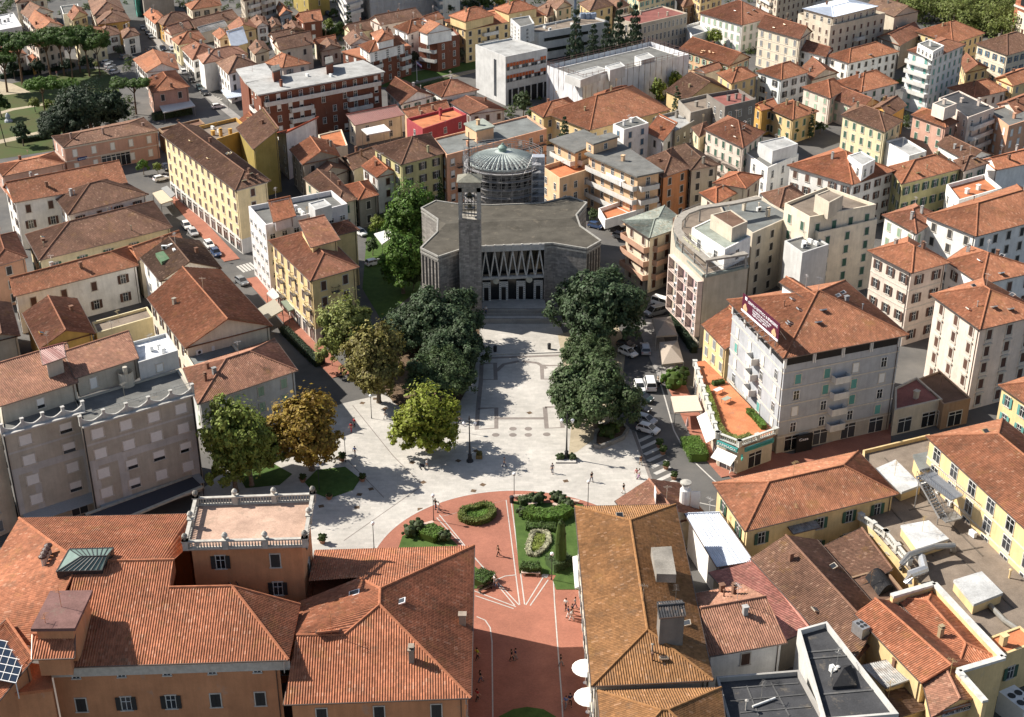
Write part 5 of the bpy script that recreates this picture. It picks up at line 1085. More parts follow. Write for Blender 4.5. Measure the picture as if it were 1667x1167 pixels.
def mk(kind,var):
    if (kind,var) in TK: return TK[(kind,var)]
    r=random.Random(hash_s(kind)+var*31)
    if kind=='oak': bl=rb_blobs(r,30,5.2,3.4,9.2,2.1)+[(0,0,5.6,5.0,5.0,3.6)]; c=crown('crown',bl,34000,.46,var+1,.34); t=trunk('trunk',3.2,.42,[(2.5,0,6),(-2.2,1.5,6.5),(0,-2.4,6),(-.6,-1,8),(1,2.2,7)],var); R0,hc=5.6,6.2
    elif kind=='plane': bl=rb_blobs(r,28,3.2,2.7,10.6,1.5)+[(0,0,6.4,3.2,3.2,4.2)]; c=crown('crown',bl,24000,.42,var+11,.34); t=trunk('trunk',3.0,.30,[(1.5,.5,6.5),(-1.4,1,7),(.3,-1.6,6),(0,0,9.6),(-.9,-.9,5.5)],var); R0,hc=3.85,6.6
    elif kind=='pine': bl=[(r.uniform(-3.9,3.9),r.uniform(-3.9,3.9),11.2+r.uniform(-.6,.7),2.0,2.0,1.1) for i in range(20)]; c=crown('crown',bl,11000,.5,var+21,.4); t=trunk('trunk',7.5,.26,[(2.6,1,10.8),(-2.6,.6,10.8),(.4,-2.8,10.8),(-.5,2.6,11),(0,0,11.4)],var); R0,hc=4.7,11.2
    elif kind=='cedar':
        bl=[]
        for lv in range(9):
            z=2.2+lv*1.35; q=4.2*(1-lv/9.6)
            for i in range(6): a=i*1.047+lv*.6+r.uniform(-.2,.2); bl.append((q*.62*math.cos(a),q*.62*math.sin(a),z,q*.45+.25,q*.45+.25,.5))
        c=crown('crown',bl,7500,.5,var+31,.4); t=trunk('trunk',12,.26,[],var); R0,hc=4.3,7.2
    elif kind=='round': bl=rb_blobs(r,11,1.6,2.4,5.0,.95)+[(0,0,3.6,1.7,1.7,1.6)]; c=crown('crown',bl,3200,.42,var+41,.35); t=trunk('trunk',2,.15,[(.8,.3,3.6),(-.7,.5,3.8),(.1,-.8,3.5)],var); R0,hc=2.6,3.6
    elif kind=='cypress': bl=[(0,0,.9+i*.75,.95*(1-(i/11)**2*.75),.95*(1-(i/11)**2*.75),.8) for i in range(11)]; c=crown('crown',bl,3000,.3,var+51,.35,(.8,1)); t=trunk('trunk',1.0,.14,[],var); R0,hc=1.1,4.6
    TK[(kind,var)]=(c,t,R0,hc); return TK[(kind,var)]
def hash_s(s): return sum(map(ord,s))
LC=dict(oak=(.058,.088,.042),oak2=(.072,.105,.042),lime=(.205,.235,.032),green=(.195,.235,.05),rust=(.265,.18,.035),olive=(.20,.175,.055),pale=(.215,.235,.07),pine=(.07,.115,.028),dark=(.035,.055,.03),mid=(.055,.09,.022),grey=(.10,.115,.07),bright=(.095,.165,.03))
tn=[0]
def tree(kind,label,cx,cy,rx,col,group=None,sq=1.,var=None,name=None,base=None):
    tn[0]+=1; v=tn[0]%2 if var is None else var; c,t,R0,hc=mk(kind,v); s=1.
    for i in range(3):
        p=at(cx,cy,hc*s*sq); s=rx*((p-CAMV).length*.985/FOC)/R0
    p=at(cx,cy,hc*s*sq)
    if base:
        p=at(*base); s=rx*((p-CAMV).length*.985/FOC)/R0; z=0.
        while pix((p.x,p.y,z))[1]>cy: z+=.1
        sq=z/(hc*s)
    nm=name or {'oak':'holm_oak','plane':'plane_tree','pine':'umbrella_pine','cedar':'cedar_tree','round':'broadleaf_tree','cypress':'cypress_tree'}[kind]
    o=thing(nm,label,'tree',(p.x,p.y,0),tn[0]*1.7,group); o.scale=(s,s,s*sq)
    link('trunk',t,o,color=(.16,.13,.10) if kind!='pine' else (.14,.09,.06)); link('crown',c,o,color=LC[col]); return o
g1='dark evergreen trees beside the church forecourt'
tree('oak','dark evergreen tree left of the bell tower, highest of its clump',712,505,62,'oak',g1); tree('oak','dark evergreen tree at the left side of the clump before the church',672,520,48,'oak',g1)
tree('oak','dark evergreen tree right below the bell tower at the forecourt edge',742,552,50,'oak',g1); tree('oak','lowest dark evergreen tree of the left clump above the lime green plane',715,596,52,'oak2',g1)
tree('oak','large dark evergreen tree standing right of the church doors',972,482,72,'oak',g1); tree('oak','smallest dark evergreen tree of the right hand group',958,566,40,'oak2',g1)
tree('oak','broad dark evergreen tree above the row of parked cars on the right',972,630,68,'oak2',g1)
g2='plane trees in autumn colours round the piazza'
tree('plane','pale green plane tree at the corner of the yellow block',562,527,46,'pale',g2,1.05); tree('plane','olive brown plane tree left of the dark evergreen clump',613,574,50,'olive',g2,1.08)
tree('plane','lime green plane tree standing alone in the piazza',692,668,52,'lime',g2,base=(697,733)); tree('plane','green plane tree with forked crown beside the grey modern block',358,706,54,'green',g2,base=(384,800)); tree('plane','second green plane tree overlapping the one beside the grey block',420,716,50,'green',g2,base=(410,790))
tree('plane','rust brown plane tree left of the piazza lawn',506,686,58,'rust',g2,base=(508,765))
tree('plane','tall bright green tree in the garden left of the church',666,334,40,'bright',None,1.05,name='broadleaf_tree'); tree('plane','bright green tree nearest the church garden path',654,415,40,'bright',None,1.,name='broadleaf_tree'); tree('round','dense green tree against the church wing wall',686,390,18,'mid'); tree('round','dark bushy tree at the bottom of the church garden',672,450,18,'oak2'); tree('round','green tree between the two bright garden trees',640,372,15,'green'); tree('round','low dark tree along the church garden lane',628,440,11,'oak2'); tree('round','round clipped tree beside the white tents of the church garden',614,362,17,'green')
tree('round','pale yellow green tree between the garden conifers',634,350,13,'pale'); tree('round','dark shrub tree below the white tents',606,398,14,'oak2'); tree('cypress','slim cypress before the yellow green house',717,318,8,'mid')
tree('round','dark tree in the corner behind the right wing of the church',966,348,13,'oak2'); tree('cedar','dark conical tree in front of the yellow school',918,222,14,'oak',base=(918,258))
tree('round','big dark tree left of the yellow school roof',852,163,20,'oak2'); tree('round','lower dark tree left of the yellow school by the street',866,182,12,'mid')
tree('round','leafy tree at the foot of the netted building',1067,143,17,'green',base=(1069,172)); tree('round','second leafy tree right of the netted building',1098,129,16,'green',base=(1099,158)); tree('round','small dark tree left of the long low yellow house',1076,158,9,'oak2'); tree('cypress','dark cone shaped tree beside the terraced block',1102,168,9,'oak',None,.8)
g3='dark cedars behind the white office block'
for x,y,r,lb,b in((936,70,20,'dark cedar nearest the white office block',(936,130)),(964,80,19,'dark cedar second from the white office block',(964,126)),(1006,58,19,'dark cedar tall beside the columned school roof',(1005,118)),(1031,58,20,'dark cedar touching the columned school facade',(1031,114)),(985,72,17,'dark cedar in the middle of the cedar row',(986,122))): tree('cedar',lb,x,y,r,'dark',g3,base=b)
tree('round','light green tree under the cedars by the columned school',1018,74,15,'mid'); tree('round','light green tree under the cedars behind the netted building',978,82,14,'mid')
tree('round','round yellow green tree in front of the white hotel',1163,57,16,'green')
tree('round','dark tree left of the peeling yellow house',1336,205,9,'oak'); tree('cypress','dark cypress left of the peeling yellow house',1321,202,6,'oak'); tree('round','grey green bushy tree below the cypress trees',1290,212,13,'mid')
g4='umbrella pines in the park'
for x,y,r,lb,b in((12,92,30,'umbrella pine at the left end of the long park row',(12,150)),(33,66,32,'second umbrella pine of the long park row',(37,138)),(66,60,28,'third umbrella pine, over the pale pink house',(84,130)),(96,58,27,'umbrella pine in the middle of the long park row',(105,123)),(112,66,20,'umbrella pine standing just before the row middle',(119,131)),(128,54,25,'umbrella pine right of the row middle',(131,118)),(150,64,27,'umbrella pine near the right end of the row',(146,124)),(170,72,19,'last umbrella pine of the row beside the street houses',(163,122))): tree('pine',lb,x,y,r,'pine',g4,base=b)
tree('pine','single umbrella pine leaning before the pink cafe house',216,134,27,'pine',g4,base=(222,186)); tree('pine','small bright umbrella pine on the park lawn',66,136,22,'bright',base=(74,188)); tree('pine','small bright umbrella pine near the dark park cedar',105,138,17,'bright',base=(112,178))
tree('oak','huge dark evergreen tree in the park beside the station',142,162,50,'dark'); tree('oak','dark evergreen tree at the station roof edge',100,196,32,'dark'); tree('round','round dark tree alone on the park lawn by the left edge',34,212,18,'oak'); tree('round','small yellow green park tree beside the path',55,166,11,'pale'); tree('round','second small yellow green park tree right of the path',78,170,11,'green')
for x,y,r,b,lb in((24,108,15,(24,128),'dark tree under the left umbrella pines'),(64,106,14,(64,124),'dark tree before the pale pink house behind the pines'),(110,104,15,(110,121),'dark tree between the two houses behind the pines'),(142,100,14,(142,117),'dark tree under the right end of the pine row')): tree('round',lb,x,y,r,'dark',base=b)
tree('oak','dark spreading tree at the right edge of the park near the leaning pine',180,176,24,'oak')
tree('round','leafy dark tree at the left edge of the park',-2,165,18,'mid'); tree('round','thin yellow tree beside the parked cars of the park',156,104,6,'pale')
tree('round','small street tree before the station entrance',232,268,12,'bright'); tree('round','second small street tree before the station',256,270,9,'green')
g5='grey green olive trees along the grass field'
for x,y,lb in((676,92,'left end of the row'),(694,96,'second in the row'),(713,97,'third in the row'),(733,90,'under the brick penthouse flats'),(750,86,'fifth in the row'),(768,80,'right end of the row')): tree('round','olive tree beside the grass field, '+lb,x,y,11,'grey',g5)
for x,y,r,c,lb in((536,38,11,'green','leafy tree right of the small red brick house'),(553,41,10,'mid','leafy tree in front of the striped white block'),(543,52,10,'mid','bushy tree at the garden corner below the brick house'),(729,12,12,'dark','dark conifer before the white flats at the top'),(790,2,14,'mid','tree at the top edge above the yellow apartments'),(812,-2,14,'green','tree at the top edge right of the conifers'),(836,2,12,'green','tree at the top edge above the white office'),(772,6,12,'dark','dark tree at the top edge left of the twin penthouses'),(131,36,9,'mid','bush beside the small brown gabled house'),(193,80,9,'grey','grey green bush beside the corner house'),(543,20,9,'mid','tree at the top beside the plain yellow block'),(1246,205,9,'mid','tree between the grey flat roofs and small orange house')): tree('round',lb,x,y,r,c)
tree('cypress','dark cypress before the striped white block',568,32,6,'dark')
# far wood: one mass
r=random.Random(5); vs=[];fs=[]; c0,_,_,_=mk('round',0); k=0; bl=[]
for i in range(230):
    x=r.uniform(1440,1760); y=r.uniform(-40,52); 
    y=r.uniform(-60,6+min(max((x-1435)*.24,0),48))
    p=at(x,y,4); s=r.uniform(3.6,5.6); bl.append((p.x,p.y,r.uniform(3,7),s,s,s*.95))
wc=crown('woodland',bl,130000,.85,9,.42); wo=link('woodland',wc,None,color=(.14,.165,.045)); tag(wo,'dense green and olive woodland behind the houses at the top right','woodland',kind='stuff')
mb=MB()
for b in bl: mb.tube([(b[0],b[1],-.1),(b[0],b[1],b[2])],[.3,.18],5)
tk=mb.build('trunk',M['bark'],None,(.15,.12,.1)); tk.parent=wo
# hedges
def hedge(name,label,pts,w,h,col='oak2',n=None,px=True,cat='hedge',group=None,closed=False):
    P=[at(x,y,0) for x,y in pts] if px else pts
    if closed: P=P+[P[0]]
    L,Rr=pts_strip(P,w*.84); core=MB()
    for i in range(len(P)-1): core.prism([L[i],L[i+1],Rr[i+1],Rr[i]],.02,h*.92)
    r=random.Random(len(label)); vs=[];fs=[]; tot=sum((b-a).length for a,b in zip(P,P[1:])); n=n or int(tot*(w+2*h)*60)
    for i in range(n):
        d=r.random()*tot
        for a,b in zip(P,P[1:]):
            l=(b-a).length
            if d<=l: break
            d-=l
        u=(b-a).normalized(); m=Vector((-u.y,u.x,0)); p=a+u*d; q=r.random()*(w+2*h)
        if q<w: p=p+m*(q-w/2)+Vector((0,0,h)); nn=Vector((0,0,1))
        else: sgn=1 if r.random()<.5 else -1; p=p+m*sgn*w/2+Vector((0,0,r.random()*h)); nn=m*sgn
        p=p+Vector((r.gauss(0,.06),r.gauss(0,.06),r.gauss(0,.06))); nn=(nn+Vector((r.uniform(-.8,.8),r.uniform(-.8,.8),r.uniform(-.4,.8)))).normalized(); t=nn.cross(Vector((r.uniform(-1,1),r.uniform(-1,1),.3))).normalized(); bb=nn.cross(t); s=.22*r.uniform(.7,1.3)
        k=len(vs); vs+=[p-t*s*.5,p+bb*s*.35,p+t*s*.5,p-bb*s*.35]; fs.append((k,k+1,k+2,k+3))
    k=len(vs); vs+=core.v; fs+=[tuple(i+k for i in f) for f in core.f]; o=P[0]
    me=mesh_from(name,[Vector(v)-Vector((o.x,o.y,0)) for v in vs],fs,[M['leaf']]); ob=link(name,me,None,(o.x,o.y,0),LC[col] if isinstance(col,str) else col); return tag(ob,label,cat,group)
ballm={}
def cored(name,blobs,nl,size,seed,clump,core):
    m=crown(name,blobs,nl,size,seed,clump,(.86,1)); b=bmesh.new(); b.from_mesh(m); t=bpy.data.meshes.new('c'); mb=MB(); core(mb); t.from_pydata([tuple(v) for v in mb.v],[],mb.f); b.from_mesh(t); b.to_mesh(m); b.free(); bpy.data.meshes.remove(t); return m
def ball_mesh(): return cored('topiary',[(0,0,.85,.95,.95,.85)],4200,.2,3,.22,lambda mb: mb.lathe((0,0,0),[(.3,0),(.62,.3),(.74,.8),(.62,1.25),(.32,1.48),(.05,1.55)],10))
def ball(label,x,y,rad,col='oak2',group=None,name='topiary_bush',sz=.9):
    if 'b' not in ballm: ballm['b']=ball_mesh()
    p=at(x,y,0); o=link(name,ballm['b'],None,(p.x,p.y,0),LC[col] if isinstance(col,str) else col); o.scale=(rad,rad,rad*sz); o.rotation_euler.z=x; return tag(o,label,'bush',group)
hedge('hedge','kidney shaped clipped hedge ring in the brick circle',[(752,838),(760,832),(775,831),(782,827),(793,826),(801,831),(802,840),(794,848),(780,853),(762,852),(752,846)],1.0,.9,(.10,.125,.03),closed=True)
hedge('hedge','low leafy filling inside the kidney shaped hedge ring',[(758,842),(775,841),(797,837)],1.9,.45,'bright')
sheet('grass_bed',[(757,840),(775,836),(796,834),(797,842),(778,848),(760,847)],.05,'grass')
hedge('hedge','thick curved clipped hedge before the round bench in the garden bed',[(856,838),(872,846),(890,849),(908,846),(924,835)],2.2,1.4,'bright'); hedge('hedge','low dark bush row behind the curved clipped hedge',[(845,820),(858,818),(868,816)],1.5,1.0,'oak2')
hedge('hedge','clipped hedge block behind the stone bench at the bed tip',[(848,929),(866,932),(880,930)],1.5,1.2,'mid'); hedge('hedge','square clipped hedge beside the garden path',[(895,926),(912,920),(925,914)],2.6,1.4,'oak2'); hedge('hedge','low leafy bush strip under the tall clipped column',[(856,860),(880,860),(905,862)],1.6,.7,'mid')
hedge('hedge','clipped hedge behind the wooden bench at the left of the circle',[(776,955),(786,948),(796,939)],2.4,1.2,'mid'); hedge('hedge','clipped hedge on the lawn point near the red roof',[(695,882),(706,872),(712,866)],2.6,1.2,'bright')
hedge('flower_bed','oval bed of white flowers in the garden lawn',[(868,868),(880,866),(891,870),(894,882),(886,895),(874,905),(862,905),(860,893),(864,878)],.7,.5,(.36,.35,.24),closed=True,cat='flower bed')
hedge('hedge','low green planting inside the oval of white flowers',[(880,872),(876,885),(868,897)],1.7,.4,'green'); sheet('grass_bed',[(869,874),(888,872),(886,890),(872,900),(865,896)],.06,'grass')
for x,y,rd,lb in((668,872,1.2,'round clipped bush left of the pink stone bench'),(681,865,1.3,'round clipped bush touching the pink stone bench'),(723,880,1.1,'round clipped bush on the lawn point by the red roof'),(877,818,1.2,'round clipped bush left of the round garden seat'),(905,815,1.1,'round clipped bush right of the round garden seat'),(915,820,1.0,'second round clipped bush right of the garden seat'),(926,830,1.2,'round clipped bush at the mossy roof corner'),(851,840,1.0,'bronze tinted bush left of the curved hedge')): ball(lb,x,y,rd,'oak2','topiary bushes in the circle garden')
c=cored('crown',[(0,0,.7+i*.62,.92-.03*i,.92-.03*i,.6) for i in range(12)],6500,.2,8,.2,lambda mb: mb.lathe((0,0,0),[(.5,.05),(.85,.5),(.86,3),(.7,6),(.45,7.5),(.05,8.0)],10)); t=mk('cypress',0)[1]; p=at(912,922,0); o=thing('clipped_column','tall clipped evergreen column in the circle garden','tree',(p.x,p.y,0)); o.scale=(.95,.95,.95); link('trunk',t,o,color=(.1,.08,.06)); link('crown',c,o,color=LC['mid'])
hedge('hedge','leafy hedge block beside the bending right hand road',[(1122,722),(1132,738),(1138,752)],3.0,1.5,'bright'); ball('rounded green bush at the cafe terrace by the right road',1096,632,2.2,'bright'); ball('second rounded bush behind the cafe terrace bush',1106,620,1.8,'mid')
hedge('hedge','dark trellis hedge at the foot of the pink loggia hotel',[(1094,520),(1110,545),(1130,575)],1.2,1.3,'dark'); ball('dark bush in the curved planter near the parked cars',990,712,1.7,'mid'); ball('bright bush in the curved planter near the parked cars',1001,703,1.1,'bright')
hedge('hedge','dark hedge along the left street under the pale green plane',[(462,540),(478,556),(500,578),(520,596)],1.6,1.2,'dark'); hedge('hedge','dark park hedge below the houses behind the pines',[(0,128),(40,122),(85,116),(120,108)],1.6,1.3,'dark')
hedge('hedge','hedge along the right side of the grass field',[(668,147),(700,140),(730,132)],1.6,1.3,'oak2'); hedge('hedge','hedge before the cafe house awning',[(250,196),(280,190),(312,185)],2,2.0,'oak'); hedge('hedge','low hedge at the park edge by the station wall',[(28,232),(55,228),(80,224)],1.6,1.2,'dark')
hedge('hedge','bushy garden hedge right of the red brick house',[(526,55),(540,60),(556,50)],2.5,2.0,'oak2')
# ------------------------------------------------------------------ street furniture
def lampmesh():
    a=MB(); a.tube([(0,0,0),(0,0,.5),(0,0,4.0)],[.09,.06,.045],7); b=MB(); b.sphere((0,0,4.25),.27,8); b2=MB(); b2.lathe((0,0,0),[(.001,3.95),(.16,3.96),(.14,4.05),(.001,4.06)],8)
    return (mesh_from('pole',a.v,a.f,[M['rail']]),mesh_from('globe',b.v,b.f,[M['lamp']],smooth=True),mesh_from('collar',b2.v,b2.f,[M['rail']]))
LM=lampmesh(); gl='slim street lamps with white globes'
for x,y,lb in((706,847,'globe lamp at the left tip of the brick circle lawn'),(957,824,'globe lamp behind the mossy palazzo corner'),(563,752,'globe lamp right of the rust brown plane tree'),(520,797,'globe lamp on the leaf shaped lawn'),(605,681,'globe lamp at the end of the left street'),(743,702,'globe lamp right of the lime green plane tree'),(837,811,'globe lamp at the top of the brick circle beside a bin'),(609,893,'globe lamp above the big red roof edge'),(898,944,'globe lamp beside the tall clipped evergreen column'),(343,424,'globe lamp on the left street pavement below the yellow block'),(541,596,'globe lamp on the brick pavement beside the yellow corner block'),(1190,762,'globe lamp by the pharmacy corner hedge')):
    p=at(x,y); o=thing('street_lamp',lb,'street lamp',p,0,gl)
    for m,nm in zip(LM,('pole','globe','collar')): link(nm,m,o)
gl='tall black ornate lamp standards in the piazza'
for x,y,lb in((765,751,'tall black lamp standard left of the piazza axis'),(922,746,'tall black lamp standard with round bushes right of the piazza axis')):
    p=at(x,y); o=thing('lamp_standard',lb,'street lamp',p,0,gl)
    mb=MB(); mb.lathe((0,0,0),[(.55,0),(.55,.25),(.35,.35),(.28,1.1),(.36,1.2),(.16,1.5),(.10,4),(.08,7.4),(.16,7.5),(.03,8.2)],12); mb.build('column',M['rail'],o,local=True)
    for s in(-1,1):
        mb=MB(); mb.tube([(0,0,6.9),(s*.4,0,7.25),(s*.85,0,7.1)],.05,6); mb.build('arm',M['rail'],o,local=True); mb=MB(); mb.lathe((s*.85,0,6.35),[(.08,0),(.24,.35),(.26,.5),(.3,.55),(.05,.78)],8); mb.build('lantern',[M['lamp']],o,local=True)
p=at(922,749); 
for dx,lb in((-1.0,'round potted bush left of the right black lamp standard'),(1.0,'round potted bush right of the right black lamp standard')): 
    q=at(922+dx*10.5,748); ball(lb,q.x and pix(q)[0],748,.75,'oak2')
mb=MB(); q=at(921,752); mb.box((q.x,q.y,.12),(3.2,.9,.22)); tag(mb.build('stone_plinth',M['step']),'low stone plinth under the right black lamp standard','plinth')
def planter(label,x,y,r_=.45,h=.6,col=(.3,.16,.1),bush=.6,bc='mid',box=False):
    p=at(x,y); o=thing('planter',label,'planter',p); mb=MB()
    if box: mb.box((0,0,h/2),(r_*2,r_*2,h)); 
    else: mb.lathe((0,0,0),[(r_*.65,0),(r_,h*.9),(r_*1.1,h),(r_*.9,h),(r_*.85,h-.08)],10)
    mb.build('pot',M['concrete'],o,col,local=True); k=link('plant',ballm['b'],o,(0,0,h*.7),LC[bc]); k.scale=(bush,)*3
for x,y,b,lb in((525,884,.7,'round bush in a terracotta pot beside the roof terrace'),(590,783,.6,'potted bush at the right tip of the leaf shaped lawn'),(493,784,.6,'potted bush at the left tip of the leaf shaped lawn'),(557,750,.7,'tall potted bush behind the leaf shaped lawn'),(780,745,.5,'square planter beside the left black lamp standard'),(1084,763,.6,'potted shrub at the end of the zebra crossing'),(1097,780,.6,'second potted shrub beside the kiosk roof'),(1073,728,.7,'dark potted shrub between crossing and road'),(1079,739,.7,'second dark potted shrub between crossing and road'),(536,812,.4,'small potted plant below the leaf shaped lawn')): planter(lb,x,y,.5,.6,(.3,.17,.11) if x!=780 else (.2,.15,.06),b,'mid' if x!=780 else 'olive',x==780)
def benchm(): 
    a=MB(); a.box((0,0,.45),(2.6,.55,.12)); b=MB(); b.box((0,0,.2),(.35,.45,.4)); return mesh_from('seat',a.v,a.f,[M['concrete']]),mesh_from('leg',b.v,b.f,[M['concrete']])
BM_=benchm(); gb='stone benches in the circle garden'
for x,y,rz,lb in((692,857,.5,'pink stone bench by the lawn point'),(850,811,0,'pink stone bench beside the black bin'),(929,818,-.25,'pink stone bench at the mossy roof corner'),(864,936,-.05,'pink stone bench at the tip of the garden bed'),(692,871,-.6,'curved end stone seat on the lawn point'),(867,823,.3,'stone seat left in the round garden niche'),(907,826,-.5,'stone seat right in the round garden niche')):
    s=.55 if 'seat' in lb else 1
    o=thing('bench',lb,'bench',at(x,y),rz,gb); o.scale=(s,1,1); link('seat',BM_[0],o,color=(.52,.40,.33))
    for dx in(-.9,.9): link('leg',BM_[1],o,(dx,0,0),(.5,.38,.3))
o=thing('wooden_bench','dark wooden bench with backrest at the left of the circle','bench',at(790,961),.62); mb=MB()
for k in range(3): mb.box((0,-.2+.17*k,.45),(2.2,.13,.06))
mb.build('seat',M['bark'],o,(.09,.06,.045),local=True); mb=MB()
for k in range(2): mb.box((0,.3,.65+.17*k),(2.2,.05,.13))
mb.build('backrest',M['bark'],o,(.09,.06,.045),local=True)
for s in(-.9,.9): mb=MB(); mb.box((s,0,.22),(.08,.5,.44)); mb.build('leg',M['rail'],o,local=True)
def bin_(label,x,y):
    o=thing('litter_bin',label,'bin',at(x,y)); mb=MB(); mb.lathe((0,0,0),[(.3,0),(.34,.95),(.36,1.0)],10); mb.build('body',M['rail'],o,local=True); mb=MB(); mb.lathe((0,0,1.0),[(.38,0),(.3,.12),(.05,.18)],10); mb.build('lid',M['rail'],o,local=True)
for x,y,lb in((833,818,'black litter bin at the top of the brick circle'),(806,572,'dark bin left on the church forecourt'),(894,568,'dark bin right on the church forecourt'),(527,592,'dark bin by the hedge of the left street')): bin_(lb,x,y)
# flag
o=thing('flagpole','tall white flagpole with a striped flag on the grass field','flagpole',at(679,132)); mb=MB(); mb.tube([(0,0,0),(0,0,6.6)],[.09,.05],7); mb.lathe((0,0,0),[(.4,0),(.4,.15),(.1,.2)],8); mb.build('pole',M['whiteframe'],o,local=True)
mb=MB(); n=8
for k in range(3):
    vs=[];fs=[]
    for i in range(n+1):
        for j in(0,1): s=i/n; vs.append((.1+1.5*s,.18*math.sin(s*6),6.3-.33*(k+j)-1.1*s))
    fs=[(2*i,2*i+1,2*i+3,2*i+2) for i in range(n)]; mb.add(vs,fs,k)
mb.build('flag',[m_plain('flag_blue',(.05,.08,.3),.8),m_plain('flag_white',(.6,.6,.6),.8),m_plain('flag_red',(.35,.1,.25),.8)],o,local=True)
# ------------------------------------------------------------------ people
def skinmesh(name,js,bones,mat,sub=2):
    me=bpy.data.meshes.new(name); me.from_pydata([j[:3] for j in js],bones,[]); o=bpy.data.objects.new('tmp',me); COL.objects.link(o)
    m=o.modifiers.new('skin','SKIN')
    for v,j in zip(me.skin_vertices[0].data,js): v.radius=(j[3],j[4] if len(j)>4 else j[3])
    me.skin_vertices[0].data[0].use_root=True
    m2=o.modifiers.new('sub','SUBSURF'); m2.levels=sub; bpy.context.view_layer.update(); dg=bpy.context.evaluated_depsgraph_get()
    r_=bpy.data.meshes.new_from_object(o.evaluated_get(dg)); r_.name=name; r_.materials.clear(); r_.materials.append(mat); bpy.data.objects.remove(o); r_.polygons.foreach_set('use_smooth',[True]*len(r_.polygons)); return r_
def person_set(pose):
    st={'stand':0,'walk':.26,'sit':0}[pose]; z=0 if pose!='sit' else -.42
    P=(0,0,.95+z); js=[(*P,.15,.11),(0,0,1.15+z,.15,.10),(0,0,1.38+z,.17,.11),(0,0,1.50+z,.06),(0,.01,1.58+z,.075),(0,.015,1.68+z,.095,.105),(0,.01,1.75+z,.06)]; bn=[(0,1),(1,2),(2,3),(3,4),(4,5),(5,6)]
    def chain(a,pts):
        for p in pts: js.append(p); bn.append((a,len(js)-1)); a=len(js)-1
        return a
    for s in(-1,1):
        if pose=='sit': leg=[(s*.1,0,.9+z,.095),(s*.12,-.42,.92+z,.07),(s*.12,-.45,.5+z,.05),(s*.12,-.6,.46+z,.035)]
        else: leg=[(s*.1,0,.86,.095),(s*.11,-s*st*.5-.02,.5,.062),(s*.11,-s*st+.0,.09,.042),(s*.11,-s*st-.15,.04,.035)]
        chain(0,leg)
        sw=s*st; arm=[(s*.2,0,1.42+z,.06),(s*.25,sw*.5+.02,1.15+z,.047),(s*.27,sw-.06,.92+z,.036),(s*.27,sw-.10,.84+z,.04)]
        h=chain(2,arm)
        for k in range(5): a=h; js.append((s*.27+(k-2)*.016*(1 if k<4 else -2),sw-.12-.01*(k%2),.775+z+(.03 if k==4 else .004*k),.0085)); bn.append((a,len(js)-1))
    body=skinmesh('body',js,bn,M['skin'],1)
    sh=[(0,0,1.0+z,.175,.125),(0,0,1.2+z,.17,.12),(0,0,1.38+z,.185,.125),(0,0,1.47+z,.09)]; sb=[(0,1),(1,2),(2,3)]
    for s in(-1,1): a=len(sh); sw=s*st; sh+=[(s*.2,0,1.42+z,.078),(s*.25,sw*.5+.02,1.17+z,.062)]; sb+=[(2,a),(a,a+1)]
    shirt=skinmesh('shirt',sh,sb,M['cloth'],1)
    tr=[(0,0,.98+z,.165,.125),(0,0,.9+z,.16,.12)]; tb_=[(0,1)]
    for s in(-1,1):
        a=len(tr)
        if pose=='sit': tr+=[(s*.1,0,.9+z,.11),(s*.12,-.42,.92+z,.085),(s*.12,-.45,.52+z,.062)]
        else: tr+=[(s*.1,0,.84,.112),(s*.11,-s*st*.5-.02,.5,.078),(s*.11,-s*st,.12,.058)]
        tb_+=[(1,a),(a,a+1),(a+1,a+2)]
    trs=skinmesh('trousers',tr,tb_,M['cloth'],1)
    mb=MB(); mb.sphere((0,.035,1.70+z),.115,8,0,1.0); hair=mesh_from('hair',[v for v in mb.v],[f for f in mb.f if sum(mb.v[i].z for i in f)/len(f)>1.66+z or sum(mb.v[i].y for i in f)/len(f)>.06],[M['cloth']],smooth=True)
    mb=MB(); 
    for s in(-1,1): mb.box((s*.11,-(s*st)-.06,.035),(.1,.28,.08))
    if pose=='sit': mb=MB(); [mb.box((s*.12,-.53,.03),(.1,.27,.08)) for s in(-1,1)]
    shoe=mesh_from('shoes',mb.v,mb.f,[M['cloth']]); mb=MB(); mb.lathe((0,0,0),[(.012,0),(.02,.02),(.012,.045)],6); nose=None
    return body,shirt,trs,hair,shoe
PS={k:person_set(k) for k in('stand','walk','sit')}
CL=dict(white=(.65,.65,.63),black=(.02,.02,.022),navy=(.03,.04,.09),red=(.35,.03,.04),grey=(.22,.22,.23),pink=(.55,.25,.25),blue=(.12,.2,.4),yellow=(.45,.5,.05),brown=(.14,.08,.05),jeans=(.07,.1,.17),beige=(.4,.33,.24),purple=(.25,.05,.25))
def person(x,y,top,bot,hair,label,rz=None,pose='walk',h=1.0,z=0):
    p=at(x,y,z); rz=rz if rz is not None else (x*37%63)/10; o=thing('person',label,'person',(p.x,p.y,z),rz); o.scale=(h,h,h)
    for m,nm,c in zip(PS[pose],('body','shirt','trousers','hair','shoes'),((.45,.27,.19),CL[top],CL[bot],{'dark':(.02,.014,.01),'brown':(.07,.04,.02),'grey':(.3,.29,.28)}[hair],(.05,.05,.05))): link(nm,m,o,color=c)
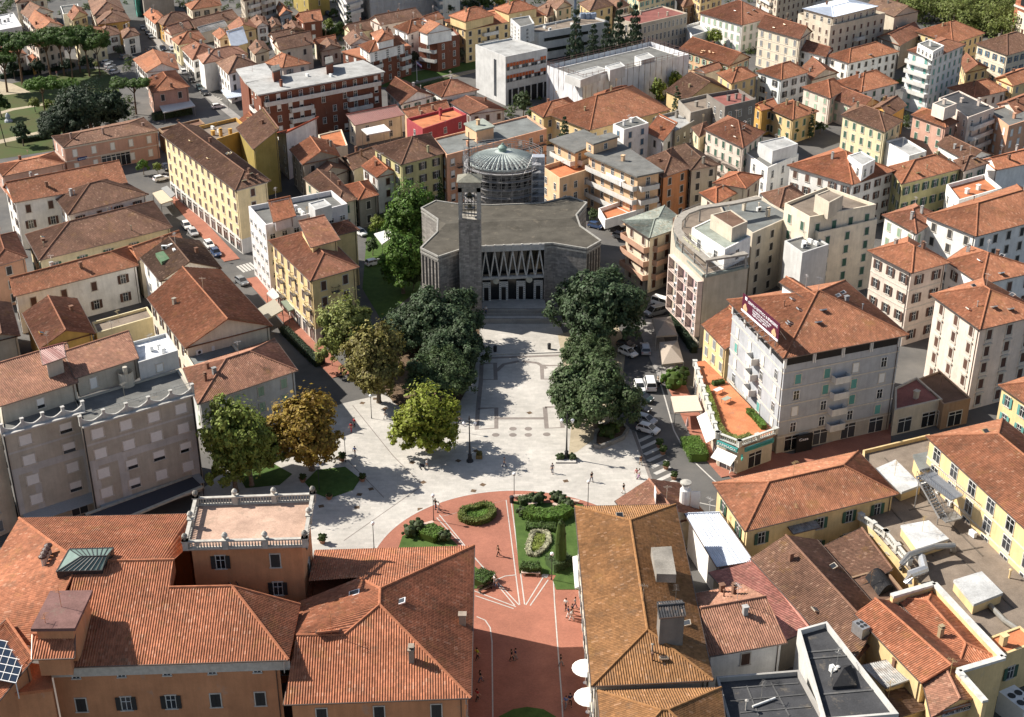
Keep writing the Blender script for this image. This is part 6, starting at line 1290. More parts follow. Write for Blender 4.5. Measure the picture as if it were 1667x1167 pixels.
for a in((899,770,'grey','navy','dark','person in grey walking below the right black lamp standard'),(963,784,'black','jeans','dark','person in black standing alone in the middle of the pale piazza'),(1043,757,'brown','beige','dark','person with long brown top at the zebra crossing upper end'),(1036,778,'pink','white','brown','person in pink walking beside the zebra crossing'),(1040,779,'white','purple','dark','person in white top and purple bottom beside the crossing'),(1015,803,'black','white','dark','person in black and white walking towards the kiosk roof'),(556,618,'navy','black','dark','person in dark clothes on the left street pavement'),(572,703,'red','red','dark','person in red in the shade of the rust brown plane'),(577,695,'red','black','dark','person in red and black walking just behind the one all in red'),(627,682,'grey','white','dark','person in grey beside the lamp at the left street end'),(578,742,'blue','white','dark','person in blue beside the rust brown plane tree'),(695,763,'white','grey','brown','person in white pushing a pushchair'),(709,828,'black','navy','dark','person in black at the left tip of the circle'),(714,833,'white','grey','brown','person in white close behind the one at the circle tip'),(748,689,'grey','black','grey','person in grey beside the lime green plane tree'),(821,760,'grey','jeans','dark','person in the tree shade near the left black lamp standard'),(811,905,'brown','black','dark','person in dark red walking across the brick circle'),(805,953,'white','grey','grey','person in white on the diagonal paving lines'),(809,957,'grey','jeans','brown','person in grey on the diagonal paving lines'),(833,1076,'black','black','dark','person in black with a shaded companion on the brick street'),(839,1074,'navy','grey','dark','person in navy beside the one in black on the brick street'),(777,1073,'yellow','black','dark','person in a yellow vest by the red roof eave'),(782,1110,'black','jeans','dark','person in black under the red roof eave'),(777,1140,'red','black','dark','person in red near the bottom left of the brick street'),(921,992,'white','black','dark','person in white at the back of the group by the mossy palazzo'),(925,1005,'navy','white','dark','person in navy and white in the group by the mossy palazzo'),(931,1001,'black','black','brown','person in black in the group by the mossy palazzo'),(930,1010,'white','white','dark','person all in white at the front of the palazzo group'),(936,990,'grey','navy','dark','person in grey nearest the palazzo wall'),(913,1084,'black','grey','dark','person in black walking alone beside the paving strip'),(921,1152,'blue','grey','brown','person in blue at the bottom of the brick street'),(928,1148,'navy','black','dark','person in navy at the bottom of the brick street'),(1189,771,'white','white','dark','person in white at the pharmacy corner'),(93,124,'pink','white','brown','person in pink on the park lawn under the pines'),(238,87,'brown','jeans','dark','person in brown crossing at the street junction'),(243,86,'white','navy','dark','person in white crossing at the street junction')): person(*a)
person(791,508,'white','jeans','grey','person in white sitting on the church steps',0,'sit',1,1.45)
person(1071,622,'beige','white','grey','person in beige sitting by the road railing',-1.2,'sit'); person(1076,628,'navy','black','brown','person in navy sitting by the road railing',-1.2,'sit')
o=thing('pushchair','dark pushchair pushed by a person in white','pushchair',at(688,763),.4); mb=MB(); mb.tube([(.25,0,.25),(.1,0,.55),(-.25,0,.75),(-.4,0,1.0)],[.12,.22,.2,.05],8); mb.build('seat',M['cloth'],o,(.03,.03,.04),local=True)
for sx in(-.3,.3):
    for sy in(-.22,.22): mb=MB(); mb.lathe((0,0,0),[(.001,-.02),(.12,-.02),(.12,.02),(.001,.02)],9); mb.v=[Vector((sx+v.x,sy+v.z,.12+v.y)) for v in mb.v]; mb.build('wheel',M['rubber'],o,local=True)
# ------------------------------------------------------------------ cars
def car_parts(kind):
    L,Wd,Hh={'hatch':(3.8,1.68,1.46),'wagon':(4.5,1.78,1.5),'van':(4.7,1.9,1.9)}[kind]; h=L/2
    pr={'hatch':[(-h,.45,.75),(-h+.1,.3,.95),(-h+.75,.28,1.0),(.55,.28,.98),(1.25,.3,.9),(h-.1,.32,.72),(h,.45,.6)],'wagon':[(-h,.45,.8),(-h+.1,.3,.98),(-h+.7,.28,1.02),(.6,.28,1.0),(1.4,.3,.92),(h-.1,.32,.74),(h,.45,.6)],'van':[(-h,.45,1.0),(-h+.08,.3,1.15),(-h+.7,.28,1.18),(1.0,.28,1.15),(1.7,.3,1.05),(h-.08,.32,.85),(h,.45,.7)]}[kind]
    mb=MB(); vs=[];k=len(pr)
    for x,z0,z1 in pr:
        w=Wd/2*(.86 if abs(x)>h-.05 else (.96 if abs(x)>h-.3 else 1))
        vs+=[(x,-w*.94,z0),(x,-w,z0+.2),(x,-w*.93,z1),(x,w*.93,z1),(x,w,z0+.2),(x,w*.94,z0)]
    fs=[]
    for i in range(k-1):
        for j in range(6): fs.append((6*i+j,6*i+6+j,6*i+6+(j+1)%6,6*i+(j+1)%6))
    fs+=[(0,1,2,3,4,5),tuple(6*(k-1)+j for j in range(6))[::-1]]; mb.add(vs,fs,0)
    zb=pr[3][2]; x0={'hatch':-h+.12,'wagon':-h+.15,'van':-h+.08}[kind]; x1={'hatch':1.05,'wagon':1.05,'van':1.6}[kind]; xr0=x0+(.35 if kind!='van' else .15); xr1=x1-(.85 if kind!='van' else .75); w0,w1=Wd*.46,Wd*.38
    g=MB(); gv=[(x0,-w0,zb-.03),(x1,-w0,zb-.06),(xr1,-w1,Hh-.05),(xr0,-w1,Hh-.05),(x0,w0,zb-.03),(x1,w0,zb-.06),(xr1,w1,Hh-.05),(xr0,w1,Hh-.05)]
    g.add(gv,[(0,1,2,3),(5,4,7,6),(1,5,6,2),(4,0,3,7)],0)
    # painted roof and pillars
    mb.add([(xr0-.05,-w1-.02,Hh-.05),(xr1+.08,-w1-.02,Hh-.05),(xr1+.08,w1+.02,Hh-.05),(xr0-.05,w1+.02,Hh-.05),(xr0+.1,-w1+.1,Hh+.02),(xr1-.08,-w1+.1,Hh+.02),(xr1-.08,w1-.1,Hh+.02),(xr0+.1,w1-.1,Hh+.02)],[(4,5,6,7),(0,1,5,4),(1,2,6,5),(2,3,7,6),(3,0,4,7)],0)
    for a,b in((0,3),(1,2),(4,7),(5,6)): mb.bar(gv[a],gv[b],.07,.07,0)
    for s in(0,4): m0=Vector(gv[s]).lerp(Vector(gv[s+1]),.5);m1=Vector(gv[s+3]).lerp(Vector(gv[s+2]),.5); mb.bar(m0,m1,.07,.05,0)
    wh=MB(); wh.lathe((0,0,0),[(.001,-.1),(.2,-.1),(.31,-.09),(.31,.09),(.2,.1),(.001,.1)],12); wh.v=[Vector((v.x,v.z,v.y)) for v in wh.v]
    hub=MB(); hub.lathe((0,0,0),[(.001,-.12),(.19,-.11),(.19,.11),(.001,.12)],10); hub.v=[Vector((v.x,v.z,v.y)) for v in hub.v]
    hl=MB(); hl.box((0,0,0),(.12,.34,.14)); mk_=lambda n,m,mat,sm=False: mesh_from(n,m.v,m.f,[M[mat]] if isinstance(mat,str) else [mat],smooth=sm)
    return dict(L=L,W=Wd,body=mk_('body',mb,'carpaint'),glass=mk_('windows',g,'glass'),wheel=mk_('wheel',wh,'rubber'),hub=mk_('hubcap',hub,'chrome'),head=mk_('headlight',hl,'lamp'),tail=mk_('tail_light',hl,TAIL),zh=.7 if kind!='van' else .8)
TAIL=m_plain('tail_red',(.4,.02,.015),.3); CP={k:car_parts(k) for k in('hatch','wagon','van')}
KC=dict(white=(.75,.75,.74),silver=(.42,.43,.45),grey=(.2,.21,.22),black=(.02,.02,.023),blue=(.04,.07,.15),red=(.45,.03,.05),dgreen=(.03,.05,.05))
def car(x,y,x2,y2,col,label,kind='hatch',group='cars'):
    p,q=at(x,y),at(x2,y2); rz=math.atan2(q.y-p.y,q.x-p.x); c=CP[kind]; o=thing('van' if kind=='van' else 'parked_car',label,'van' if kind=='van' else 'car',(p.x,p.y,0),rz,group)
    link('body',c['body'],o,color=KC[col]); link('windows',c['glass'],o)
    for sx in(-1,1):
        for sy in(-1,1): w_=link('wheel',c['wheel'],o,(sx*c['L']*.31,sy*(c['W']/2-.09),.31)); link('hubcap',c['hub'],w_)
    for sy in(-1,1): link('headlight',c['head'],o,(c['L']/2-.1,sy*c['W']*.33,c['zh'])); link('tail_light',c['tail'],o,(-c['L']/2+.06,sy*c['W']*.36,c['zh']+.1))
g_='cars parked beside the evergreen trees'; 
for a in((1051,688,1080,697,'silver','grey hatchback second from the zebra crossing'),(1055,703,1084,711,'white','white hatchback parked nearest the zebra crossing'),(1042,669,1066,676,'black','black car parked beside the broad evergreen'),(1046,652,1060,656,'dgreen','dark car half under the broad evergreen crown'),(1041,634,1048,655,'white','white car half hidden under the evergreen crown'),(1022,578,1046,588,'white','white car below the smallest evergreen tree'),(1020,566,1044,574,'black','black car below the smallest evergreen tree')): car(*a,group=g_)
car(1050,572,1044,540,'silver','silver saloon driving up the right hand road','wagon',None); car(1058,630,1051,600,'white','white van driving along the right hand road','van',None); car(1079,498,1093,502,'white','white van parked by the pink loggia hotel','van',None); car(1068,512,1052,516,'grey','grey van parked in front of the square canopy','van',None)
g_='cars parked along the left shopping street'
for a in((304,371,316,385,'white','white car parked by the long yellow block, upper one'),(315,382,327,396,'silver','silver car parked by the long yellow block, behind the white one'),(341,402,353,416,'white','white car parked by the dark house with green terrace'),(352,415,364,429,'blue','blue grey car parked by the dark house with green terrace'),(394,462,408,472,'grey','grey car parked at the narrow grey white block'),(262,294,280,290,'white','white car parked before the station trees'),(271,276,283,286,'black','black car parked beside the long yellow block end')): car(*a,group=g_)
g_='cars on the far street beside the brick apartment block'
for a in((300,120,310,131,'white','white car driving beside the stone gabled house','hatch'),(313,134,323,145,'black','dark car behind the white one on the far street','hatch'),(326,146,336,157,'dgreen','dark green car before the far zebra crossing','wagon'),(334,154,344,165,'black','black car after the far zebra crossing','wagon'),(355,176,368,174,'white','white car turning at the far crossing','hatch'),(266,82,276,93,'black','black car at the far junction','wagon'),(281,82,291,93,'silver','silver car by the orange roofed corner','hatch'),(241,56,250,66,'black','black car on the dark street far away','hatch'),(233,48,242,58,'grey','grey car farther up the dark street','hatch'),(246,62,255,72,'grey','grey car nearest the junction on the dark street','hatch'),(175,104,190,100,'white','white car in the park car park, end of the row','hatch'),(179,110,194,106,'silver','silver car in the park car park, second','hatch'),(183,115,198,111,'grey','grey car in the park car park, third','hatch'),(187,120,202,116,'silver','silver car in the park car park, fourth','hatch'),(205,95,222,90,'grey','grey car parked by the low white corner house','wagon'),(1119,60,1127,64,'red','bright red car beside the white hotel','hatch'),(609,431,622,428,'white','white car parked by the garden conifers','hatch'),(587,382,598,388,'white','white car on the lane above the church garden','hatch'),(970,371,990,376,'blue','dark blue car under the salmon terraces','hatch'),(1003,377,1023,382,'black','black car under the salmon terraces','hatch'),(541,27,553,31,'grey','grey car in the far yard at the top','hatch'),(534,24,544,28,'blue','blue car in the far yard at the top','hatch'),(1010,388,1030,393,'grey','grey car at the back of the church wing','hatch')): car(*a,group=g_ if a[0]<360 else None)
# ------------------------------------------------------------------ details of single buildings
def text_mesh(name,txt,size,mat,parent,loc,xdir,updir,color=None,align='LEFT',ext=.03,fit=None):
    cu=bpy.data.curves.new('t','FONT'); cu.body=txt; cu.size=size; cu.extrude=ext; cu.align_x=align; o=bpy.data.objects.new('t',cu); COL.objects.link(o); bpy.context.view_layer.update()
    me=bpy.data.meshes.new_from_object(o.evaluated_get(bpy.context.evaluated_depsgraph_get())); bpy.data.objects.remove(o); me.name=name; me.materials.clear(); me.materials.append(mat)
    x=Vector(xdir).normalized(); u=Vector(updir); u=(u-x*u.dot(x)).normalized(); n=x.cross(u)
    if fit:
        xs=[v.co.x for v in me.vertices]; wdt=max(xs)-min(xs); 
        if wdt>1e-3:
            for v in me.vertices: v.co.x*=fit/wdt
    mt=Matrix((x,u,n)).transposed().to_4x4(); me.transform(mt); r_=link(name,me,parent,Vector(loc)-(world_loc(parent) if parent else Vector()),color); return r_
WT=m_plain('sign_white',(.75,.74,.78),.6); PUR=m_plain('sign_purple',(.085,.014,.032),.5); TEAL=m_plain('sign_teal',(.05,.26,.25),.5); NAVY=m_plain('sign_navy',(.02,.05,.16),.5); BEIGEI=m_plain('sign_beige',(.55,.35,.2),.6); YS=m_plain('sign_letters',(.62,.60,.40),.5)
# billboard on the grey hotel roof
a,b=at(1208,505,19.2),at(1267,557,19.2); a.z=b.z=19.3; d=(b-a).normalized(); nn=edge_n(a,b)
if nn.dot(Vector((-1,0,0)))<0: nn=-nn
BB=thing('billboard','long purple billboard with white writing on the grey hotel roof','billboard',a); Lb=(b-a).length; hb=2.9
mb=MB(); v=[a,b,b+Vector((0,0,hb)),a+Vector((0,0,hb))]; mb.add([p+nn*.08 for p in v]+[p-nn*.08 for p in v],[(0,1,2,3),(7,6,5,4),(0,4,5,1),(1,5,6,2),(2,6,7,3),(3,7,4,0)]); mb.build('board',PUR,BB); occ(v)
mb=MB(); mb.bar(a+nn*.12+Vector((0,0,.12)),b+nn*.12+Vector((0,0,.12)),.16,.3); mb.build('lower_edge',WT,BB)
for k in range(7): p=a.lerp(b,(k+.5)/7); mb=MB(); mb.bar(p-Vector((0,0,1.3)),p+Vector((0,0,.2)),.1,.1); mb.bar(p-nn*.1+Vector((0,0,2)),p-nn*1.8-Vector((0,0,.3)),.08,.08); mb.build('post',M['metal'],BB,(.4,.4,.42))
for k in range(7): p=a.lerp(b,(k+.5)/7)+nn*.2; mb=MB(); mb.bar(p,p+nn*1.5-Vector((0,0,.25)),.05,.05); mb.box(p+nn*1.5-Vector((0,0,.2)),(.35,.25,.18),0); mb.build('spotlight',M['metal'],BB,(.5,.5,.5))
xd=d; of=nn*.1
for s,z,st,ft in(('CENTRO ESTETICO & BENESSERE',2.05,.16,.8),('La tua bellezza nel cuore della citta',1.5,.3,.5),('Massaggi  Terme  Trattamenti viso e corpo',1.1,.3,.46),('Aperto tutti i giorni',.72,.3,.4)): text_mesh('lettering',s,.62 if z>2 else .42,WT,BB,a+d*(Lb*st)+of+Vector((0,0,z)),xd,(0,0,1),fit=Lb*ft)
mb=MB(); p=a+d*.9+nn*.1; mb.add([p+Vector((0,0,2.2)),p+d*.7+Vector((0,0,2.2)),p+d*.7+Vector((0,0,2.75)),p+Vector((0,0,2.75))],[(0,1,2,3)]); mb.build('emblem',WT,BB)
for s0 in(.5,Lb-2.1):
    mb=MB(); p=a+d*s0+nn*.1
    for k in range(3): q=p+d*(.35+.35*k)+Vector((0,0,.75+.35*(k%2))); mb.lathe((0,0,0),[(.001,0),(.42,0),(.42,.03),(.001,.04)],12); 
    vs=[]; 
    for i,vv in enumerate(mb.v):
        k=i//48; q=p+d*(.35+.35*k)+Vector((0,0,.75+.4*(k%2))); vs.append(q+d*vv.x+Vector((0,0,vv.y))+nn*(vv.z+.01*k))
    mb.v=vs; mb.build('picture',BEIGEI,BB)
# curved hotel: ring beam, railing, loggias and letters
t=HOTEL
RP=[at(x,y,17.4) for x,y in((1236,322),(1190,331),(1140,338),(1116,347),(1104,360),(1103,374),(1112,388),(1152,423),(1215,412))]
mb=MB(); L,Rr=pts_strip(RP,1.5)
for i in range(len(RP)-1): mb.prism([L[i],L[i+1],Rr[i+1],Rr[i]],17.2,17.55)
mb.build('ring_beam',M['concrete'],t,(.30,.275,.24))
for i in(2,3,4,5,6,7,8): p=RP[i]; mb=MB(); mb.box((p.x,p.y,15.9),(.3,.3,2.8)); mb.build('post',M['concrete'],t,(.35,.33,.3))
p=RP[6].lerp(RP[7],.5); mb=MB(); mb.box((p.x,p.y,15.9),(.3,.3,2.8)); mb.build('post',M['concrete'],t,(.35,.33,.3))
ed=[at(x,y,14.7) for x,y in((1140,338),(1110,350),(1097,372),(1101,400),(1147,446),(1217,430))]; mb=MB()
for p,q in zip(ed,ed[1:]): railing(mb,p,q,1.0,.5)
mb.build('railing',M['metal'],t,(.45,.45,.46))
mb=MB()
for p,q in zip(ed,ed[1:]): mb.bar(p-Vector((0,0,.35)),q-Vector((0,0,.35)),.9,.5)
mb.build('cornice',M['concrete'],t,(.22,.25,.23))
la,lb_=at(1114,381,18.3),at(1143,404,18.3); ld=(lb_-la); ln=edge_n(la,lb_); 
if ln.x>0: ln=-ln
text_mesh('lettering','HOTEL',1.0,YS,t,la+ld*.28+Vector((0,0,.3)),ld,(0,0,1),fit=ld.length*.42); text_mesh('lettering','TERME PELLEGRINI',.85,YS,t,la+Vector((0,0,-.95))+ln*.3,ld,(0,0,1),fit=ld.length*.95)
mb=MB(); 
for zz in(-.1,-1.0,.3): mb.bar(la+Vector((0,0,zz)),lb_+Vector((0,0,zz)),.06,.06)
mb.build('sign_frame',M['rail'],t)
# loggia facade (pink) on the left front
W4=at(1097,411,13.6); W5=at(1144,455,13.6)
a=Vector((W4.x,W4.y,0)); b=Vector((W5.x,W5.y,0)); d=(b-a); Lh=d.length; d.normalize(); nn=edge_n(a,b)
if nn.dot(CAMV-a)<0: nn=-nn
PKL=(.66,.53,.47); mb=MB(); z0,z1=2.4,13.2
for k in range(4): mb.box(a+d*(Lh*k/3)+nn*.5+Vector((0,0,(z0+z1)/2)),(.28,1.0,z1-z0),math.atan2(d.y,d.x))
for k in range(5): mb.box(a+d*(Lh/2)+nn*.5+Vector((0,0,z0+(z1-z0)*k/4)),(Lh+.28,1.0,.22),math.atan2(d.y,d.x))
mb.build('loggia_frame',M['stucco'],t,PKL)
mb=MB(); q=[a+nn*.03,b+nn*.03]; mb.poly([q[0]+Vector((0,0,z0)),q[1]+Vector((0,0,z0)),q[1]+Vector((0,0,z1)),q[0]+Vector((0,0,z1))]); mb.build('loggia_back',M['stucco'],t,(.52,.38,.38))
for k in range(3):
    for r_ in range(4):
        p=a+d*(Lh*(k+.5)/3)+Vector((0,0,z0+(z1-z0)*(r_+.42)/4)); o=link('window',win_mesh('pl',1.2,2.0,True),t,p+nn*.06-world_loc(t),SHC['brown']); o.rotation_euler=(0,0,math.atan2(-nn.x,nn.y))
        mb=MB(); pp=p+nn*1.4-Vector((0,0,1.0)); rr=MB(); railing(rr,p+nn*.95-d*(Lh/6-.2)-Vector((0,0,1.1)),p+nn*.95+d*(Lh/6-.2)-Vector((0,0,1.1)),.9,.4); rr.build('balcony_rail',M['rail'],t)
        o=link('air_conditioner',ac_mesh(),t,p+nn*.6+d*.9-Vector((0,0,1.05))-world_loc(t)); o.rotation_euler=(0,0,math.atan2(-nn.x,nn.y)+3.14)
# loggia band under the grey hotel eave
t=GHOTEL; wl=[at(x,y,17.4) for x,y in((1183,488),(1275,584),(1480,545))]
for p,q in zip(wl,wl[1:]):
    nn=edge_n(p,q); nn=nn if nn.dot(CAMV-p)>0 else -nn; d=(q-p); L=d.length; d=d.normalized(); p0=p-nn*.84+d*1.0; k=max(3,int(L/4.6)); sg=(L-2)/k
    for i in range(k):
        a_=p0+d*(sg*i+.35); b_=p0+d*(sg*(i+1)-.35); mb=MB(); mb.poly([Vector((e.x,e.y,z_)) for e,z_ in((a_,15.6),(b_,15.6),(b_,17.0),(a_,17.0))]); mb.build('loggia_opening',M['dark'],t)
    for i in range(k+1):
        for s in(-.16,.16): e=p0+d*(sg*i+s)+nn*.05; mb=MB(); mb.box((e.x,e.y,16.2),(.16,.16,2.0),math.atan2(d.y,d.x)); mb.build('loggia_post',M['whiteframe'],t)
for zc,(x,y) in((15.0,(1378,577)),(15.0,(1222,545))):
    pass
# office ribbons
t=OFFICE; a,b=at(824,95,14),at(890,81.5,14); d=(b-a); nn=edge_n(a,b); nn=nn if nn.dot(CAMV-a)>0 else -nn
ORG=m_plain('orange_blind',(.42,.10,.03),.7)
for z in(11.4,7.9):
    for k in range(13):
        p=a.lerp(b,(k+.6)/13.2); o=MB(); w_=d.length/13*.40; u=d.normalized(); P_=lambda s,zz,e: Vector((p.x,p.y,zz))+u*s*w_+nn*e
        hz=1.0 if k<9 or k>10 else .2
        o.add([P_(-1,z-1.1,.04),P_(1,z-1.1,.04),P_(1,z,.04),P_(-1,z,.04)],[(0,1,2,3)],0); o.add([P_(-1,z,.07),P_(1,z,.07),P_(1,z+hz,.07),P_(-1,z+hz,.07)],[(0,1,2,3)],1)
        if (k*7+int(z))%3==0: o.add([P_(-1,z-.9,.06),P_(1,z-.9,.06),P_(1,z-.1,.06),P_(-1,z-.1,.06)],[(0,1,2,3)],2)
        o.build('window',[M['glass'],ORG,M['whiteframe']],t)
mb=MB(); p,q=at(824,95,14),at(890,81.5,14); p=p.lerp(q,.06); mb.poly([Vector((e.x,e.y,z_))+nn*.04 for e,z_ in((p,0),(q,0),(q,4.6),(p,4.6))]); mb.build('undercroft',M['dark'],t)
for k in range(6): e=p.lerp(q,(k+.5)/6)+nn*.1; mb=MB(); mb.box((e.x,e.y,2.3),(.4,.4,4.6)); mb.build('pilotis',M['concrete'],t,(.45,.45,.44))
p,q=at(774,75,14),at(823,95,14); n2=edge_n(p,q); n2=n2 if n2.dot(CAMV-p)>0 else -n2; mb=MB(); c=p.lerp(q,.62); d=(q-p).normalized(); mb.poly([Vector((e.x,e.y,z_))+n2*.04 for e,z_ in((c,1.5),(c+d*1.5,1.5),(c+d*1.5,12.5),(c,12.5))]); mb.build('stair_window',M['glass'],t)
t=OFFICE2; a,b=at(878,56,13),at(990,37,13); d=(b-a).normalized(); nn=edge_n(a,b); nn=nn if nn.dot(CAMV-a)>0 else -nn; Lf=(b-a).length
for z in(11,7.6,4.2): 
    mb=MB(); p,q=a+d*2,a+d*(Lf-1); f=[Vector((e.x,e.y,zz))+nn*.05 for e,zz in((p,z-.5),(q,z-.5),(q,z+.5),(p,z+.5))]; mb.poly(f); mb.build('window_band',M['glass'],t)
for k in range(3):
    p=at(948+k*9,30,13); mb=MB(); mb.lathe((p.x,p.y,13),[(1.0,0),(1.0,1.8),(.8,1.9),(.8,1.7),(.01,1.6)],12); mb.build('cooling_unit',M['paint'],t,(.30,.36,.45))
p=at(936,33,13); mb=MB(); mb.tube([(p.x,p.y,13),(p.x,p.y,24)],[.5,.4],8); 
for k in range(5): mb.box((p.x,p.y,20+k*.9),(1.6,1.6,.12))
mb.build('antenna_mast',M['metal'],t,(.15,.2,.28))
# netted building
t=WRAP; P=cw([at(x,y,10) for x,y in((899,113),(1058,76),(1113,94),(950,132))]); O=inset(P,-1.2)
for i in range(4):
    a,b=O[i],O[(i+1)%4]; mb=MB(); k=max(2,int((b-a).length/1.2)); r=random.Random(i)
    vs=[];fs=[]; rows=7; nnn=edge_n(a,b)
    for s in range(k+1):
        for z in range(rows+1): p=a.lerp(b,s/k); vs.append(Vector((p.x,p.y,11.2*z/rows))+nnn*(r.uniform(-.07,.07)+.06*(s%2)))
    for s in range(k):
        for z in range(rows): q=s*(rows+1)+z; fs.append((q,q+rows+1,q+rows+2,q+1))
    mb.add(vs,fs); mb.build('netting',M['net'],t,(.66,.67,.69)); occ([Vector((a.x,a.y,0)),Vector((b.x,b.y,0)),Vector((b.x,b.y,11)),Vector((a.x,a.y,11))])
    mb=MB()
    for s in range(0,k+1,2): p=a.lerp(b,s/k); mb.bar((p.x,p.y,0),(p.x,p.y,12.6),.1,.1)
    for zz in(11.6,12.3): mb.bar((a.x,a.y,zz),(b.x,b.y,zz),.08,.08)
    mb.build('scaffold_frame',M['metal'],t,(.22,.13,.12))
for pts,z,hh in([(920,122),(972,108),(992,114),(945,131)],10,1.6),([(985,108),(1010,101),(1018,108),(993,115)],10,2.6),([(1033,92),(1055,86),(1066,93),(1044,99)],10,2.4): house('','',pts,z+hh,'flat','lgrey','lgrey',1,None,parent=t,base=z-.5,near=True,par=.15,ch=0)
# scaffolds at the top
def wrapped(name,label,pts,h,col,cat='building',balc=0):
    P=cw([at(x,y,0) for x,y in pts]); c=sum(P,Vector())/len(P); t=thing(name,label,cat,(c.x,c.y,0)); mb=MB(); mb.prism(inset(P,.8),0,h-.6); mb.build('wall',M['stucco'],t,WC['lgrey'])
    for i in range(len(P)):
        a,b=P[i],P[(i+1)%len(P)]; k=max(2,int((b-a).length/1.5)); vs=[];fs=[]; rows=12; r=random.Random(i); nnn=edge_n(a,b); mb=MB()
        for s in range(k+1):
            for z in range(rows+1): p=a.lerp(b,s/k); vs.append(Vector((p.x,p.y,h*z/rows))+nnn*r.uniform(-.15,.15))
        for s in range(k):
            for z in range(rows): q=s*(rows+1)+z; fs.append((q,q+rows+1,q+rows+2,q+1))
        mb.add(vs,fs); mb.build('netting',M['net'],t,col); mb=MB()
        for s in range(0,k+1,2): p=a.lerp(b,s/k)+nnn*.25; mb.bar((p.x,p.y,0),(p.x,p.y,h+.6),.1,.1)
        for z in range(1,int(h/2)): mb.bar(Vector((a.x,a.y,2*z))+nnn*.25,Vector((b.x,b.y,2*z))+nnn*.25,.08,.08)
        mb.build('scaffold_frame',M['metal'],t,(.4,.4,.42)); occ([Vector((a.x,a.y,0)),Vector((b.x,b.y,0)),Vector((b.x,b.y,h)),Vector((a.x,a.y,h))])
    return t
wrapped('apartment_building','tall block completely wrapped in grey scaffold netting at the top',[(583,10),(690,-2),(713,24),(604,42)],30,(.36,.39,.43))
wrapped('scaffold_screen','turquoise scaffold net hanging along the far street',[(214,-20),(222,-22),(231,25),(224,28)],13,(.13,.50,.40),'scaffold')
H('apartment_building','white block with stacked sloping balconies at the top',[(549,-62),(572,-68),(584,-48),(562,-42)],20,'flat','lilac','lgrey',7,None,bal=[(3,[1,2,3,4,5,6],0,1,'w'),(2,[2,3,4,5,6],0,1,'w')],ch=0)
H('apartment_building','white flats with balconies behind the top conifers',[(700,-48),(732,-54),(748,-40),(720,-34)],15,'flat','aqua','lgrey',5,None,bal=[(3,[1,2,3,4],.0,1,'w')],ch=0)
# brick tower at the right edge
tw=thing('brick_tower','brick tower with pale panels at the right edge','tower',at(1668,62)); p=at(1668,62); P=cw([at(x,y,0) for x,y in((1643,66),(1668,54),(1694,66),(1670,78))]); mb=MB(); mb.prism(P,0,28); mb.build('wall',M['stone'],tw,(.33,.13,.08)); 
for i in range(4):
    a,b=P[i],P[(i+1)%4]; nn=edge_n(a,b); mb=MB(); q=[a.lerp(b,.2)+nn*.05,a.lerp(b,.8)+nn*.05]; mb.poly([q[0],q[1],q[1]+Vector((0,0,11)),q[0]+Vector((0,0,11))]); mb.build('panel',M['stucco'],tw,WC['cream']); mb=MB(); q=[a.lerp(b,.45)+nn*.08+Vector((0,0,7)),a.lerp(b,.55)+nn*.08+Vector((0,0,7))]; mb.poly([q[0],q[1],q[1]+Vector((0,0,2)),q[0]+Vector((0,0,2))]); mb.build('slit_window',M['dark'],tw); mb=MB(); q=[a.lerp(b,.3)+nn*.06+Vector((0,0,13)),a.lerp(b,.7)+nn*.06+Vector((0,0,13))]; mb.poly([q[0],q[1],q[1]+Vector((0,0,3)),q[0]+Vector((0,0,3))]); mb.build('belfry_opening',M['dark'],tw)
mb=MB(); O=inset(P,-.4); mb.prism(O,12.0,12.6); mb.build('cornice',M['trim'],tw)
# station sign
a,b=at(127,262,3.4),at(146,257.5,3.4); nn=edge_n(a,b); nn=nn if nn.dot(CAMV-a)>0 else -nn; SG=thing('station_sign','blue station name board with white letters on the pink station front','sign',a); d=(b-a)
mb=MB(); mb.add([a+nn*.1,b+nn*.1,b+nn*.1+Vector((0,0,.8)),a+nn*.1+Vector((0,0,.8)),a-nn*.1,b-nn*.1,b-nn*.1+Vector((0,0,.8)),a-nn*.1+Vector((0,0,.8))],[(0,1,2,3),(0,4,5,1),(1,5,6,2),(2,6,7,3),(3,7,4,0)]); mb.build('board',NAVY,SG); text_mesh('lettering','Montecatini Centro',.5,WT,SG,a+nn*.13+d*.06+Vector((0,0,.22)),d,(0,0,1),fit=d.length*.88)
for k in range(3):
    p=at(168+k*14,273-k*3.3,0); mb=MB(); q=[at(160+k*14,246-k*3.3,3.6)]; o=link('doorway',win_mesh('sf',2.4,3.2,True),STATION,None); c=at(163+k*14.5,264-k*3.4,1.7); e0,e1=at(103,240,7.5),at(258,212,7.5); nn=edge_n(e0,e1); nn=nn if nn.dot(CAMV-e0)>0 else -nn; c=e0.lerp(e1,.42+.1*k)-nn*.25; c.z=1.75; o.location=c-world_loc(STATION); o.rotation_euler=(0,0,math.atan2(-nn.x,nn.y))
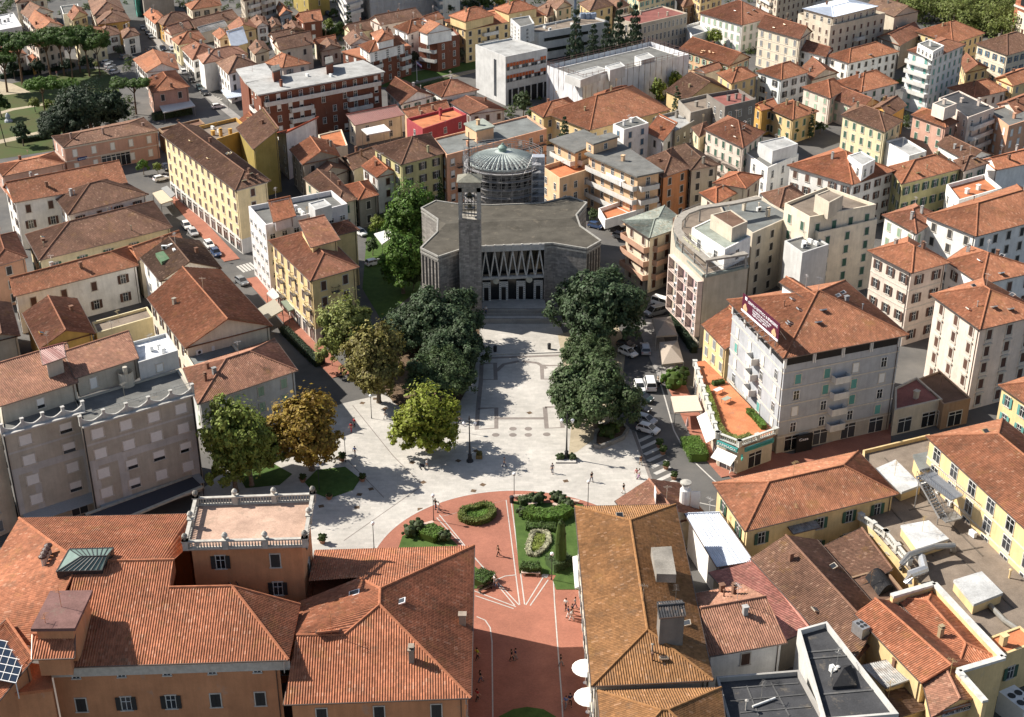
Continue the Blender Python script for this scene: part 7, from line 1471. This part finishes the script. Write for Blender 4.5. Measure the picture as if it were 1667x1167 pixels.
# awnings and canopies
def awning(name,label,pts,z0,z1,col,legs=True,cat='awning',mat='cloth',th=.1,group=None,valance=.25):
    P=[at(x,y,z0 if i<2 else z1) for i,(x,y) in enumerate(pts)]; c=sum(P,Vector())/4; t=thing(name,label,cat,(c.x,c.y,0),0,group); mb=MB(); dn_=Vector((0,0,th)); mb.add(P+[p-dn_ for p in P],[(0,1,2,3),(7,6,5,4),(0,4,5,1),(1,5,6,2),(2,6,7,3),(3,7,4,0)])
    if valance: 
        for i in range(4): mb.poly([P[i],P[(i+1)%4],P[(i+1)%4]-Vector((0,0,valance)),P[i]-Vector((0,0,valance))])
    mb.build('canopy',M[mat],t,col)
    for i in range(4) if legs else (): 
        q=P[i].lerp(c,.05); q.z=P[i].z; mb=MB(); mb.bar((q.x,q.y,0),(q.x,q.y,q.z-.05),.1,.1); mb.build('post',M['metal'],t,(.3,.3,.3))
    return t
def square_canopy(label,pts,h,col):
    P=[at(x,y,h) for x,y in pts]; c=sum(P,Vector())/4; t=thing('canopy',label,'canopy',(c.x,c.y,0)); ap=c+Vector((0,0,1.0)); mb=MB()
    for i in range(4): mb.poly([P[i],P[(i+1)%4],ap]); mb.poly([P[i],P[(i+1)%4],P[(i+1)%4]-Vector((0,0,.3)),P[i]-Vector((0,0,.3))])
    mb.build('fabric',M['cloth'],t,col)
    for p in P: mb=MB(); mb.bar((p.x,p.y,0),p,.1,.1); mb.build('post',M['metal'],t,(.4,.4,.4))
square_canopy('upper square grey beige canopy beside the right hand road',[(1062,518),(1092,515),(1103,545),(1068,547)],3.0,(.33,.28,.23)); square_canopy('lower square grey beige canopy beside the right hand road',[(1074,557),(1103,554),(1113,589),(1078,593)],3.0,(.33,.28,.23))
awning('awning','cream awning over the cafe terrace by the road, two panels',[(1092,645),(1134,643),(1144,668),(1098,671)],3.2,2.8,(.62,.52,.42)); awning('awning','long white awning of the pink cafe house',[(258,170),(308,160),(318,172),(266,183)],3.4,2.9,(.62,.61,.58)); awning('awning','pale shop awnings beside the brick block forecourt',[(360,146),(396,141),(402,155),(370,160)],3.6,3.3,(.50,.56,.64),mat='sheet')
awning('awning','white tent canopies in the garden left of the church, lower one',[(609,380),(634,373),(640,385),(622,397)],2.8,2.6,(.75,.74,.72)); awning('awning','small white tent canopy in the garden nearer the church wing',[(650,368),(668,366),(668,374),(655,376)],2.8,2.7,(.75,.74,.72))
awning('awning','white pergola roof on the garden terrace behind the dome',[(588,210),(625,202),(636,212),(598,219)],5.8,5.6,(.74,.74,.72)); awning('awning','green cafe awning on the left brick pavement',[(457,490),(474,487),(483,501),(470,506)],3.0,2.8,(.20,.24,.19)); awning('awning','white folded awning on the left street pavement',[(434,477),(444,468),(456,482),(446,488)],3.2,2.9,(.6,.6,.58)); awning('awning','cream glazed kiosk roof on the left street',[(420,502),(447,486),(461,504),(432,521)],3.4,3.2,(.38,.36,.30)); awning('awning','beige kiosk roof beside the long yellow block',[(248,314),(266,308),(282,325),(262,332)],3.0,2.9,(.5,.44,.34)); awning('awning','grey roofed street kiosk near the station trees',[(262,306),(272,302),(286,316),(278,322)],3.1,3.0,(.28,.29,.30))
for k,(x,y) in enumerate(((954,1080),(958,1127))):
    p=at(x,y,3.0); t=thing('parasol','large white round parasol against the mossy palazzo, '+('upper one','lower one')[k],'parasol',(p.x,p.y,0),0,'white parasols by the palazzo'); mb=MB(); mb.lathe((0,0,2.3),[(1.7,0),(1.2,.35),(.6,.6),(.05,.75)],16); mb.build('fabric',M['cloth'],t,(.78,.77,.75),local=True); mb=MB(); mb.tube([(0,0,0),(0,0,2.95)],.04,6); mb.lathe((0,0,0),[(.3,0),(.3,.1),(.05,.12)],8); mb.build('pole',M['metal'],t,local=True)
p=at(1118,702); t=thing('parasol','closed pink parasol on the cafe terrace','parasol',p); mb=MB(); mb.lathe((0,0,.9),[(.05,0),(.28,.1),(.2,1.0),(.04,1.6)],9); mb.build('fabric',M['cloth'],t,(.5,.36,.34),local=True); mb=MB(); mb.tube([(0,0,0),(0,0,2.6)],.035,6); mb.build('pole',M['metal'],t,local=True)
awning('awning','white awning panel hanging beside the mossy palazzo wall',[(932,906),(940,904),(942,955),(936,957)],6.2,6.0,(.75,.74,.72),False)
# pharmacy terrace building
TP=[(1128,590),(1148,588),(1188,627),(1263,706),(1203,728),(1168,714)]
t=H('shop','corner pharmacy with terracotta roof terrace and stone balustrade',TP,5,'flat','beige','terracotta',1,'sf,dark,4.2,s',near=True,ch=0,overf=.3); PH_=t
tp=[at(x,y,5.1) for x,y in((1131,596),(1168,713),(1203,727),(1262,706))]; balustrade(t,tp,5.1,False,False,.95,.36,(.5,.5,.46),3)
for (x0_,y0_,x1_,y1_,tx) in((1168,722,1201,736,'FARMACIA'),(1212,735,1258,719,'FARMACIA INTERNAZIONALE')):
    a,b=at(x0_,y0_,4.35),at(x1_,y1_,4.35); nn=edge_n(a,b); nn=nn if nn.dot(CAMV-a)>0 else -nn; d=b-a; a=a+nn*.25;b=b+nn*.25
    mb=MB(); z_=Vector((0,0,.65)); mb.add([a,b,b+z_,a+z_,a-nn*.3,b-nn*.3,b-nn*.3+z_,a-nn*.3+z_],[(0,1,2,3),(0,4,5,1),(1,5,6,2),(2,6,7,3),(3,7,4,0)]); mb.build('fascia_sign',TEAL,t); text_mesh('lettering',tx,.5,M['whiteframe'] if tx=='FARMACIA' else TEAL,t,a+nn*.03+d*.04+Vector((0,0,.16)),d,(0,0,1),fit=d.length*.9)
a,b=at(1168,728,3.9),at(1200,742,3.9); nn=edge_n(a,b); nn=nn if nn.dot(CAMV-a)>0 else -nn; mb=MB(); q=[a,b,b+nn*1.6-Vector((0,0,1.1)),a+nn*1.6-Vector((0,0,1.1))]; mb.add(q+[v-Vector((0,0,.08)) for v in q],[(0,1,2,3),(7,6,5,4),(0,4,5,1),(1,5,6,2),(2,6,7,3),(3,7,4,0)]); mb.build('awning',M['cloth'],t,(.72,.70,.66))
a,b=at(1150,670,4.2),at(1166,712,4.2); nn=edge_n(a,b); nn=nn if nn.x<0 else -nn; mb=MB(); q=[a,b,b+nn*1.5-Vector((0,0,.9)),a+nn*1.5-Vector((0,0,.9))]; mb.add(q+[v-Vector((0,0,.08)) for v in q],[(0,1,2,3),(7,6,5,4),(0,4,5,1),(1,5,6,2),(2,6,7,3),(3,7,4,0)]); mb.build('awning',M['cloth'],t,(.72,.70,.66))
cr=at(1207,742,3.6); mb=MB(); mb.box((cr.x,cr.y-.5,3.6),(.22,1.0,.34)); mb.box((cr.x,cr.y-.5,3.6),(.2,.34,1.0)); mb.build('cross_sign',m_plain('cross_green',(.10,.42,.35),.4),t)
for k,(pts,h,c) in enumerate((([(1148,636),(1158,664),(1168,695)],1.0,'green'),([(1170,697),(1178,712),(1202,720),(1222,714)],.9,'pale'),([(1218,672),(1232,686),(1243,700)],.9,'bright'),([(1160,628),(1178,624)],.7,'mid'))):
    P=[at(x,y,5) for x,y in pts]; o=hedge('terrace_plants',['leafy plants along the left edge of the pharmacy terrace','yellow green plants along the front balustrade of the pharmacy terrace','bright plants against the hotel wall on the pharmacy terrace','low plants at the back of the pharmacy terrace'][k],[Vector((p.x,p.y,0)) for p in P],.9,h,c,None,False,'plants'); o.location.z=5.05
for x,y,lb in((1169,640,'white table on the pharmacy terrace'),(1182,655,'grey green table on the pharmacy terrace')):
    p=at(x,y,5.1); t=thing('table',lb,'table',p,.7); mb=MB(); mb.box((0,0,.74),(1.6,.9,.06)); mb.build('table_top',M['paint'],t,(.6,.6,.58) if 'white' in lb else (.3,.33,.27),local=True)
    for sx in(-.7,.7):
        for sy in(-.35,.35): mb=MB(); mb.box((sx,sy,.36),(.06,.06,.72)); mb.build('leg',M['metal'],t,(.3,.3,.3),local=True)
# shop sign on the grey hotel ground floor
a,b=at(1311,716,3.0),at(1331,711,3.0); nn=edge_n(a,b); nn=nn if nn.dot(CAMV-a)>0 else -nn; d=b-a; e0,e1=at(1275,584,17.9),at(1480,545,17.9); nh=edge_n(e0,e1); nh=nh if nh.dot(CAMV-e0)>0 else -nh; dh=(e1-e0).normalized(); c=e0+dh*4.6-nh*.72; c.z=0; mb=MB(); q=[c,c+dh*2.9,c+dh*2.9+Vector((0,0,3.1)),c+Vector((0,0,3.1))]; mb.add([p+nh*.06 for p in q]+[p-nh*.3 for p in q],[(0,1,2,3),(0,4,5,1),(1,5,6,2),(2,6,7,3),(3,7,4,0)]); mb.build('shop_window',M['dark'],GHOTEL); text_mesh('lettering','Casa',.62,WT,GHOTEL,c+dh*.3+nh*.1+Vector((0,0,2.2)),dh,(0,0,1),fit=1.7)
# curved planter near the cars
P=[at(x,y) for x,y in((968,728),(969,712),(978,698),(992,690),(1010,692),(1022,702),(1014,715),(994,724),(976,731))]; L,Rr=pts_strip(P+[P[0]],.5); t=thing('curved_planter','leaf shaped stone planter wall beside the parked cars','planter',P[0]); mb=MB()
for i in range(len(P)): mb.prism([L[i],L[i+1],Rr[i+1],Rr[i]],0,.7)
mb.build('wall',M['concrete'],t,(.26,.25,.23)); mb=MB(); mb.poly([Vector((p.x,p.y,.55)) for p in P]); mb.build('soil',M['soil'],t)
# forecourt pergola of the grey blocks
t=thing('pergola','dark flat pergola canopy along the foot of the grey modern blocks','pergola',at(230,830)); mb=MB()
for pts,z in(([(140,838),(312,775),(330,792),(185,852)],3.2),):
    P=[at(x,y,z) for x,y in pts]; mb.add(P+[p-Vector((0,0,.15)) for p in P],[(0,1,2,3),(7,6,5,4),(0,4,5,1),(1,5,6,2),(2,6,7,3),(3,7,4,0)])
mb.build('canopy',M['cloth'],t,(.06,.06,.07)); mb=MB(); mb.bar(P[0],P[1],.5,.3); mb.build('front_band',M['concrete'],t,(.4,.38,.32)); mb=MB(); mb.bar(P[3],P[2],.5,.3); mb.build('front_band',M['concrete'],t,(.4,.38,.32))
for i in range(4): mb=MB(); mb.bar((P[i].x,P[i].y,0),P[i],.12,.12); mb.build('post',M['rail'],t)
# scalloped parapets on the grey blocks
def scallop(parent,p0,p1,z,k,col=(.44,.43,.41)):
    d=(p1-p0); L=d.length; d.normalize(); mb=MB(); m=edge_n(p0,p1); m=m if m.dot(CAMV-p0)>0 else -m; n=k*10; pv=None
    for i in range(n+1):
        s=i/n; ph=(s*k)%1; hh=.35+.75*(2*abs(ph-.5))**1.6; p=p0.lerp(p1,s); q=(Vector((p.x,p.y,z)),Vector((p.x,p.y,z+hh)))
        if pv: a,b=pv,q; mb.add([a[0]+m*.12,b[0]+m*.12,b[1]+m*.12,a[1]+m*.12,a[0]-m*.12,b[0]-m*.12,b[1]-m*.12,a[1]-m*.12],[(0,1,2,3),(5,4,7,6),(3,2,6,7)])
        pv=q
    for i in range(k+1): p=p0.lerp(p1,i/k); mb.box((p.x,p.y,z+.7),(.4,.4,1.5),math.atan2(d.y,d.x)); mb.box((p.x,p.y,z+1.48),(.52,.52,.12),math.atan2(d.y,d.x))
    mb.bar(p0+m*.35-Vector((0,0,.0)),p1+m*.35-Vector((0,0,.0)),.9,.22); mb.build('scalloped_parapet',M['concrete'],parent,col)
a,b=at(4,706,16.7),at(136,668,16.7); scallop(GREYL,a,b,16.7,4); a,b=at(132,693,16.7),at(314,640,16.7); scallop(GREYR,a,b,16.7,5,(.42,.41,.38))
mb=MB(); railing(mb,Vector((a.x,a.y+.6,17.7)),Vector((b.x,b.y+.6,17.7)),.5,2.5); mb.build('railing',M['metal'],GREYR,(.3,.33,.32))
pc=at(207,626,16.7); mb=MB(); mb.tube([(pc.x,pc.y,16.6),(pc.x,pc.y,18.9)],1.1,14,0,False); mb.tube([(pc.x,pc.y,16.6),(pc.x,pc.y,19.6)],.35,10); mb.build('spiral_stair_drum',M['stucco'],GREYR,WC['taupe'])
DECK=THINGS['sprawling brown flat roofed building with skylight boxes and ducts']
balustrade(DECK,[at(x,y,5.0) for x,y in((1400,852),(1440,880),(1478,925))],5.6,False,False,.9,.4,(.5,.49,.45),3)
house('','',[(1486,741),(1524,733),(1536,757),(1498,766)],7.6,'flat','yellow','bluegrey',1,None,parent=DECK,base=5,near=True,ch=0,overf=.2)
house('','',[(1590,1046),(1660,1020),(1690,1046),(1612,1076)],6.2,'flat','yellow','terracotta',1,'sh,green,4',parent=DECK,base=0,near=True,ch=1,par=.15)
for k,(a_,b_) in enumerate((((1440,745),(1600,905)),((1425,800),(1520,905)),((1560,905),(1650,990)),((1530,770),(1640,880)),((1480,830),(1560,812)),((1545,900),(1600,890)))): mb=MB(); mb.bar(at(*a_,5.04),at(*b_,5.04),.2,.06); mb.build('felt_seam',M['felt'],DECK,(.13,.11,.09))
for x,y in((1425,870),(1440,885),(1452,900)): 
    c=at(x,y,5.05); mb=MB(); mb.box((c.x,c.y,5.08),(1.5,1.1,.1),.6); mb.build('paving_slab',M['concrete'],DECK,(.36,.34,.31))
# yellow hotel fire stair, ducts and skylight boxes on the brown flat roof
def roofbox(label,pts,h,base,top,wall='yellow',name='skylight_box'): return house(name,label,pts,h,'flat',wall,top,1,None,base=base,near=True,par=.06,ch=0,overf=.1,cat='skylight')
roofbox('large white topped skylight box near the yellow hip roof',[(1421,765),(1458,749),(1500,790),(1468,802)],6.6,5.1,(.47,.475,.47)); roofbox('white topped skylight box in the middle of the brown flat roof',[(1466,856),(1512,848),(1545,878),(1494,894)],6.6,5.1,(.47,.475,.47)); roofbox('white topped skylight box at the front of the brown flat roof',[(1552,945),(1598,931),(1633,966),(1585,985)],6.6,5.1,(.47,.475,.47))
t=thing('ventilation_duct','fat grey ventilation duct bending over the brown flat roof','duct',at(1500,905,5)); mb=MB(); z=7.0
P=[at(1468,925,5.2),at(1468,918,z),at(1480,903,z),at(1520,890,z),at(1552,888,z),at(1552,896,5.4)]; mb.tube(P,.42,9); mb.build('pipe',M['metal'],t,(.33,.32,.30)); mb=MB(); mb.tube([at(1478,948,5.3),at(1482,935,6.4),at(1505,927,6.6),at(1500,908,6.4),at(1490,900,6.2)],.6,8); mb.build('elbow',M['metal'],t,(.55,.56,.57))
t=thing('ventilation_duct','thin grey duct lying beside the front skylight box','duct',at(1620,1000,5)); mb=MB(); mb.tube([at(1608,982,5.4),at(1635,1010,5.5),at(1680,1040,5.5)],.35,8); mb.build('pipe',M['metal'],t,(.36,.35,.32))
t=thing('fire_stair','grey metal fire stair leading up to the yellow hotel','stair',at(1520,840,5)); a,b=at(1497,775,10.3),at(1535,842,6.6); d=(b-a); s=edge_n(a,b)*.6
for k in range(16): p=a.lerp(b,k/15); mb=MB(); mb.bar(p-s,p+s,.32,.06); mb.build('tread',M['metal'],t,(.2,.21,.22))
for e in(-1,1): mb=MB(); mb.bar(a+s*e*1.05,b+s*e*1.05,.08,.28); mb.build('stringer',M['metal'],t,(.5,.5,.5)); mb=MB(); railing(mb,a+s*e*1.05,b+s*e*1.05,1.0,.4); mb.build('railing',M['metal'],t,(.3,.3,.31))
for pts,z in(([(1497,775),(1520,767),(1568,806),(1548,814)],10.3),([(1528,838),(1552,832),(1566,843),(1540,850)],6.6)):
    P=[at(x,y,z) for x,y in pts]; mb=MB(); mb.add(P+[p-Vector((0,0,.18)) for p in P],[(0,1,2,3),(7,6,5,4),(0,4,5,1),(1,5,6,2),(2,6,7,3),(3,7,4,0)]); mb.build('landing',M['metal'],t,(.35,.36,.37)); mb=MB(); 
    for i in(0,1,2,3):
        if i!=2: railing(mb,P[i],P[(i+1)%4],1.0,.4)
    mb.build('landing_rail',M['metal'],t,(.3,.3,.31))
    for p in P[:2]: mb=MB(); mb.bar((p.x,p.y,5),p,.12,.12); mb.build('post',M['metal'],t,(.4,.4,.4))
for x,y,z,s_,lb in((1652,1168,0,2.5,'large white cooling unit with dark fans at the bottom right'),(1400,1032,7.5,1.2,'grey metal vent box on the brown hall roof')):
    p=at(x,y,z); t=thing('cooling_unit',lb,'air conditioner',p,.5); mb=MB(); mb.box((0,0,s_*.6),(s_*1.0,s_*1.5,s_*1.2)); mb.build('casing',M['whiteframe'] if s_>2 else M['metal'],t,(.4,.4,.4),local=True)
    for i in range(2):
        for j in range(2): mb=MB(); mb.lathe((-.22*s_+.44*s_*i,-.3*s_+.55*s_*j,s_*1.2),[(.001,.01),(.17*s_,.01),(.19*s_,.05),(.001,.03)],12); mb.build('fan',M['rail'],t,local=True)
H('shed','low brown tiled roof in the yard between yellow house and skylight boxes',[(1338,890),(1402,866),(1452,934),(1385,962)],5,'shed3','yellow','brown',1,None,near=True,ch=0,pitch=.1); H('shed','flat brown roof with a black barrel cover in the yard',[(1370,945),(1440,925),(1475,968),(1412,992)],5.2,'flat','brown','dark',1,None,near=True,par=.2,ch=0)
P=[at(x,y,5.3) for x,y in((1408,940),(1440,932),(1458,958),(1430,970))]; mb=MB(); a_=[P[0].lerp(P[1],.0)]; n_=8
vs=[]
for i in range(n_+1):
    s_=i/n_; h_=Vector((0,0,1.1*math.sin(math.pi*s_)))
    vs+=[P[0].lerp(P[1],s_)+h_,P[3].lerp(P[2],s_)+h_]
mb.add(vs,[(2*i,2*i+2,2*i+3,2*i+1) for i in range(n_)]+[tuple(range(0,2*n_+2,2)),tuple(range(1,2*n_+2,2))]); mb.build('barrel_cover',M['felt'],THINGS['flat brown roof with a black barrel cover in the yard'],(.02,.02,.022))
# parapet round the bright orange roof, name board
t=thing('parapet_wall','white topped parapet wall round the bright orange hip roof','wall',at(1530,950,9)); mb=MB(); P=[at(x,y,9.6) for x,y in((1452,970),(1521,950),(1634,1070),(1560,1092),(1604,1142))]
for p,q in zip(P,P[1:]): mb.bar(p,q,.7,.35)
mb.build('coping',M['concrete'],t,(.52,.51,.48)); mb=MB()
for p,q in zip(P,P[1:]): 
    n_=edge_n(p,q)*.25; mb.add([Vector((e.x,e.y,zz))+n_*s for e,zz in((p,0),(q,0),(q,9.5),(p,9.5)) for s in(-1,1)],[(0,2,4,6),(3,1,7,5),(0,1,3,2),(2,3,5,4),(6,7,1,0)])
mb.build('wall',M['stucco'],t,WC['yellow'])
a,b=at(1532,1166,7.0),at(1582,1152,7.0); nn=edge_n(a,b); nn=nn if nn.dot(CAMV-a)>0 else -nn; SG=thing('name_board','grey name board under the old patched tile roof at the bottom','sign',a); d=b-a; mb=MB(); a=a+nn*.2;b=b+nn*.2; mb.add([a,b,b+Vector((0,0,.9)),a+Vector((0,0,.9)),a-nn*.12,b-nn*.12,b-nn*.12+Vector((0,0,.9)),a-nn*.12+Vector((0,0,.9))],[(0,1,2,3),(0,4,5,1),(1,5,6,2),(2,6,7,3),(3,7,4,0)]); mb.build('board',M['concrete'],SG,(.4,.4,.42)); text_mesh('lettering','HOTEL TETTUCCIO',.55,M['rail'],SG,a+nn*.03+d*.06+Vector((0,0,.22)),d,(0,0,1),fit=d.length*.88)
# mossy palazzo roof hut and slab
house('','',[(1069,980),(1111,977),(1117,1002),(1073,1006)],16.2,'gable','dkstone','black',1,None,parent=MOSSY,base=12,near=True,ridge='a',ch=0,over=.15)
P=[at(x,y,14.6) for x,y in((1060,891),(1093,889),(1101,935),(1069,934))]; mb=MB(); mb.add(P+[p-Vector((0,0,1.2)) for p in P],[(0,1,2,3),(0,4,5,1),(1,5,6,2),(2,6,7,3),(3,7,4,0)]); mb.build('roof_slab',M['felt'],MOSSY,(.26,.24,.21))
# clutter on the black roofs
RT=THINGS['black flat roofed house with white parapet walls']; P=[at(x,y,9.9) for x,y in((1352,1085),(1386,1082),(1395,1115),(1356,1118))]; c=sum(P,Vector())/4; mb=MB(); ap=c+Vector((0,0,1.1))
for i in range(4): mb.poly([P[i],P[(i+1)%4],ap]); mb.poly([P[i],P[(i+1)%4],P[(i+1)%4]-Vector((0,0,.5)),P[i]-Vector((0,0,.5))])
mb.build('roof_hatch',M['felt'],RT,(.03,.03,.032))
for a_,b_ in(((1310,1062),(1378,1056)),((1318,1072),(1392,1066)),((1340,1130),(1430,1122))): mb=MB(); mb.bar(at(*a_,9.56),at(*b_,9.56),.25,.06); mb.build('felt_seam',M['felt'],RT,(.11,.11,.11))
RT=THINGS['dark flat terrace with broad grey parapet at the bottom']
mb=MB(); mb.tube([at(1225,1150,9.2),at(1262,1136,9.2)],.12,7); mb.build('pipe',M['whiteframe'],RT)
for a_,b_ in(((1190,1120),(1300,1112)),((1200,1140),(1310,1130)),((1205,1160),(1320,1150)),((1215,1115),(1235,1165)),((1255,1110),(1285,1165))): mb=MB(); mb.bar(at(*a_,9.05),at(*b_,9.05),.16,.05); mb.build('felt_seam',M['felt'],RT,(.10,.10,.10))
# kiosk chimney
p=at(1113,838,4); t=thing('flue_tower','white metal flue with cap and sheet panels on the kiosk roof','chimney',(p.x,p.y,4)); mb=MB(); mb.lathe((0,0,0),[(.75,0),(.75,4.2),(.5,4.4),(.5,4.9)],14); mb.build('flue',M['whiteframe'],t,local=True); mb=MB(); mb.lathe((0,0,5.1),[(.3,0),(.8,.1),(.8,.3),(.1,.5)],14); mb.build('cap',M['concrete'],t,(.4,.38,.34),local=True); mb=MB(); mb.box((1.4,-.4,2.0),(1.3,.1,4.2)); mb.build('panel',M['whiteframe'],t,local=True); mb=MB(); mb.box((-4.2,-.3,2.2),(.1,2.0,4.4)); mb.build('panel',M['whiteframe'],t,local=True)
# park bits
for x,y,lb in((14,198,'small pale play sculpture on the park lawn'),): p=at(x,y); t=thing('play_sculpture',lb,'sculpture',p); mb=MB(); mb.lathe((0,0,0),[(1.2,0),(1.1,.4),(.6,.9),(.75,1.6),(.4,2.3),(.1,2.6)],10); mb.build('body',M['concrete'],t,(.4,.42,.45),local=True)
t=thing('utility_pole','dark leaning utility pole at the left edge of the park','pole',at(10,238)); mb=MB(); mb.tube([(0,0,0),(-1.0,.3,8.5)],[.14,.09],7); mb.build('pole',M['bark'],t,(.05,.045,.04),local=True)
mb=MB(); P=[at(x,y) for x,y in((786,536),(786,560))]
# satellite-green terrace box
P=[at(x,y,11.6) for x,y in((253,412),(288,402),(297,412),(263,426))]; mb=MB(); mb.add(P+[p-Vector((0,0,1.4)) for p in P],[(0,1,2,3),(0,4,5,1),(1,5,6,2),(2,6,7,3),(3,7,4,0)]); mb.build('green_terrace',M['felt'],GREENT,(.10,.17,.10))
for k,(x,y) in enumerate(((268,406),(278,404),(284,412))): o=link('air_conditioner',ac_mesh(),GREENT,at(x,y,11.6)-world_loc(GREENT)); o.rotation_euler=(0,0,k)
# grey block facade bands
for t,(x0_,y0_),(x1_,y1_) in((GREYL,(4,706),(136,668)),(GREYR,(132,693),(314,640))):
    a,b=at(x0_,y0_,16.5),at(x1_,y1_,16.5); nn=edge_n(a,b); nn=nn if nn.dot(CAMV-a)>0 else -nn; d=b-a; mb=MB()
    for z0,z1,s0,s1 in((9.5,10.6,0.02,1),(13.0,13.3,.02,1),(3.2,9.5,.02,.09),(3.2,9.5,.26,.34),(3.2,9.5,.9,.98)):
        p,q=a+d*s0+nn*.03,a+d*s1+nn*.03; mb.poly([Vector((e.x,e.y,z)) for e,z in((p,z0),(q,z0),(q,z1),(p,z1))])
    mb.build('facade_band',M['stucco'],t,(.50,.49,.47))
    for s in(.01,.985):
        p=a+d*s+nn*.1; mb=MB(); mb.tube([(p.x,p.y,0),(p.x,p.y,16)],.09,6); mb.build('drainpipe',M['rail'],t)
    p,q=a+d*.05,a+d*.97; mb=MB(); z=Vector((0,0,-13.3)); v=[p+z,q+z,q+z+nn*1.8-Vector((0,0,.7)),p+z+nn*1.8-Vector((0,0,.7))]; mb.add(v+[e-Vector((0,0,.08)) for e in v],[(0,1,2,3),(7,6,5,4),(0,4,5,1),(1,5,6,2),(2,6,7,3),(3,7,4,0)]); mb.build('awning',M['cloth'],t,(.30,.32,.33))
# low greenery in the far yards
bvh_=BVHTree.FromPolygons(OCC_V,OCC_F); rr=random.Random(3); bl=[]
for i in range(4000):
    x,y=rr.uniform(0,PW),rr.uniform(-5,210)
    if 205<x<400 and y>(x-205)*.75-40 and y<(x-205)*.95+60: continue
    if 215<x<430 and y>60: continue
    if x<205 and y>60 or (600<x<800 and y>85): continue
    p=at(x,y); d=p-CAMV; L=d.length
    if bvh_.ray_cast(CAMV,d/L,L-1.5)[0] is not None or bvh_.find_nearest(p+Vector((0,0,1)),2.2)[0] is not None: continue
    s=rr.uniform(.8,1.7); bl.append((p.x,p.y,s*.6,s,s,s*.9))
    if len(bl)>260: break
tag(link('undergrowth',crown('undergrowth',bl,26000,.5,4,.4),None,None,(.075,.105,.032)),'low green shrubs filling the yards between the far houses','shrubs',kind='stuff'); print('shrubs',len(bl))
flush_windows()
